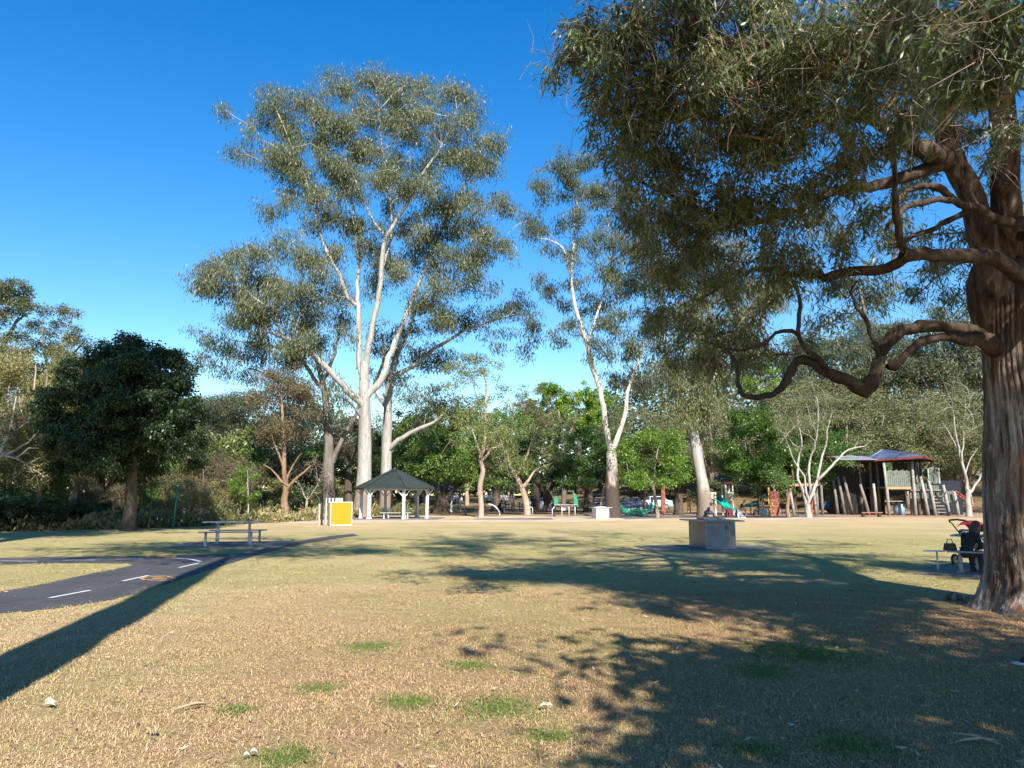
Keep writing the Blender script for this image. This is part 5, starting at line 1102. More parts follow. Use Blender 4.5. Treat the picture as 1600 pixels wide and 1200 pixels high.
# low wild growth along the edge of the woods, and the far wood as one mass
def undergrowth():
    r_ = np.random.default_rng(4); n = 34000
    x = r_.uniform(-40, -8, n); ed = np.interp(x, [-40, -26, -18, -15, -12.6, -12, -8], [34, 35.5, 42, 50, 58, 67, 72]); y = ed + r_.exponential(2.5, n) + .3 * r_.normal(size=n)
    z = r_.uniform(0, 1, n) ** 1.5 * (.35 + .35 * np.sin(x * 1.7) ** 2 + .4 * np.clip((y - ed) / 4, 0, 1.5))
    c_ = np.stack([x, y, z], 1); d = r_.normal(size=(n, 3)) * [.5, .5, .4] + [0, 0, .9]; d /= np.linalg.norm(d, axis=1)[:, None]
    s_ = np.cross(d, r_.normal(size=(n, 3))); s_ /= np.linalg.norm(s_, axis=1)[:, None]; L = r_.uniform(.15, .38, (n, 1)); w = L * r_.uniform(.06, .22, (n, 1))
    V = np.stack([c_ - d * L * .5, c_ + s_ * w, c_ + d * L * .5, c_ - s_ * w], 1).reshape(-1, 3)
    return np_mesh('undergrowth', V, np.arange(n * 4).reshape(-1, 4), False, {'tint': np.repeat(np.clip(r_.uniform(0, 1, n) * .6 + .4 * (np.sin(x * .8) > 0), 0, 1), 4)})
link_mesh('undergrowth', undergrowth(), leaf_mat('wild_grass', [(0, (.05, .065, .02)), (.5, (.16, .15, .055)), (1, (.42, .33, .16))], (.3, .28, .1), .2, .6), None, kind='stuff', label='pale tall grass and weeds along the foot of the left woods')
def far_wood():
    r_ = np.random.default_rng(14); n = 70000
    th = r_.uniform(-.95, .95, n); D = r_.uniform(140, 175, n); x = np.tan(th * .8) * D; hh = 14 + 3 * np.sin(x * .11) + 2 * np.sin(x * .31 + 1) + 6 * (x > 25)
    z = hill(x, D) + hh * r_.uniform(0, 1, n) ** .8
    c_ = np.stack([x, D, z], 1) + r_.normal(size=(n, 3)); nn = r_.normal(size=(n, 3)); d = r_.normal(size=(n, 3)); d /= np.linalg.norm(d, axis=1)[:, None]; s_ = np.cross(d, nn); s_ /= np.linalg.norm(s_, axis=1)[:, None]
    L = r_.uniform(.6, 1.3, (n, 1)); V = np.stack([c_ - d * L * .5, c_ + s_ * L * .25, c_ + d * L * .5, c_ - s_ * L * .25], 1).reshape(-1, 3)
    return np_mesh('woodland', V, np.arange(n * 4).reshape(-1, 4), False, {'tint': np.repeat(r_.uniform(0, 1, n), 4)})
link_mesh('woodland', far_wood(), L_GUM2, None, kind='stuff', label='far wooded slope closing the view behind the park')
# ------------------------------------------------------------------ things in the park
steel = plain('galvanised_steel', (.28, .29, .31), .45, metal=.55, var=.12, scale=3)
brush = plain('brushed_steel', (.15, .16, .185), .4, metal=.35, var=.4, scale=1.6)
steel_dark = plain('dark_steel', (.10, .10, .105), .45, metal=.5, var=.2)
alu = plain('aluminium_plank', (.24, .27, .31), .45, metal=.4, var=.1)
post_w = plain('white_post_paint', (.62, .62, .63), .6, var=.08)
def pt(o, *a): return Vector(o) + Vector(a)
def picnic_table(name, label, loc, rz, L=1.9, plank=alu, frame=steel, group='picnic tables'):
    t = empty(name, loc, rz, label=label, cat='picnic table', group=group)
    m = MB(); m.box((0, 0, 0), (L, .138, .035)); me = m.mesh('plank'); me.materials.append(plank)
    def pl(y, z, nm='plank'):
        o = link_mesh(nm, me, None, t, (0, y, z)); b = o.modifiers.new('bevel', 'BEVEL'); b.width = .006; b.segments = 2
    for y in (-.30, -.15, 0, .15, .30): pl(y, .74)
    for s in (-1, 1):
        for y in (.72, .87): pl(s * y, .43, 'bench_plank')
    for s in (-1, 1):
        x = s * L * .27
        m = MB(); m.box((x, 0, .36), (.075, .075, .72)); m.box((x, 0, .705), (.07, .66, .03)); m.box((x, 0, .012), (.2, .2, .02)); m.build('pedestal', frame, t, bevel=.004)
        for q in (-1, 1):
            xb = s * L * .38
            m = MB(); m.box((xb, q * .795, .2), (.07, .07, .4)); m.box((xb, q * .795, .398), (.06, .28, .025)); m.box((xb, q * .795, .012), (.17, .17, .02)); m.build('bench_leg', frame, t, bevel=.004)
    return t
tp = GX(368, 26.9)
slab('slab', tp.x, tp.y, 3.6, 3.2, R(8), 'grey concrete pad under the left picnic table')
picnic_table('picnic_table', 'galvanised picnic table with two benches on the left beside the asphalt path', (tp.x, tp.y, .03), R(8))
rt = Vector((10.55, 17.0, 0))
slab('slab', rt.x - .1, rt.y, 2.9, 2.7, R(-38), 'grey concrete pad under the right picnic table')
picnic_table('picnic_table', 'galvanised picnic table with a seated woman, half hidden by the big trunk', (rt.x, rt.y, .03), R(-38))

# steel barbecue in the shade
def barbecue(name, label, corner, rz, w1, w2, h, body, top, plate, over=.26, sl=None):
    c_ = Vector(corner); u = Vector((math.cos(rz), math.sin(rz), 0)); v = Vector((-math.sin(rz), math.cos(rz), 0)); ctr = c_ + u * w1 / 2 + v * w2 / 2
    t = empty(name, (ctr.x, ctr.y, sl or .0), rz, label=label, cat='barbecue')
    m = MB(); m.box((0, 0, h / 2), (w1, w2, h)); m.build('cabinet', body, t, bevel=.008)
    for s_, n_ in ((-1, 'corner'), (1, 'corner')):
        m = MB(); m.box((s_ * (w1 / 2 - .012), -w2 / 2 - .004, h / 2), (.03, .012, h - .02)); m.build('corner_strip', top, t)
    m = MB(); m.box((0, 0, h + .021), (w1 + over * 2, w2 + over * .9, .04)); m.build('benchtop', top, t, bevel=.008)
    m = MB()
    for a, b in (((-.5, 0), (.03, 1)), ((.5, 0), (.03, 1)), ((0, -.5), (1, .03)), ((0, .5), (1, .03))):
        pw, pd = w1 * .72, w2 * .42
        m.box((a[0] * pw, a[1] * pd, h + .066), (max(.02, b[0] * pw if b[0] == 1 else .03), max(.02, b[1] * pd if b[1] == 1 else .03), .045))
    m.build('hotplate_rim', top, t)
    m = MB(); m.box((0, 0, h + .052), (w1 * .70, w2 * .40, .014)); m.build('hotplate', plate, t)
    m = MB(); m.box((w1 * .2, -w2 / 2 - .006, h * .78), (.09, .012, .12)); m.ball((w1 * .2, -w2 / 2 - .014, h * .78), .018, 8, 5); m.build('push_button', steel_dark, t)
    return t
bc = G(1104, 860); slab('slab', bc.x + .3, bc.y + .9, 4.2, 2.5, R(4), 'grey paved pad under the steel barbecue')
barbecue('barbecue', 'brushed steel park barbecue with wide benchtop standing in the tree shade', (bc.x, bc.y, .03), R(6), .93, 1.6, .83, brush, plain('benchtop_steel', (.20, .21, .23), .38, metal=.7, var=.15), steel_dark, .27, .03)
wc = G(932, 811.5); slab('slab', wc.x - .6, wc.y + 1.0, 5.2, 3.4, 0, 'pale paved pad under the white barbecue', mat=sand)
barbecue('barbecue', 'small white rendered barbecue in full sun in front of the forked gum', (wc.x, wc.y, .03), R(13), .98, 1.0, .80, plain('white_render', (.56, .56, .56), .7, var=.06, scale=2), plain('pale_stone_top', (.46, .44, .42), .6, var=.1), steel_dark, .22, .03)

# bin store with the yellow panel
ye = plain('yellow_panel', (.40, .225, .003), .42, var=.05, scale=2)
blk, whi = plain('black_plastic', (.02, .02, .022), .5), plain('white_metal', (.62, .62, .62), .5, var=.05)
ocb = plain('ochre_panel', (.30, .20, .06), .6, var=.2)
def bin_store():
    rz = R(27); c_ = G(516, 821.5) + Matrix.Rotation(rz, 3, 'Z') @ Vector((.61, .45, 0)); t = empty('bin_store', (c_.x, c_.y, 0), rz, label='waist-high bin enclosure with bright yellow front panel beside the shelter', cat='bin enclosure')
    w, h = 1.22, 1.34
    m = MB(); m.box((0, -.44, h / 2), (w - .08, .03, h - .08)); m.build('front_panel', ye, t)
    for nm, p, s_ in (('frame_bar', (0, -.45, h - .02), (w, .05, .04)), ('frame_bar', (0, -.45, .03), (w, .05, .04)), ('frame_bar', (-w / 2, -.45, h / 2), (.04, .052, h)), ('frame_bar', (w / 2, -.45, h / 2), (.04, .052, h))):
        m = MB(); m.box(p, s_); m.build(nm, whi, t)
    for k, (y, mt) in enumerate(((-.28, ocb), (.1, whi), (.5, blk), (.85, whi))):
        m = MB(); m.box((-w / 2 - .06 - .10 * k, y, h / 2 - .02 * k), (.035, .34, h - .1)); m.build('side_panel', mt, t)
        m = MB(); m.box((w / 2 - .02, y, h / 2 - .02), (.035, .34, h - .1)); m.build('side_panel', mt, t)
    m = MB(); m.box((-.1, .3, .6), (.58, .66, 1.0), taper=1.12); m.box((-.1, .3, 1.14), (.68, .76, .07)); m.build('wheelie_bin', blk, t)
    for x in (-.45, -.25, -.05): m = MB(); m.box((x, .95, 1.42), (.09, .05, .25)); m.build('slat', blk, t)
    m = MB(); m.box((-.05, 1.0, 1.42), (1.0, .03, .26)); m.build('back_board', whi, t)
bin_store()

# hexagonal picnic shelter
corr, cn, cb_ = new_mat('green_roof_steel')
f = pos_noise(cn, 1.3, 5, .6); r = ramp(cn, [(.3, (.024, .032, .029)), (.7, (.044, .056, .050))]); cn.links.new(f, r.inputs[0]); cn.links.new(r.outputs[0], cb_.inputs['Base Color']); cb_.inputs['Roughness'].default_value = .45; cb_.inputs['Metallic'].default_value = .2
def shelter(label, ctr, Rr=2.55, eave=3.08, hp=2.25, rise=1.45, roof=corr, postm=post_w, rz=0):
    t = empty('picnic_shelter', ctr, rz, label=label, cat='shelter')
    ang = [R(a) for a in (174, 234, 294, 354, 54, 114)]
    apex = Vector((0, 0, hp + rise))
    for i in range(6):          # six corrugated roof faces
        a0, a1 = ang[i], ang[(i + 1) % 6]; p0 = Vector((eave * math.cos(a0), eave * math.sin(a0), hp)); p1 = Vector((eave * math.cos(a1), eave * math.sin(a1), hp))
        n = 52; V = []; F = []; nn = (p1 - p0).cross(apex - p0).normalized()
        if nn.z < 0: nn = -nn
        for k in range(n + 1):
            u = k / n; b = p0.lerp(p1, u); q = abs(u - .5) * 2; top = apex + (b - apex) * .0; off = nn * (.028 * (1 if (k // 1) % 2 else 0)); 
            # rib runs straight up the slope until it meets the hip
            up = (apex - (p0 + p1) / 2); hit = b + up * (1 - q)
            V += [tuple(b + off), tuple(hit + off)]
        for k in range(n): F.append((2 * k, 2 * k + 2, 2 * k + 3, 2 * k + 1))
        me = bpy.data.meshes.new('roof_sheet'); me.from_pydata(V, [], F); me.update()
        o = link_mesh('roof_sheet', me, roof, t); so = o.modifiers.new('thick', 'SOLIDIFY'); so.thickness = .02
        m = MB(); m.bar(p0 + Vector((0, 0, -.05)), p1 + Vector((0, 0, -.05)), .06, .12); m.build('fascia', roof, t)
        m = MB(); m.bar(p0 + Vector((0, 0, .05)), apex + Vector((0, 0, .06)), .09, .05); m.build('ridge_cap', roof, t)
        x, y = Rr * math.cos(a0), Rr * math.sin(a0)
        m = MB(); m.box((x, y, hp / 2 + .02), (.19, .19, hp - .02), a0); m.box((x, y, .06), (.28, .28, .12), a0); po = m.build('post', postm, t, bevel=.006)
        for s_ in (-1, 1):
            d = Vector((-math.sin(a0), math.cos(a0), 0)) * s_; m = MB(); m.bar(Vector((x, y, hp - .62)) + d * .06, Vector((x, y, hp - .02)) + d * .62, .07); m.build('brace', postm, t)
        o_ = Vector((math.cos(a0), math.sin(a0), 0)); m = MB(); m.bar(Vector((x, y, hp - .45)) + o_ * .06, Vector((x, y, hp - .05)) + o_ * .5, .07); m.build('brace', postm, t)
        x1, y1 = Rr * math.cos(a1), Rr * math.sin(a1); m = MB(); m.bar((x, y, hp - .09), (x1, y1, hp - .09), .07, .14); m.build('beam', postm, t)
    m = MB(); m.lathe([(.2, -.05), (.2, .03), (.03, .14)], (0, 0, hp + rise), 10); m.build('finial', roof, t)
    return t
sc_ = GX(616, 59.5); slab('slab', sc_.x, sc_.y, 7.2, 6.6, 0, 'concrete floor of the green-roofed shelter')
shelter('hexagonal picnic shelter with green corrugated roof and white posts', (sc_.x, sc_.y, .03))
picnic_table('picnic_table', 'white picnic table under the green-roofed shelter', (sc_.x + .25, sc_.y - .2, .03), R(3), 2.3, plain('weathered_white_plank', (.45, .46, .47), .6, var=.1), post_w)
s2 = GX(684, 88); shelter('second green-roofed picnic shelter half hidden behind the spreading fig', (s2.x, s2.y, 0), rz=.3)
for k, (x, D, lb) in enumerate(((698, 92, 'grey picnic table under the second shelter'), (738, 70, 'dark picnic table left of the slim pinkish gum'), (795, 84, 'picnic table in the deep shade behind the slim pinkish gum'))):
    g = GX(x, D); picnic_table('picnic_table', lb, (g.x, g.y, 0), R((10, -6, 20)[k]), 2.0, plain('dark_plank', (.09, .08, .075), .7), steel_dark if k else steel)
# bike-hoop like arched rail by the slim gum
hoopm = plain('white_tube', (.62, .62, .62), .5, var=.05)
def hoop(x, D, w, h, label, mat=hoopm, r_=.035, half=False):
    g = GX(x, D); m = MB(); n = 12
    if half: P = [(w * (1 - math.cos(a)) / 1, 0, h * math.sin(a)) for a in [math.pi / 2 * i / n for i in range(n + 1)]]; P = [(w - p[0], 0, p[2]) for p in P]; P = [(w * math.cos(a), 0, h * math.sin(a)) for a in [math.pi / 2 * i / n for i in range(n + 1)]]
    else: P = [(-w / 2, 0, 0), (-w / 2, 0, h * .85), (-w / 2 + .08, 0, h), (w / 2 - .08, 0, h), (w / 2, 0, h * .85), (w / 2, 0, 0)]
    m.tube(P, r_, 8); m.build('steel_hoop', mat, None, (g.x, g.y, 0), label=label, cat='rail')
hoop(763, 68, 1.0, 1.0, 'curved white rail right of the slim pinkish gum trunk', half=True, r_=.06)
hoop(829, 72, .35, .7, 'small white hoop rail at the foot of the short leaning tree')

# curved accessible table with green wings
def winged_table():
    g = GX(884, 66); t = empty('activity_table', g, 0, label='playground activity table with white legs and two upright green fins', cat='play table')
    gn_ = plain('fin_green', (.015, .22, .13), .4, var=.1)
    for s_, x in ((-1, -.85), (1, .82)):
        m = MB(); P = [(x - .14, 0, .85), (x + .22, 0, .85), (x + .20, 0, 1.3), (x + .02, 0, 1.85), (x - .16 * s_ - .1, 0, 2.15 if s_ > 0 else 1.7), (x - .16, 0, 1.5)]
        m.poly([(a, -.05, c) for a, b, c in P], .1, (0, 1, 0)); m.build('fin', gn_, t, bevel=.02)
    m = MB(); m.box((0, 0, .97), (1.9, .8, .05)); m.build('tabletop', alu, t, bevel=.01)
    for x in (-1.15, -.35, .25, .75): m = MB(); m.tube([(x, -.2, 0), (x, -.2, .6), (x + (.28 if x < -1 else 0), -.2, .95)], .035, 8); m.build('leg', whi, t)
    m = MB(); m.box((-.2, .05, .7), (.3, .2, .36)); m.build('sign_plate', whi, t)
winged_table()

# people -------------------------------------------------------------------
skin_m = plain('skin', (.42, .24, .17), .55, var=.06, scale=9)
def cloth(name, c): return plain('cloth_' + name, c, .9, var=.15, scale=8)
def hand(mb, w, d, s=1.0):
    """a palm with five bent fingers at wrist w pointing along d"""
    w, d = Vector(w), Vector(d).normalized(); u = d.orthogonal().normalized(); v = d.cross(u)
    mb.box(w + d * .045 * s, (.075 * s, .026 * s, .085 * s), d.to_track_quat('Z', 'Y').to_matrix())
    q = d.to_track_quat('Z', 'Y').to_matrix(); ax, ay = q @ Vector((1, 0, 0)), q @ Vector((0, 1, 0))
    for i, (o_, L) in enumerate(((-.029, .062), (-.010, .074), (.010, .070), (.028, .055))):
        a = w + d * .085 * s + ax * o_ * s; b = a + d * L * .5 * s - ay * .008 * s; c_ = b + d * L * .4 * s - ay * .028 * s; mb.tube([a, b, c_], [.0095 * s, .009 * s, .007 * s], 6)
    a = w + d * .03 * s - ax * .036 * s; mb.tube([a, a + (d * .03 - ax * .025 - ay * .01) * s, a + (d * .055 - ax * .03 - ay * .02) * s], [.012 * s, .0105 * s, .008 * s], 6)
def person(label, loc, rz, J, top, legs, hair=None, hat=None, shoe=None, vox=.016, scale=1.0, group=None, hair_long=False):
    """J: joint positions in metres, the person facing -Y; body is one continuous surface"""
    t = empty('person', loc, rz, label=label, cat='person', group=group); t.scale = (scale,) * 3
    j = {k: Vector(v) for k, v in J.items()}
    def limb(m, a, b, ra, rb, n=10): m.tube([j[a] if isinstance(a, str) else a, (j[a].lerp(j[b], .5)), j[b]], [ra, (ra + rb) / 2 * 1.02, rb], n)
    def trunk(m, g=0):
        sh = (j['shl'] - j['shr']).normalized(); P = [(j['pelvis'], .150, .105), (j['pelvis'].lerp(j['chest'], .45), .125, .095), (j['chest'], .155, .11), (j['chest'].lerp(j['neck'], .7), .12, .08)]
        base = len(m.v); n = 14
        for i, (p, w, d) in enumerate(P):
            ax = (P[min(i + 1, 3)][0] - P[max(i - 1, 0)][0]).normalized(); f_ = ax.cross(sh).normalized()
            for k in range(n):
                a = 2 * math.pi * k / n; m.v.append(tuple(p + sh * math.cos(a) * (w + g) + f_ * math.sin(a) * (d + g)))
        for i in range(3):
            for k in range(n): a, b = base + i * n + k, base + i * n + (k + 1) % n; m.f.append((a, b, b + n, a + n)); m.sm.append(True)
        m.f.append(tuple(base + k for k in range(n))[::-1]); m.f.append(tuple(base + 3 * n + k for k in range(n))); m.sm += [False, False]
    b = MB(); trunk(b); hd = j['head']
    for q in 'lr':
        b.ball(j['sh' + q], .058, 10, 6); limb(b, 'sh' + q, 'el' + q, .050, .038); limb(b, 'el' + q, 'ha' + q, .038, .026); limb(b, 'hip' + q, 'kn' + q, .085, .055); limb(b, 'kn' + q, 'an' + q, .054, .036)
        b.ball(j['kn' + q], .055, 10, 6); b.ball(j['hip' + q], .088, 10, 6); b.tube([j['an' + q] + Vector((0, .03, -.03)), j['to' + q]], [.042, .03], 8); hand(b, j['ha' + q], j['ha' + q] - j['el' + q])
    b.tube([j['neck'], hd + Vector((0, .01, -.05))], [.055, .05], 10)
    fd = Vector(J.get('face', (0, -1, 0))).normalized(); b.ball(hd, .098, 14, 10, (.82, .98, 1.15)); b.ball(hd + fd * .035 + Vector((0, 0, -.06)), .062, 10, 8, (.95, 1, .9)); b.tube([hd + fd * .085 + Vector((0, 0, .02)), hd + fd * .118 + Vector((0, 0, -.015)), hd + fd * .09 + Vector((0, 0, -.025))], [.010, .016, .01], 6)
    sx = fd.cross(Vector((0, 0, 1)))
    for q in (-1, 1): b.ball(hd + sx * q * .082 + Vector((0, 0, -.01)), .024, 8, 5, (.5, 1, 1.3)); 
    o = b.build('body', skin_m, t); rm = o.modifiers.new('skin', 'REMESH'); rm.mode = 'VOXEL'; rm.voxel_size = vox; rm.use_smooth_shade = True
    for q in (-1, 1):
        e = MB(); e.ball(hd + fd * .088 + sx * q * .034 + Vector((0, 0, .012)), .011, 8, 5); e.build('eye', blk, t)
    e = MB(); e.ball(hd + fd * .094 + Vector((0, 0, -.055)), .02, 8, 5, (1.1, .5, .3)); e.build('mouth', plain('lips', (.35, .12, .10), .5), t)
    m = MB(); trunk(m, .016)
    for q in 'lr': m.ball(j['sh' + q], .076, 10, 6); limb(m, 'sh' + q, 'el' + q, .068, .056); m.ball(j['el' + q], .055, 8, 6); limb(m, 'el' + q, 'ha' + q, .055, .040)
    o = m.build('top', top, t); rm = o.modifiers.new('skin', 'REMESH'); rm.mode = 'VOXEL'; rm.voxel_size = vox; rm.use_smooth_shade = True
    m = MB()
    for q in 'lr': m.ball(j['hip' + q], .108, 10, 6); limb(m, 'hip' + q, 'kn' + q, .106, .074); m.ball(j['kn' + q], .073, 10, 6); limb(m, 'kn' + q, 'an' + q, .073, .056)
    m.ball(j['pelvis'], .15, 12, 8, (1.1, .85, .8)); o = m.build('trousers', legs, t); rm = o.modifiers.new('skin', 'REMESH'); rm.mode = 'VOXEL'; rm.voxel_size = vox; rm.use_smooth_shade = True
    for q in 'lr':
        m = MB(); m.tube([j['an' + q] + Vector((0, .05, -.035)), j['an' + q].lerp(j['to' + q], .5) + Vector((0, 0, -.005)), j['to' + q]], [.05, .052, .036], 10); m.build('shoe', shoe or blk, t)
    if hair:
        m = MB(); m.ball(hd - fd * .03 + Vector((0, 0, .022)), .122, 14, 9, (.92, 1, 1.04))
        if hair_long: m.tube([hd - fd * .045 + Vector((0, 0, .03)), hd - fd * .10 + Vector((0, 0, -.08)), hd - fd * .13 + Vector((0, 0, -.20)), hd - fd * .12 + Vector((0, 0, -.30))], [.12, .135, .13, .08], 12)
        o = m.build('hair', hair, t); rm = o.modifiers.new('skin', 'REMESH'); rm.mode = 'VOXEL'; rm.voxel_size = vox * .8; rm.use_smooth_shade = True
    if hat:
        m = MB(); m.lathe([(.20, .02), (.19, .035), (.115, .05), (.11, .12), (.07, .16), (.01, .165)], tuple(hd + Vector((0, 0, .02))), 16); m.build('hat', hat, t)
    return t
def seated(lean=.15, fwd=(.0), h=.45, knee=.42, spread=.12, hands='lap', face=(0, -1, 0)):
    p = Vector((0, 0, h + .10)); c_ = p + Vector((0, -lean * .7, .36)); n = p + Vector((0, -lean * 1.1, .52)); hd = p + Vector((0, -lean * 1.5 - .03, .67))
    J = dict(pelvis=p, chest=c_, neck=n, head=hd, shl=c_ + Vector((.17, -.01, .08)), shr=c_ + Vector((-.17, -.01, .08)), hipl=p + Vector((.085, -.02, -.02)), hipr=p + Vector((-.085, -.02, -.02)),
             knl=(spread, -knee, h + .06), knr=(-spread, -knee, h + .06), anl=(spread, -knee - .02, .09), anr=(-spread, -knee - .02, .09), tol=(spread, -knee - .18, .04), tor=(-spread, -knee - .18, .04), face=face)
    J['ell'] = c_ + Vector((.24, -.05, -.19)); J['elr'] = c_ + Vector((-.24, -.05, -.19)); J['hal'] = (.12, -knee * .85, h + .20); J['har'] = (-.12, -knee * .85, h + .20)
    return J
hairb, hairl = plain('brown_hair', (.055, .022, .011), .6, var=.3, scale=30), plain('dark_hair', (.02, .015, .012), .6)
# woman at the right table, on the near bench, her back to the camera
bu = Vector((math.cos(R(-38)), math.sin(R(-38)), 0)); bv = Vector((-math.sin(R(-38)), math.cos(R(-38)), 0))
wp = rt - bv * .80 - bu * .62
person('woman with long brown hair in a black top sitting hunched on the near bench', (wp.x, wp.y, .03), R(180 - 62), seated(.36, h=.40), cloth('black', (.012, .012, .016)), cloth('charcoal', (.03, .03, .035)), hair=hairb, hair_long=True, vox=.012, scale=.82)
g = rt - bv * .80 - bu * .90
m = MB(); m.box((0, 0, .08), (.24, .13, .15), taper=.8); m.tube([(-.07, 0, .15), (-.04, 0, .24), (.04, 0, .24), (.07, 0, .15)], .010, 6); m.build('handbag', plain('maroon_leather', (.05, .018, .018), .7, var=.2), None, (g.x, g.y, .475), bevel=.03, label='small maroon bag on the left end of the near bench', cat='bag')
g = rt - bv * .72 - bu * 1.22
m = MB(); P = [(.24 * math.cos(a), .11 * math.sin(a), 0) for a in [i * math.pi / 8 for i in range(16)]]; m.poly(P, .02)
m.tube([(.05, 0, -.42), (.05, 0, 0)], .02, 6); m.build('skateboard', plain('pale_blue_plastic', (.42, .55, .66), .4), None, (g.x, g.y, .44), label='pale blue tray-like board sticking out left of the bench end', cat='board')
# pram behind the right table
def pram():
    g = GX(1517, 18.9); t = empty('pram', (g.x, g.y, 0), R(205), label='pram with red hood and black handle behind the right picnic table', cat='pram')
    fr = plain('pram_frame', (.05, .05, .055), .4, metal=.3); red = plain('pram_red', (.42, .012, .02), .6, var=.1)
    for s_ in (-1, 1):
        m = MB(); m.tube([(-.45, s_ * .24, .14), (.05, s_ * .24, .62), (.42, s_ * .24, .98), (.50, s_ * .24, 1.02)], .016, 8); m.tube([(.35, s_ * .24, .12), (-.1, s_ * .24, .66)], .016, 8); m.build('frame_side', fr, t)
        for x, r_ in ((-.45, .10), (.36, .13)):
            w = MB(); n = 16; w.tube([(x, s_ * .28 - .02, r_), (x, s_ * .28 + .02, r_)], r_, 18); w.build('wheel', blk, t)
            w = MB(); w.tube([(x, s_ * .28 - .024, r_), (x, s_ * .28 + .024, r_)], r_ * .6, 12); w.build('hub', steel, t)
    m = MB(); m.tube([(.50, -.24, 1.02), (.56, -.2, 1.06), (.58, 0, 1.08), (.56, .2, 1.06), (.50, .24, 1.02)], .022, 8); m.build('handle', blk, t)
    m = MB(); m.box((-.08, 0, .48), (.62, .42, .10)); m.box((.16, 0, .66), (.10, .42, .38), Matrix.Rotation(.35, 3, 'Y')); m.build('seat', fr, t, bevel=.03)
    m = MB(); n = 10; k = 8
    for i in range(n + 1):
        a = math.pi * (.10 + .62 * i / n)
        for q in range(k + 1): b = -.25 + .5 * q / k; m.v.append((.05 - .34 * math.cos(a) * (1 - .3 * abs(b) * 2), b, .66 + .38 * math.sin(a) * (1 - (abs(b) / .25) ** 4 * .22)))
    for i in range(n):
        for q in range(k): a = i * (k + 1) + q; m.f.append((a, a + 1, a + k + 2, a + k + 1)); m.sm.append(True)
    o = m.build('hood', red, t); s_ = o.modifiers.new('th', 'SOLIDIFY'); s_.thickness = .012
    m = MB(); m.box((0, 0, .25), (.5, .38, .16), taper=1.15); m.build('basket', plain('pram_grey', (.25, .26, .28), .8), t)
    m = MB(); m.ball((.28, 0, .70), .13, 10, 7, (1, 1.2, .8)); m.build('blanket', plain('pale_blanket', (.5, .52, .55), .9), t)
pram()

# wooden A-frame swing and parked cars behind the white barbecue
wood_t = plain('treated_pine', (.36, .22, .12), .8, var=.25, scale=3); wood_w = plain('bleached_log', (.29, .265, .235), .85, var=.2, scale=3, bump=.4); rust = plain('red_timber', (.27, .085, .05), .8, var=.25, scale=4)
wood_g = plain('weathered_log', (.17, .15, .13), .85, var=.3, scale=3, bump=.5)
def swing():
    g = GX(952, 74); t = empty('swing_frame', g, 0, label='timber A-frame swing with orange-brown poles left of the forked gum', cat='swing')
    for a, b in (((-1.0, 0, 0), (-.35, .6, 2.9)), ((.25, -.4, 0), (.75, .6, 2.9)), ((1.15, 1.6, 0), (.6, .6, 2.9)), ((.4, 1.6, 0), (-.35, .6, 2.9))): m = MB(); m.tube([a, b], .085, 8); m.build('pole', wood_t if a[1] != -.4 else wood_w, t)
    m = MB(); m.tube([(-.6, .6, 2.85), (1.0, .6, 2.85)], .08, 8); m.build('crossbeam', wood_t, t)
    m = MB(); m.box((.2, .6, .5), (.45, .18, .05)); m.tube([(0, .6, .5), (0, .6, 2.8)], .012, 5); m.tube([(.4, .6, .5), (.4, .6, 2.8)], .012, 5); m.build('swing_seat', blk, t)
swing()
glassm = plain('car_glass', (.03, .04, .05), .12, var=.1, spec=.8)
def car(label, x, D, rz, paint, h=1.45, L=4.3):
    g = GX(x, D); t = empty('parked_car', (g.x, g.y, float(hill(g.x, g.y))), rz, label=label, cat='car', group='cars parked behind the playground')
    prof = [(-.5, .22), (-.5, .50), (-.47, .62), (-.30, .70), (-.26, .72), (-.16, .96), (-.10, 1.0), (.18, 1.0), (.24, .98), (.36, .72), (.47, .68), (.5, .55), (.5, .22)]
    m = MB(); base = 0
    for y, in_ in ((-.86, .06), (-.80, 0), (.80, 0), (.86, .06)):
        for u, v in prof:
            q = y * (1 if v < .72 else .84); m.v.append((u * L * (1 - (in_ > 0) * .01), q, v * h - in_ * .2 * (v > .3)))
    k = len(prof)
    for i in range(3):
        for a in range(k): b = (a + 1) % k; m.f.append((i * k + a, i * k + b, (i + 1) * k + b, (i + 1) * k + a)); m.sm.append(False)
    m.f.append(tuple(range(k))[::-1]); m.f.append(tuple(3 * k + i for i in range(k))); m.sm += [False, False]
    m.build('body', paint, t, bevel=.03)
    for s_ in (-1, 1):
        for u0, u1, v0, v1 in ((-.235, -.16, .74, .92), (-.13, .02, .74, .94), (.04, .19, .74, .94), (.21, .31, .74, .90)):
            w = MB(); y = s_ * .735; w.poly([(u0 * L - (.1 if v1 < .93 and u0 < 0 else 0), s_ * .735, v0 * h), (u1 * L, s_ * .735, v0 * h), (u1 * L - (.12 if u0 > .2 else 0), s_ * .73, v1 * h), (u0 * L, s_ * .73, v1 * h)], .015, (0, s_, 0)); w.build('window', glassm, t)
        for u in (-.31, .31):
            w = MB(); w.tube([(u * L, s_ * .87, .32), (u * L, s_ * .70, .32)], .32, 18); wh = w.build('wheel', blk, t); w = MB(); w.tube([(u * L, s_ * .885, .32), (u * L, s_ * .8, .32)], .18, 12); w.build('rim', steel, wh)
        w = MB(); w.box((-.495 * L, s_ * .62, .6 * h), (.05, .3, .12)); w.build('headlight', whi, t)
    w = MB(); w.poly([(-.262 * L, -.62, .735 * h), (-.262 * L, .62, .735 * h), (-.168 * L, .56, .955 * h), (-.168 * L, -.56, .955 * h)], .015, (-.7, 0, .7)); w.build('windscreen', glassm, t)
    return t
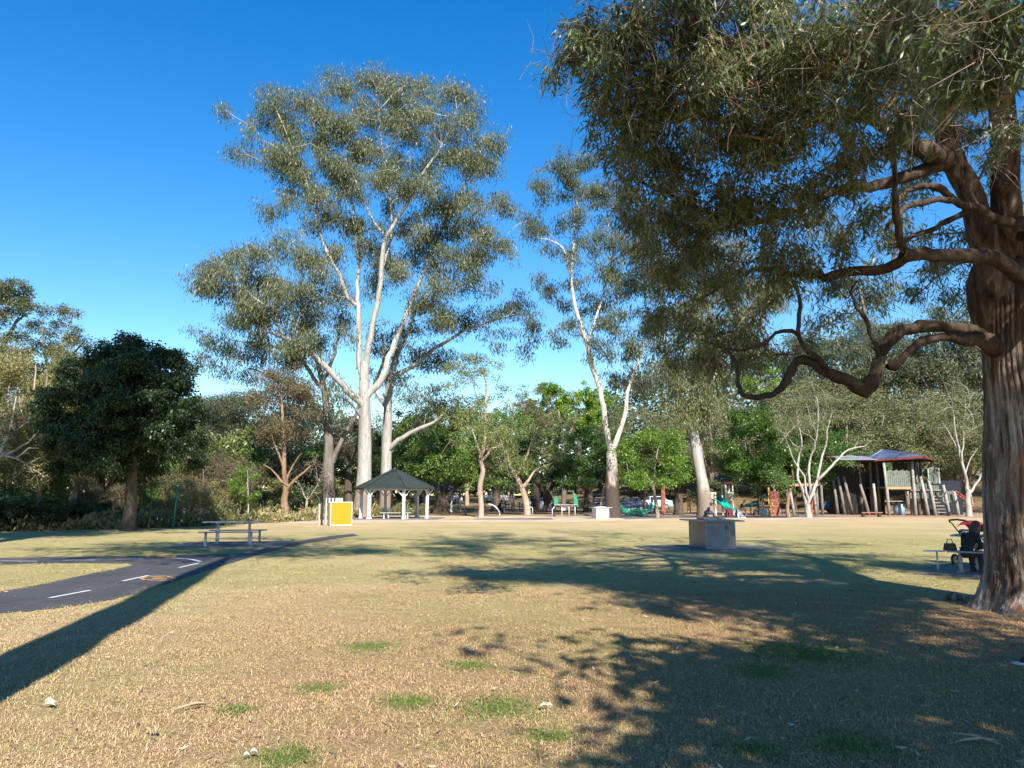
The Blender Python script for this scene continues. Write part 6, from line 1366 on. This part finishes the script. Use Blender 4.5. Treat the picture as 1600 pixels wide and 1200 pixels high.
blue = plain('blue_paint', (.012, .03, .09), .25, var=.05); lblue = plain('pale_blue_paint', (.30, .42, .52), .3, var=.05); wh_p = plain('white_car_paint', (.6, .6, .6), .3, var=.04); gry = plain('grey_car_paint', (.16, .18, .21), .3, var=.05)
car('dark blue car parked left of the forked gum', 934, 92, .05, blue, 1.6); car('dark blue car parked right of the forked gum', 982, 92, -.05, blue, 1.65); car('grey car parked behind the short leaning tree', 842, 100, .1, gry); car('pale blue car parked behind the rusty posts', 1022, 98, 0, lblue, 1.6)
car('white car parked far behind the second shelter', 700, 118, .1, wh_p); car('blue car parked between the pergola and the playhouse', 1318, 80, -.3, plain('mid_blue_paint', (.05, .12, .24), .3), 1.7); car('white car parked far behind the slim pinkish gum', 772, 120, .05, wh_p)
# bollards in front of the cars
bo = MB(); bo.tube([(0, 0, -.1), (0, 0, .95)], .09, 8); bme = bo.mesh('bollard'); bme.materials.append(steel_dark)
for k, x in enumerate((918, 925, 932, 939, 946, 970, 977, 985, 993, 700, 716, 790, 800, 812, 868)):
    D = 88 if x > 900 else 98; g = GX(x, D)
    link_mesh('bollard', bme, None, None, (g.x, g.y, float(hill(g.x, g.y))), label='short dark timber bollard in front of the dark blue cars' if x > 900 else 'short dark timber bollard in the row behind the slim pinkish gum', cat='bollard', group='bollards by the blue cars' if x > 900 else 'bollards behind the figs')
# tall thin posts
def pole(name, x, D, topy, r_, mat, label, cat='post', lean=0):
    g = GX(x, D); z = W(x, topy, D).z; m = MB(); m.tube([(0, 0, -.1), (lean * .5, 0, z * .5), (lean, 0, z)], [r_ * 1.1, r_, r_ * .9], 8)
    m.lathe([(r_ * 1.5, z - .02), (r_ * 1.6, z + .05), (.01, z + .09)], (lean, 0, 0), 8); return m.build(name, mat, None, (g.x, g.y, 0), label=label, cat=cat)
pole('sign_post', 273, 41, 760, .045, plain('green_post_paint', (.01, .20, .13), .5, var=.1), 'green painted pole at the edge of the left woods', lean=.12)
pole('lamp_post', 504, 62, 690, .05, blk, 'thin black lamp post left of the bin store', 'lamp post')
pole('lamp_post', 612, 70, 742, .05, blk, 'thin black post seen through the shelter', 'lamp post')
for x, D, ty in ((713, 96, 762), (758, 90, 764), (768, 90, 766), (786, 92, 762), (795, 92, 764), (803, 92, 760)):
    pole('steel_post', x, D, ty, .05, steel, f'thin grey post in the shade behind the figs, {dict([(713,"leftmost"),(758,"second"),(768,"third"),(786,"fourth"),(795,"fifth"),(803,"rightmost")])[x]} of six')
# people and small things around the barbecue area
person('person in dark maroon top and jeans seated left of the activity table', GX(857, 66.5), R(70), seated(.2), cloth('maroon', (.06, .03, .04)), cloth('denim', (.03, .05, .12)), hair=hairl, vox=.02)
person('person in dark clothes bending at the shaded table behind the slim pinkish gum', GX(778, 78), R(80), seated(.3), cloth('black', (.012, .012, .016)), cloth('charcoal', (.03, .03, .035)), hair=hairl, vox=.022)
person('person in a white shirt and dark trousers behind the rusty red post', GX(1016, 80), R(100), seated(.12), cloth('white', (.6, .6, .62)), cloth('charcoal', (.03, .03, .035)), hair=hairb, vox=.022)
g = GX(1021, 79); m = MB(); m.ball((0, 0, .55), .24, 10, 7, (1, .8, 1)); m.tube([(-.2, 0, 0), (-.2, 0, .5)], .03, 6); m.tube([(.2, 0, 0), (.2, 0, .5)], .03, 6); m.build('ride_on_toy', plain('turquoise_plastic', (.02, .30, .28), .4), None, g, label='turquoise ride-on toy beside the person in white', cat='toy')
# green double-ended rocker boat
def rocker():
    g = GX(992, 69); t = empty('rocker_boat', g, R(4), label='green moulded rocker boat with raised pointed ends beside the forked gum', cat='rocker')
    gp = plain('sea_green_plastic', (.015, .20, .13), .35, var=.12); n = 24
    for side in (-1, 1):
        P = []
        for i in range(n + 1): u = -1 + 2 * i / n; P.append((u * 1.45, .55 + .55 * abs(u) ** 2.2 + .13 * math.cos(u * 5.2)))
        for i in range(n + 1): u = 1 - 2 * i / n; P.append((u * 1.28 * (1 - .0 * abs(u)), .06 + .42 * abs(u) ** 3.2))
        m = MB(); m.poly([(x, side * .42 - .04, z) for x, z in P], .08, (0, 1, 0)); m.build('side_panel', gp, t, bevel=.02)
        P2 = [((-1 + 2 * i / n) * .9, .33 + .12 * math.cos((-1 + 2 * i / n) * 4)) for i in range(n + 1)]
        m = MB(); m.tube([(x, side * .47 + .0, z) for x, z in P2], .035, 6); m.build('moulded_rib', gp, t)
    for x in (-.7, .7): m = MB(); m.box((x, 0, .45), (.42, .78, .06)); m.build('seat', gp, t, bevel=.01)
    m = MB(); m.box((0, 0, .1), (1.7, .78, .08)); m.build('floor', gp, t)
rocker()
# rusty sculptural posts and the stump
for x, D, top, w, lb, mt in ((1007, 79, 757, .22, 'slim red timber post with a crossbar left of the round bright tree trunk', rust), (1036, 77, 752, .42, 'thick red timber post right of the round bright tree trunk', rust), (1076, 80, 764, .32, 'orange-brown timber post left of the thick pale gum', wood_t)):
    g = GX(x, D); z = W(x, top, D).z; m = MB(); m.box((0, 0, z / 2), (w, .3, z), taper=.9); m.box((.02, 0, z * .82), (w * 1.4, .12, .10)); t = m.build('carved_post', mt, None, g, bevel=.03, label=lb, cat='post')
g = GX(1060, 73); m = MB(); m.lathe([(.62, 0), (.50, .25), (.42, .8), (.36, 1.5), (.30, 1.9), (.28, 1.95)], (0, 0, 0), 14); m.build('tree_stump', B_DARK, None, g, label='tall dark tree stump between the red posts', cat='stump')
for k, (x0, x1, D, lb) in enumerate(((890, 912, 86, 'yellowish timber rail fence left of the dark swing poles'),)):
    a, b = GX(x0, D), GX(x1, D); t = empty('rail_fence', a, 0, label=lb, cat='fence')
    for z in (.45, .8, 1.1): m = MB(); m.bar((0, 0, z), (b.x - a.x, 0, z), .12, .2); m.build('rail', plain('straw_timber', (.45, .36, .2), .8, var=.2), t)
    for q in (0, .5, 1): m = MB(); m.box(((b.x - a.x) * q, .1, .6), (.12, .12, 1.25)); m.build('post', wood_t, t)

# toddler climbing frame with teal slide
cream = plain('cream_post', (.60, .57, .50), .6, var=.08); panelm = plain('cream_slat', (.42, .42, .30), .7, var=.1); teal = plain('teal_slide', (.01, .42, .30), .3, var=.06)
def climbing_frame():
    D = 71.0; t0 = GX(1130, D); t = empty('climbing_frame', t0, 0, label='toddler climbing frame with cream posts, teal slide and small red roof', cat='play equipment')
    k = FPX / D; X = lambda px: (px - 1130) / k; Z = lambda py: EYE + (HOR - py) / k
    for px, ty, y in ((1107, 771, 0), (1118, 769, 0), (1107, 771, 1.2), (1118, 769, 1.2), (1134, 757, 0), (1145, 757, 0), (1134, 757, 1.2), (1145, 757, 1.2)):
        m = MB(); m.box((X(px), y, Z(ty) / 2), (.13, .13, Z(ty))); m.build('post', cream, t, bevel=.01)
    for x0, x1, zt, zb in ((1107, 1118, 770, 783), (1135, 1144, 769, 781)):
        m = MB(); m.box(((X(x0) + X(x1)) / 2, 0, Z(zt)), (X(x1) - X(x0), .06, .07)); m.build('rail', cream, t); n = 6
        for i in range(n): m = MB(); m.box((X(x0) + (X(x1) - X(x0)) * (i + .5) / n, 0, (Z(zt) + Z(zb)) / 2), (.065, .04, Z(zt) - Z(zb))); m.build('slat', panelm, t)
    m = MB(); m.box((X(1112.5), .6, Z(784)), (.75, 1.3, .1)); m.build('deck', wood_t, t)
    m = MB(); m.box((X(1139.5), .6, Z(783)), (.7, 1.3, .1)); m.build('deck', wood_t, t)
    P = [(X(1122), .2, Z(778)), (X(1125), -.1, Z(783)), (X(1130), -.8, Z(791)), (X(1134), -1.4, Z(797.5)), (X(1136), -1.6, Z(798.5))]
    m = MB(); base = 0
    for p in P:
        for dx, dz in ((-.36, .16), (-.32, 0), (.32, 0), (.36, .16)): m.v.append((p[0] + dx, p[1], p[2] + dz))
    for i in range(len(P) - 1):
        for q in range(3): a = i * 4 + q; m.f.append((a, a + 1, a + 5, a + 4)); m.sm.append(True)
    o = m.build('slide', teal, t); s_ = o.modifiers.new('th', 'SOLIDIFY'); s_.thickness = .04
    a, b, c_, d = (X(1132), -.2, Z(756)), (X(1147), -.2, Z(756)), (X(1147), 1.4, Z(756)), (X(1132), 1.4, Z(756)); e = (X(1139.5), .6, Z(750))
    m = MB(); m.v = [a, b, c_, d, e]; m.f = [(0, 1, 4), (1, 2, 4), (2, 3, 4), (3, 0, 4), (3, 2, 1, 0)]; m.sm = [False] * 5; m.build('roof', plain('red_roof_panel', (.33, .04, .03), .5, var=.1), t)
climbing_frame()
def small_slide():
    D = 73.0; g = GX(1178, D); t = empty('slide', g, 0, label='dark green curved slide ending in a bright green chute right of the seated man', cat='slide'); k = FPX / D
    P = [(1.35, 1.2, 1.75), (1.1, .9, 1.55), (.7, .6, 1.2), (.25, .3, .92), (-.2, .1, .82), (-.75, -.1, .78)]
    for (i0, i1, mt, nm) in ((0, 4, plain('deep_green_plastic', (.01, .10, .07), .4), 'chute'), (4, 5, teal, 'chute_end')):
        m = MB(); Q = P[i0:i1 + 1]
        for p in Q:
            for dy, dz in ((-.34, .2), (-.28, 0), (.28, 0), (.34, .2)): m.v.append((p[0], p[1] + dy, p[2] + dz))
        for i in range(len(Q) - 1):
            for q in range(3): a = i * 4 + q; m.f.append((a, a + 1, a + 5, a + 4)); m.sm.append(True)
        o = m.build(nm, mt, t); s_ = o.modifiers.new('th', 'SOLIDIFY'); s_.thickness = .05
    for x, y, z in ((-.35, 0, .8), (1.2, 1, 1.6), (.6, .5, 1.1)): m = MB(); m.tube([(x, y, 0), (x, y, z)], .06, 8); m.build('support', wood_t, t)
small_slide()
person('man in a white hat and dark green shirt sitting by the playground', GX(1156, 71), R(75), seated(.22), cloth('green', (.015, .04, .03)), cloth('tan', (.30, .20, .14)), hat=plain('white_hat', (.62, .6, .55), .8), vox=.018, shoe=plain('tan_shoe', (.3, .2, .15), .7))
person('person in blue with a dark green cap sitting low in front of the pale gum', GX(1104, 64.5), R(80), seated(.2, h=.22, knee=.5), cloth('navy', (.012, .018, .06)), cloth('navy', (.012, .018, .06)), hat=plain('green_cap', (.01, .035, .025), .8), vox=.018)
g = GX(1139, 63.5); m = MB(); m.box((0, 0, .34), (.62, .4, .62), taper=.75); m.ball((0, 0, .66), .24, 10, 6, (1, .7, .5)); m.tube([(-.15, -.2, .5), (-.12, -.3, .35), (-.15, -.2, .15)], .03, 6); m.build('backpack', plain('maroon_cloth', (.09, .018, .025), .85, var=.25), None, g, bevel=.05, label='dark maroon rucksack on the ground behind the steel barbecue', cat='bag')
g = GX(1151, 65.5); m = MB(); m.poly([(0, 0, 0), (.62, 0, 0), (.15, 0, .55), (0, 0, .62)], .5, (0, 1, 0)); m.build('ramp_box', plain('slate_board', (.16, .20, .25), .7, var=.1), None, g, bevel=.01, label='slate-coloured sloping board beside the maroon rucksack', cat='board')
g = GX(1154, 61.5); m = MB(); m.tube([(.12 * math.cos(a), 0, .2 + .18 * math.sin(a)) for a in [i * .5 for i in range(2, 11)]], .035, 6); m.tube([(.1, 0, .05), (.55, .1, .05)], .03, 6); m.build('garden_hose', hoopm, None, g, label='curled white hose on the dark edging behind the steel barbecue', cat='hose')
g = GX(1190, 70); m = MB(); m.box((0, 0, .32), (.72, .42, .5)); t = empty('cool_box', g, 0, label='white and pale blue cool box on the mulch', cat='cool box'); m.build('box', plain('icy_plastic', (.46, .54, .58), .5), t, bevel=.04); m = MB(); m.box((0, 0, .62), (.76, .46, .09)); m.build('lid', whi, t, bevel=.02)
# dark rubber edging
sheet('rubber_matting', [GX(1062, 62.2), GX(1235, 61.8), GX(1232, 66), GX(1150, 67.5), GX(1062, 65)], plain('dark_rubber', (.022, .022, .03), .8, var=.3, scale=2), .019, 'dark rubber matting in front of the climbing frame')
# yellow rope hoop
g = GX(1202, 66); t = empty('play_post', g, 0, label='yellow post with a hanging tyre-like yellow ring', cat='play equipment'); yr = plain('yellow_rope', (.55, .37, .08), .7, var=.15)
m = MB(); m.tube([(-.08, 0, 0), (-.06, 0, 1.2), (-.02, 0, 2.4)], .055, 8); m.build('pole', yr, t); m = MB(); m.tube([(.1 + .14 * math.cos(a), -.1, .6 + .55 * math.sin(a)) for a in [i * math.pi / 8 for i in range(17)]], .05, 8, False); m.build('ring', yr, t)
# rusted screen and pergola of leaning white logs
def pergola():
    D = 69.0; t = empty('pergola', GX(1250, D), 0, label='log pergola of leaning white poles and brown beam behind the paperbark', cat='pergola'); k = FPX / D; X = lambda px: (px - 1250) / k; Z = lambda py: EYE + (HOR - py) / k
    for x0, y0, x1, y1, d in ((1219, 806, 1209, 757, 0), (1240, 806, 1235, 763, 0), (1277, 806, 1275, 760, .5), (1290, 800, 1290, 760, 2), (1299, 800, 1299, 758, 2.2), (1261, 806, 1259, 756, 0), (1228, 800, 1218, 760, 3), (1250, 800, 1250, 758, 3.2), (1286, 800, 1286, 758, 4)):
        m = MB(); m.tube([(X(x0), d, -.05), (X((x0 + x1) / 2), d, Z((y0 + y1) / 2) if y0 == 806 else 1.2), (X(x1), d, Z(y1))], [.13, .115, .10], 8); m.build('log_post', wood_w if d < 1 else wood_g, t)
    m = MB(); m.bar((X(1238), -.05, Z(757)), (X(1282), -.05, Z(757.5)), .2, .12); m.build('beam', wood_t, t)
    m = MB(); m.bar((X(1208), 3.1, Z(758)), (X(1300), 3.1, Z(758)), .2, .14); m.build('beam', wood_t, t)
    for i in range(9): m = MB(); m.bar((X(1212 + i * 10), 0, Z(755)), (X(1212 + i * 10), 3.3, Z(755)), .08, .10); m.build('rafter', wood_g, t)
    m = MB(); m.box((X(1282), 2.6, .95), (.5, .2, 1.9)); m.build('red_panel', rust, t)
pergola()
g = GX(1209, 68); t = empty('timber_screen', g, 0, label='rusty red board screen right of the yellow ring', cat='screen')
for i in range(9): m = MB(); m.box((.0, 0, .15 + i * .235), (.95, .07, .21)); m.build('board', rust, t)
for x in (-.44, .44): m = MB(); m.box((x, .07, 1.1), (.1, .07, 2.2)); m.build('stile', rust, t)

# the big playhouse
def playhouse():
    D = 70.0; t = empty('playhouse', GX(1415, D), 0, label='large timber playhouse on stilts with slatted balcony and peaked blue-grey roof', cat='playhouse'); k = FPX / D
    X = lambda px, d=0: (px - 1415) / 1215 * (D + d) + (0); Z = lambda py, d=0: EYE + (HOR - py) / 1215 * (D + d)
    roofm = plain('blue_grey_sheet', (.13, .15, .21), .4, metal=.3, var=.15, scale=1.5); slat = plain('green_grey_slat', (.13, .15, .12), .8, var=.3, scale=4); slat_l = plain('pale_green_slat', (.30, .35, .29), .8, var=.12); dk = plain('dark_board', (.05, .045, .04), .85, var=.3)
    ap = (X(1398), 1.5, Z(701)); ev = [(X(1364, -1), -.6, Z(719)), (X(1426, -3), -2.6, Z(715.5)), (X(1470), .5, Z(718.5)), (X(1445), 5.5, Z(716)), (X(1380), 5.0, Z(716))]
    for i in range(5):
        a, b = ev[i], ev[(i + 1) % 5]; n = 14; V = []; F = []
        for q in range(n + 1):
            u = q / n; p = Vector(a).lerp(Vector(b), u); o_ = Vector((0, 0, .03 * (q % 2))); V += [tuple(p + o_), tuple(Vector(ap) + (p - Vector(ap)) * .02 + o_)]
        for q in range(n): F.append((2 * q, 2 * q + 2, 2 * q + 3, 2 * q + 1))
        me = bpy.data.meshes.new('roof_panel'); me.from_pydata(V, [], F); me.update(); o = link_mesh('roof_panel', me, roofm, t); s_ = o.modifiers.new('th', 'SOLIDIFY'); s_.thickness = .04
        m = MB(); m.bar(Vector(a) + Vector((0, 0, -.10)), Vector(b) + Vector((0, 0, -.10)), .05, .16); m.build('fascia', plain('red_fascia', (.17, .03, .025), .5, var=.1), t)
    # lower roof wing at the left
    m = MB(); m.v = [(X(1314), -.5, Z(719)), (X(1374), -.8, Z(719)), (X(1374), 2.6, Z(711)), (X(1322), 2.6, Z(711)), ]; m.f = [(0, 1, 2, 3)]; m.sm = [False]; o = m.build('wing_roof', plain('pale_sheet', (.34, .36, .38), .4, metal=.4, var=.1), t); s_ = o.modifiers.new('th', 'SOLIDIFY'); s_.thickness = .05
    posts = [(1380, 806, 1377, 724, -.9), (1366, 803, 1365, 756, -.2), (1357, 803, 1346, 757, 0), (1418, 806, 1418, 722, -1.2), (1436, 806, 1428, 745, -1.4), (1447, 807, 1440, 749, -1.4), (1470, 806, 1464, 758, -1.2), (1486, 805, 1482, 768, -1), (1432, 800, 1431, 724, 1), (1440, 800, 1439, 722, .6), (1455, 800, 1454, 722, 1.5), (1466, 800, 1463, 722, .4),
             (1348, 800, 1338, 745, 2), (1340, 800, 1332, 745, 2.4), (1332, 800, 1328, 750, 2.8), (1400, 800, 1400, 722, 3.2), (1372, 800, 1371, 722, 3), (1390, 800, 1391, 722, 3.4)]
    for x0, _y, x1, y1, d in posts:
        m = MB(); z1 = Z(y1, d); m.tube([(X(x0, d), d, -.05), (X((x0 + x1) / 2 + .5, d), d, z1 * .5), (X(x1, d), d, z1)], [.15, .13, .11], 8); m.build('log_post', wood_w if d < 0 else wood_g, t)
    zd = Z(761); m = MB(); m.box(((X(1377) + X(1420)) / 2, 1.4, zd - .06), (X(1420) - X(1377), 4.6, .12)); m.build('deck', wood_g, t); m = MB(); m.box(((X(1378) + X(1420)) / 2, -.95, zd - .1), (X(1420) - X(1378), .14, .24)); m.build('deck_beam', wood_t, t)
    m = MB(); m.box(((X(1420) + X(1467)) / 2, 1.4, zd - .3), (X(1467) - X(1420), 3.6, .12)); m.build('deck', wood_g, t)
    def pickets(x0, x1, y, z0, z1, n, mt, w=.15, lean=0):
        for i in range(n):
            x = X(x0) + (X(x1) - X(x0)) * (i + .5) / n; m = MB(); m.bar((x, y, z0), (x + lean, y, z1 + .05 * ((i * 7) % 3)), w, .04); m.build('picket', mt, t)
        m = MB(); m.box(((X(x0) + X(x1)) / 2, y + .05, z1 - .1), (X(x1) - X(x0), .05, .1)); m.build('rail', mt, t); m = MB(); m.box(((X(x0) + X(x1)) / 2, y + .05, z0 + .15), (X(x1) - X(x0), .05, .1)); m.build('rail', mt, t)
    pickets(1379, 1418, -1.0, zd, Z(737), 13, slat); pickets(1449, 1466, -.4, Z(756), Z(733), 8, slat_l, .2); pickets(1420, 1466, -.2, Z(779), Z(757), 15, slat, .12); pickets(1466, 1484, -.6, Z(785), Z(768), 6, slat, .12)
    pickets(1328, 1376, 3.0, .1, Z(728), 22, dk, .2, .08); pickets(1378, 1416, 4.2, .05, zd, 16, dk, .2); pickets(1420, 1466, 2.6, Z(757), Z(722), 14, dk, .22); pickets(1378, 1420, 4.4, zd, Z(720), 12, dk, .22)
    for i in range(6): m = MB(); m.bar((X(1448), -1.5 + .1 * i, .3 + .28 * i), (X(1466), -1.5 + .1 * i, .3 + .28 * i), .09); m.build('rung', wood_g, t)
    m = MB(); m.box((X(1486) + .2, 1.6, 1.55), (3.2, .12, 3.1)); m.build('shade_cloth', plain('navy_cloth', (.005, .007, .014), .8, var=.3, scale=1), t)
    for dz in (0, .25): m = MB(); m.tube([(X(1485), -.8, Z(767) - dz), (X(1509), -.8, Z(784) - dz)], .05, 6); m.build('handrail', plain('red_rail', (.36, .03, .03), .5), t)
    for x in (1500, 1508): m = MB(); m.tube([(X(x), -.8, 0), (X(x), -.8, Z(784))], .04, 6); m.build('rail_post', plain('red_rail', (.36, .03, .03), .5), t)
    m = MB(); m.lathe([(.45, 0), (.5, .5), (.45, 1.0)], (X(1414), 1.2, 0), 14); m.build('barrel', plain('pale_blue_barrel', (.22, .32, .38), .5), t)
    m = MB(); m.bar((X(1384), .2, Z(783)), (X(1414), .2, Z(783)), .06); m.build('rope_bar', wood_w, t)
playhouse()
g = GX(1360, 64.5); t = empty('low_bench', g, R(3), label='low red-brown timber seesaw plank in front of the playhouse', cat='bench'); m = MB(); m.box((0, 0, .36), (1.75, .3, .08)); m.build('plank', rust, t, bevel=.01)
for x in (-.7, .65): m = MB(); m.box((x, 0, .16), (.22, .26, .32)); m.build('leg', blk, t)
# steel tipped shoe-like thing at the right edge
g = G(1604, 1038); m = MB(); m.tube([(-.06, -.02, .03), (0, 0, .045), (.1, .02, .06), (.17, .03, .08)], [.025, .04, .045, .05], 10); t = m.build('shoe', blk, None, g, label='black and white shoe just entering the frame at the right edge', cat='shoe'); m = MB(); m.box((0, 0, .012), (.26, .09, .02), .15); m.build('sole', whi, t)
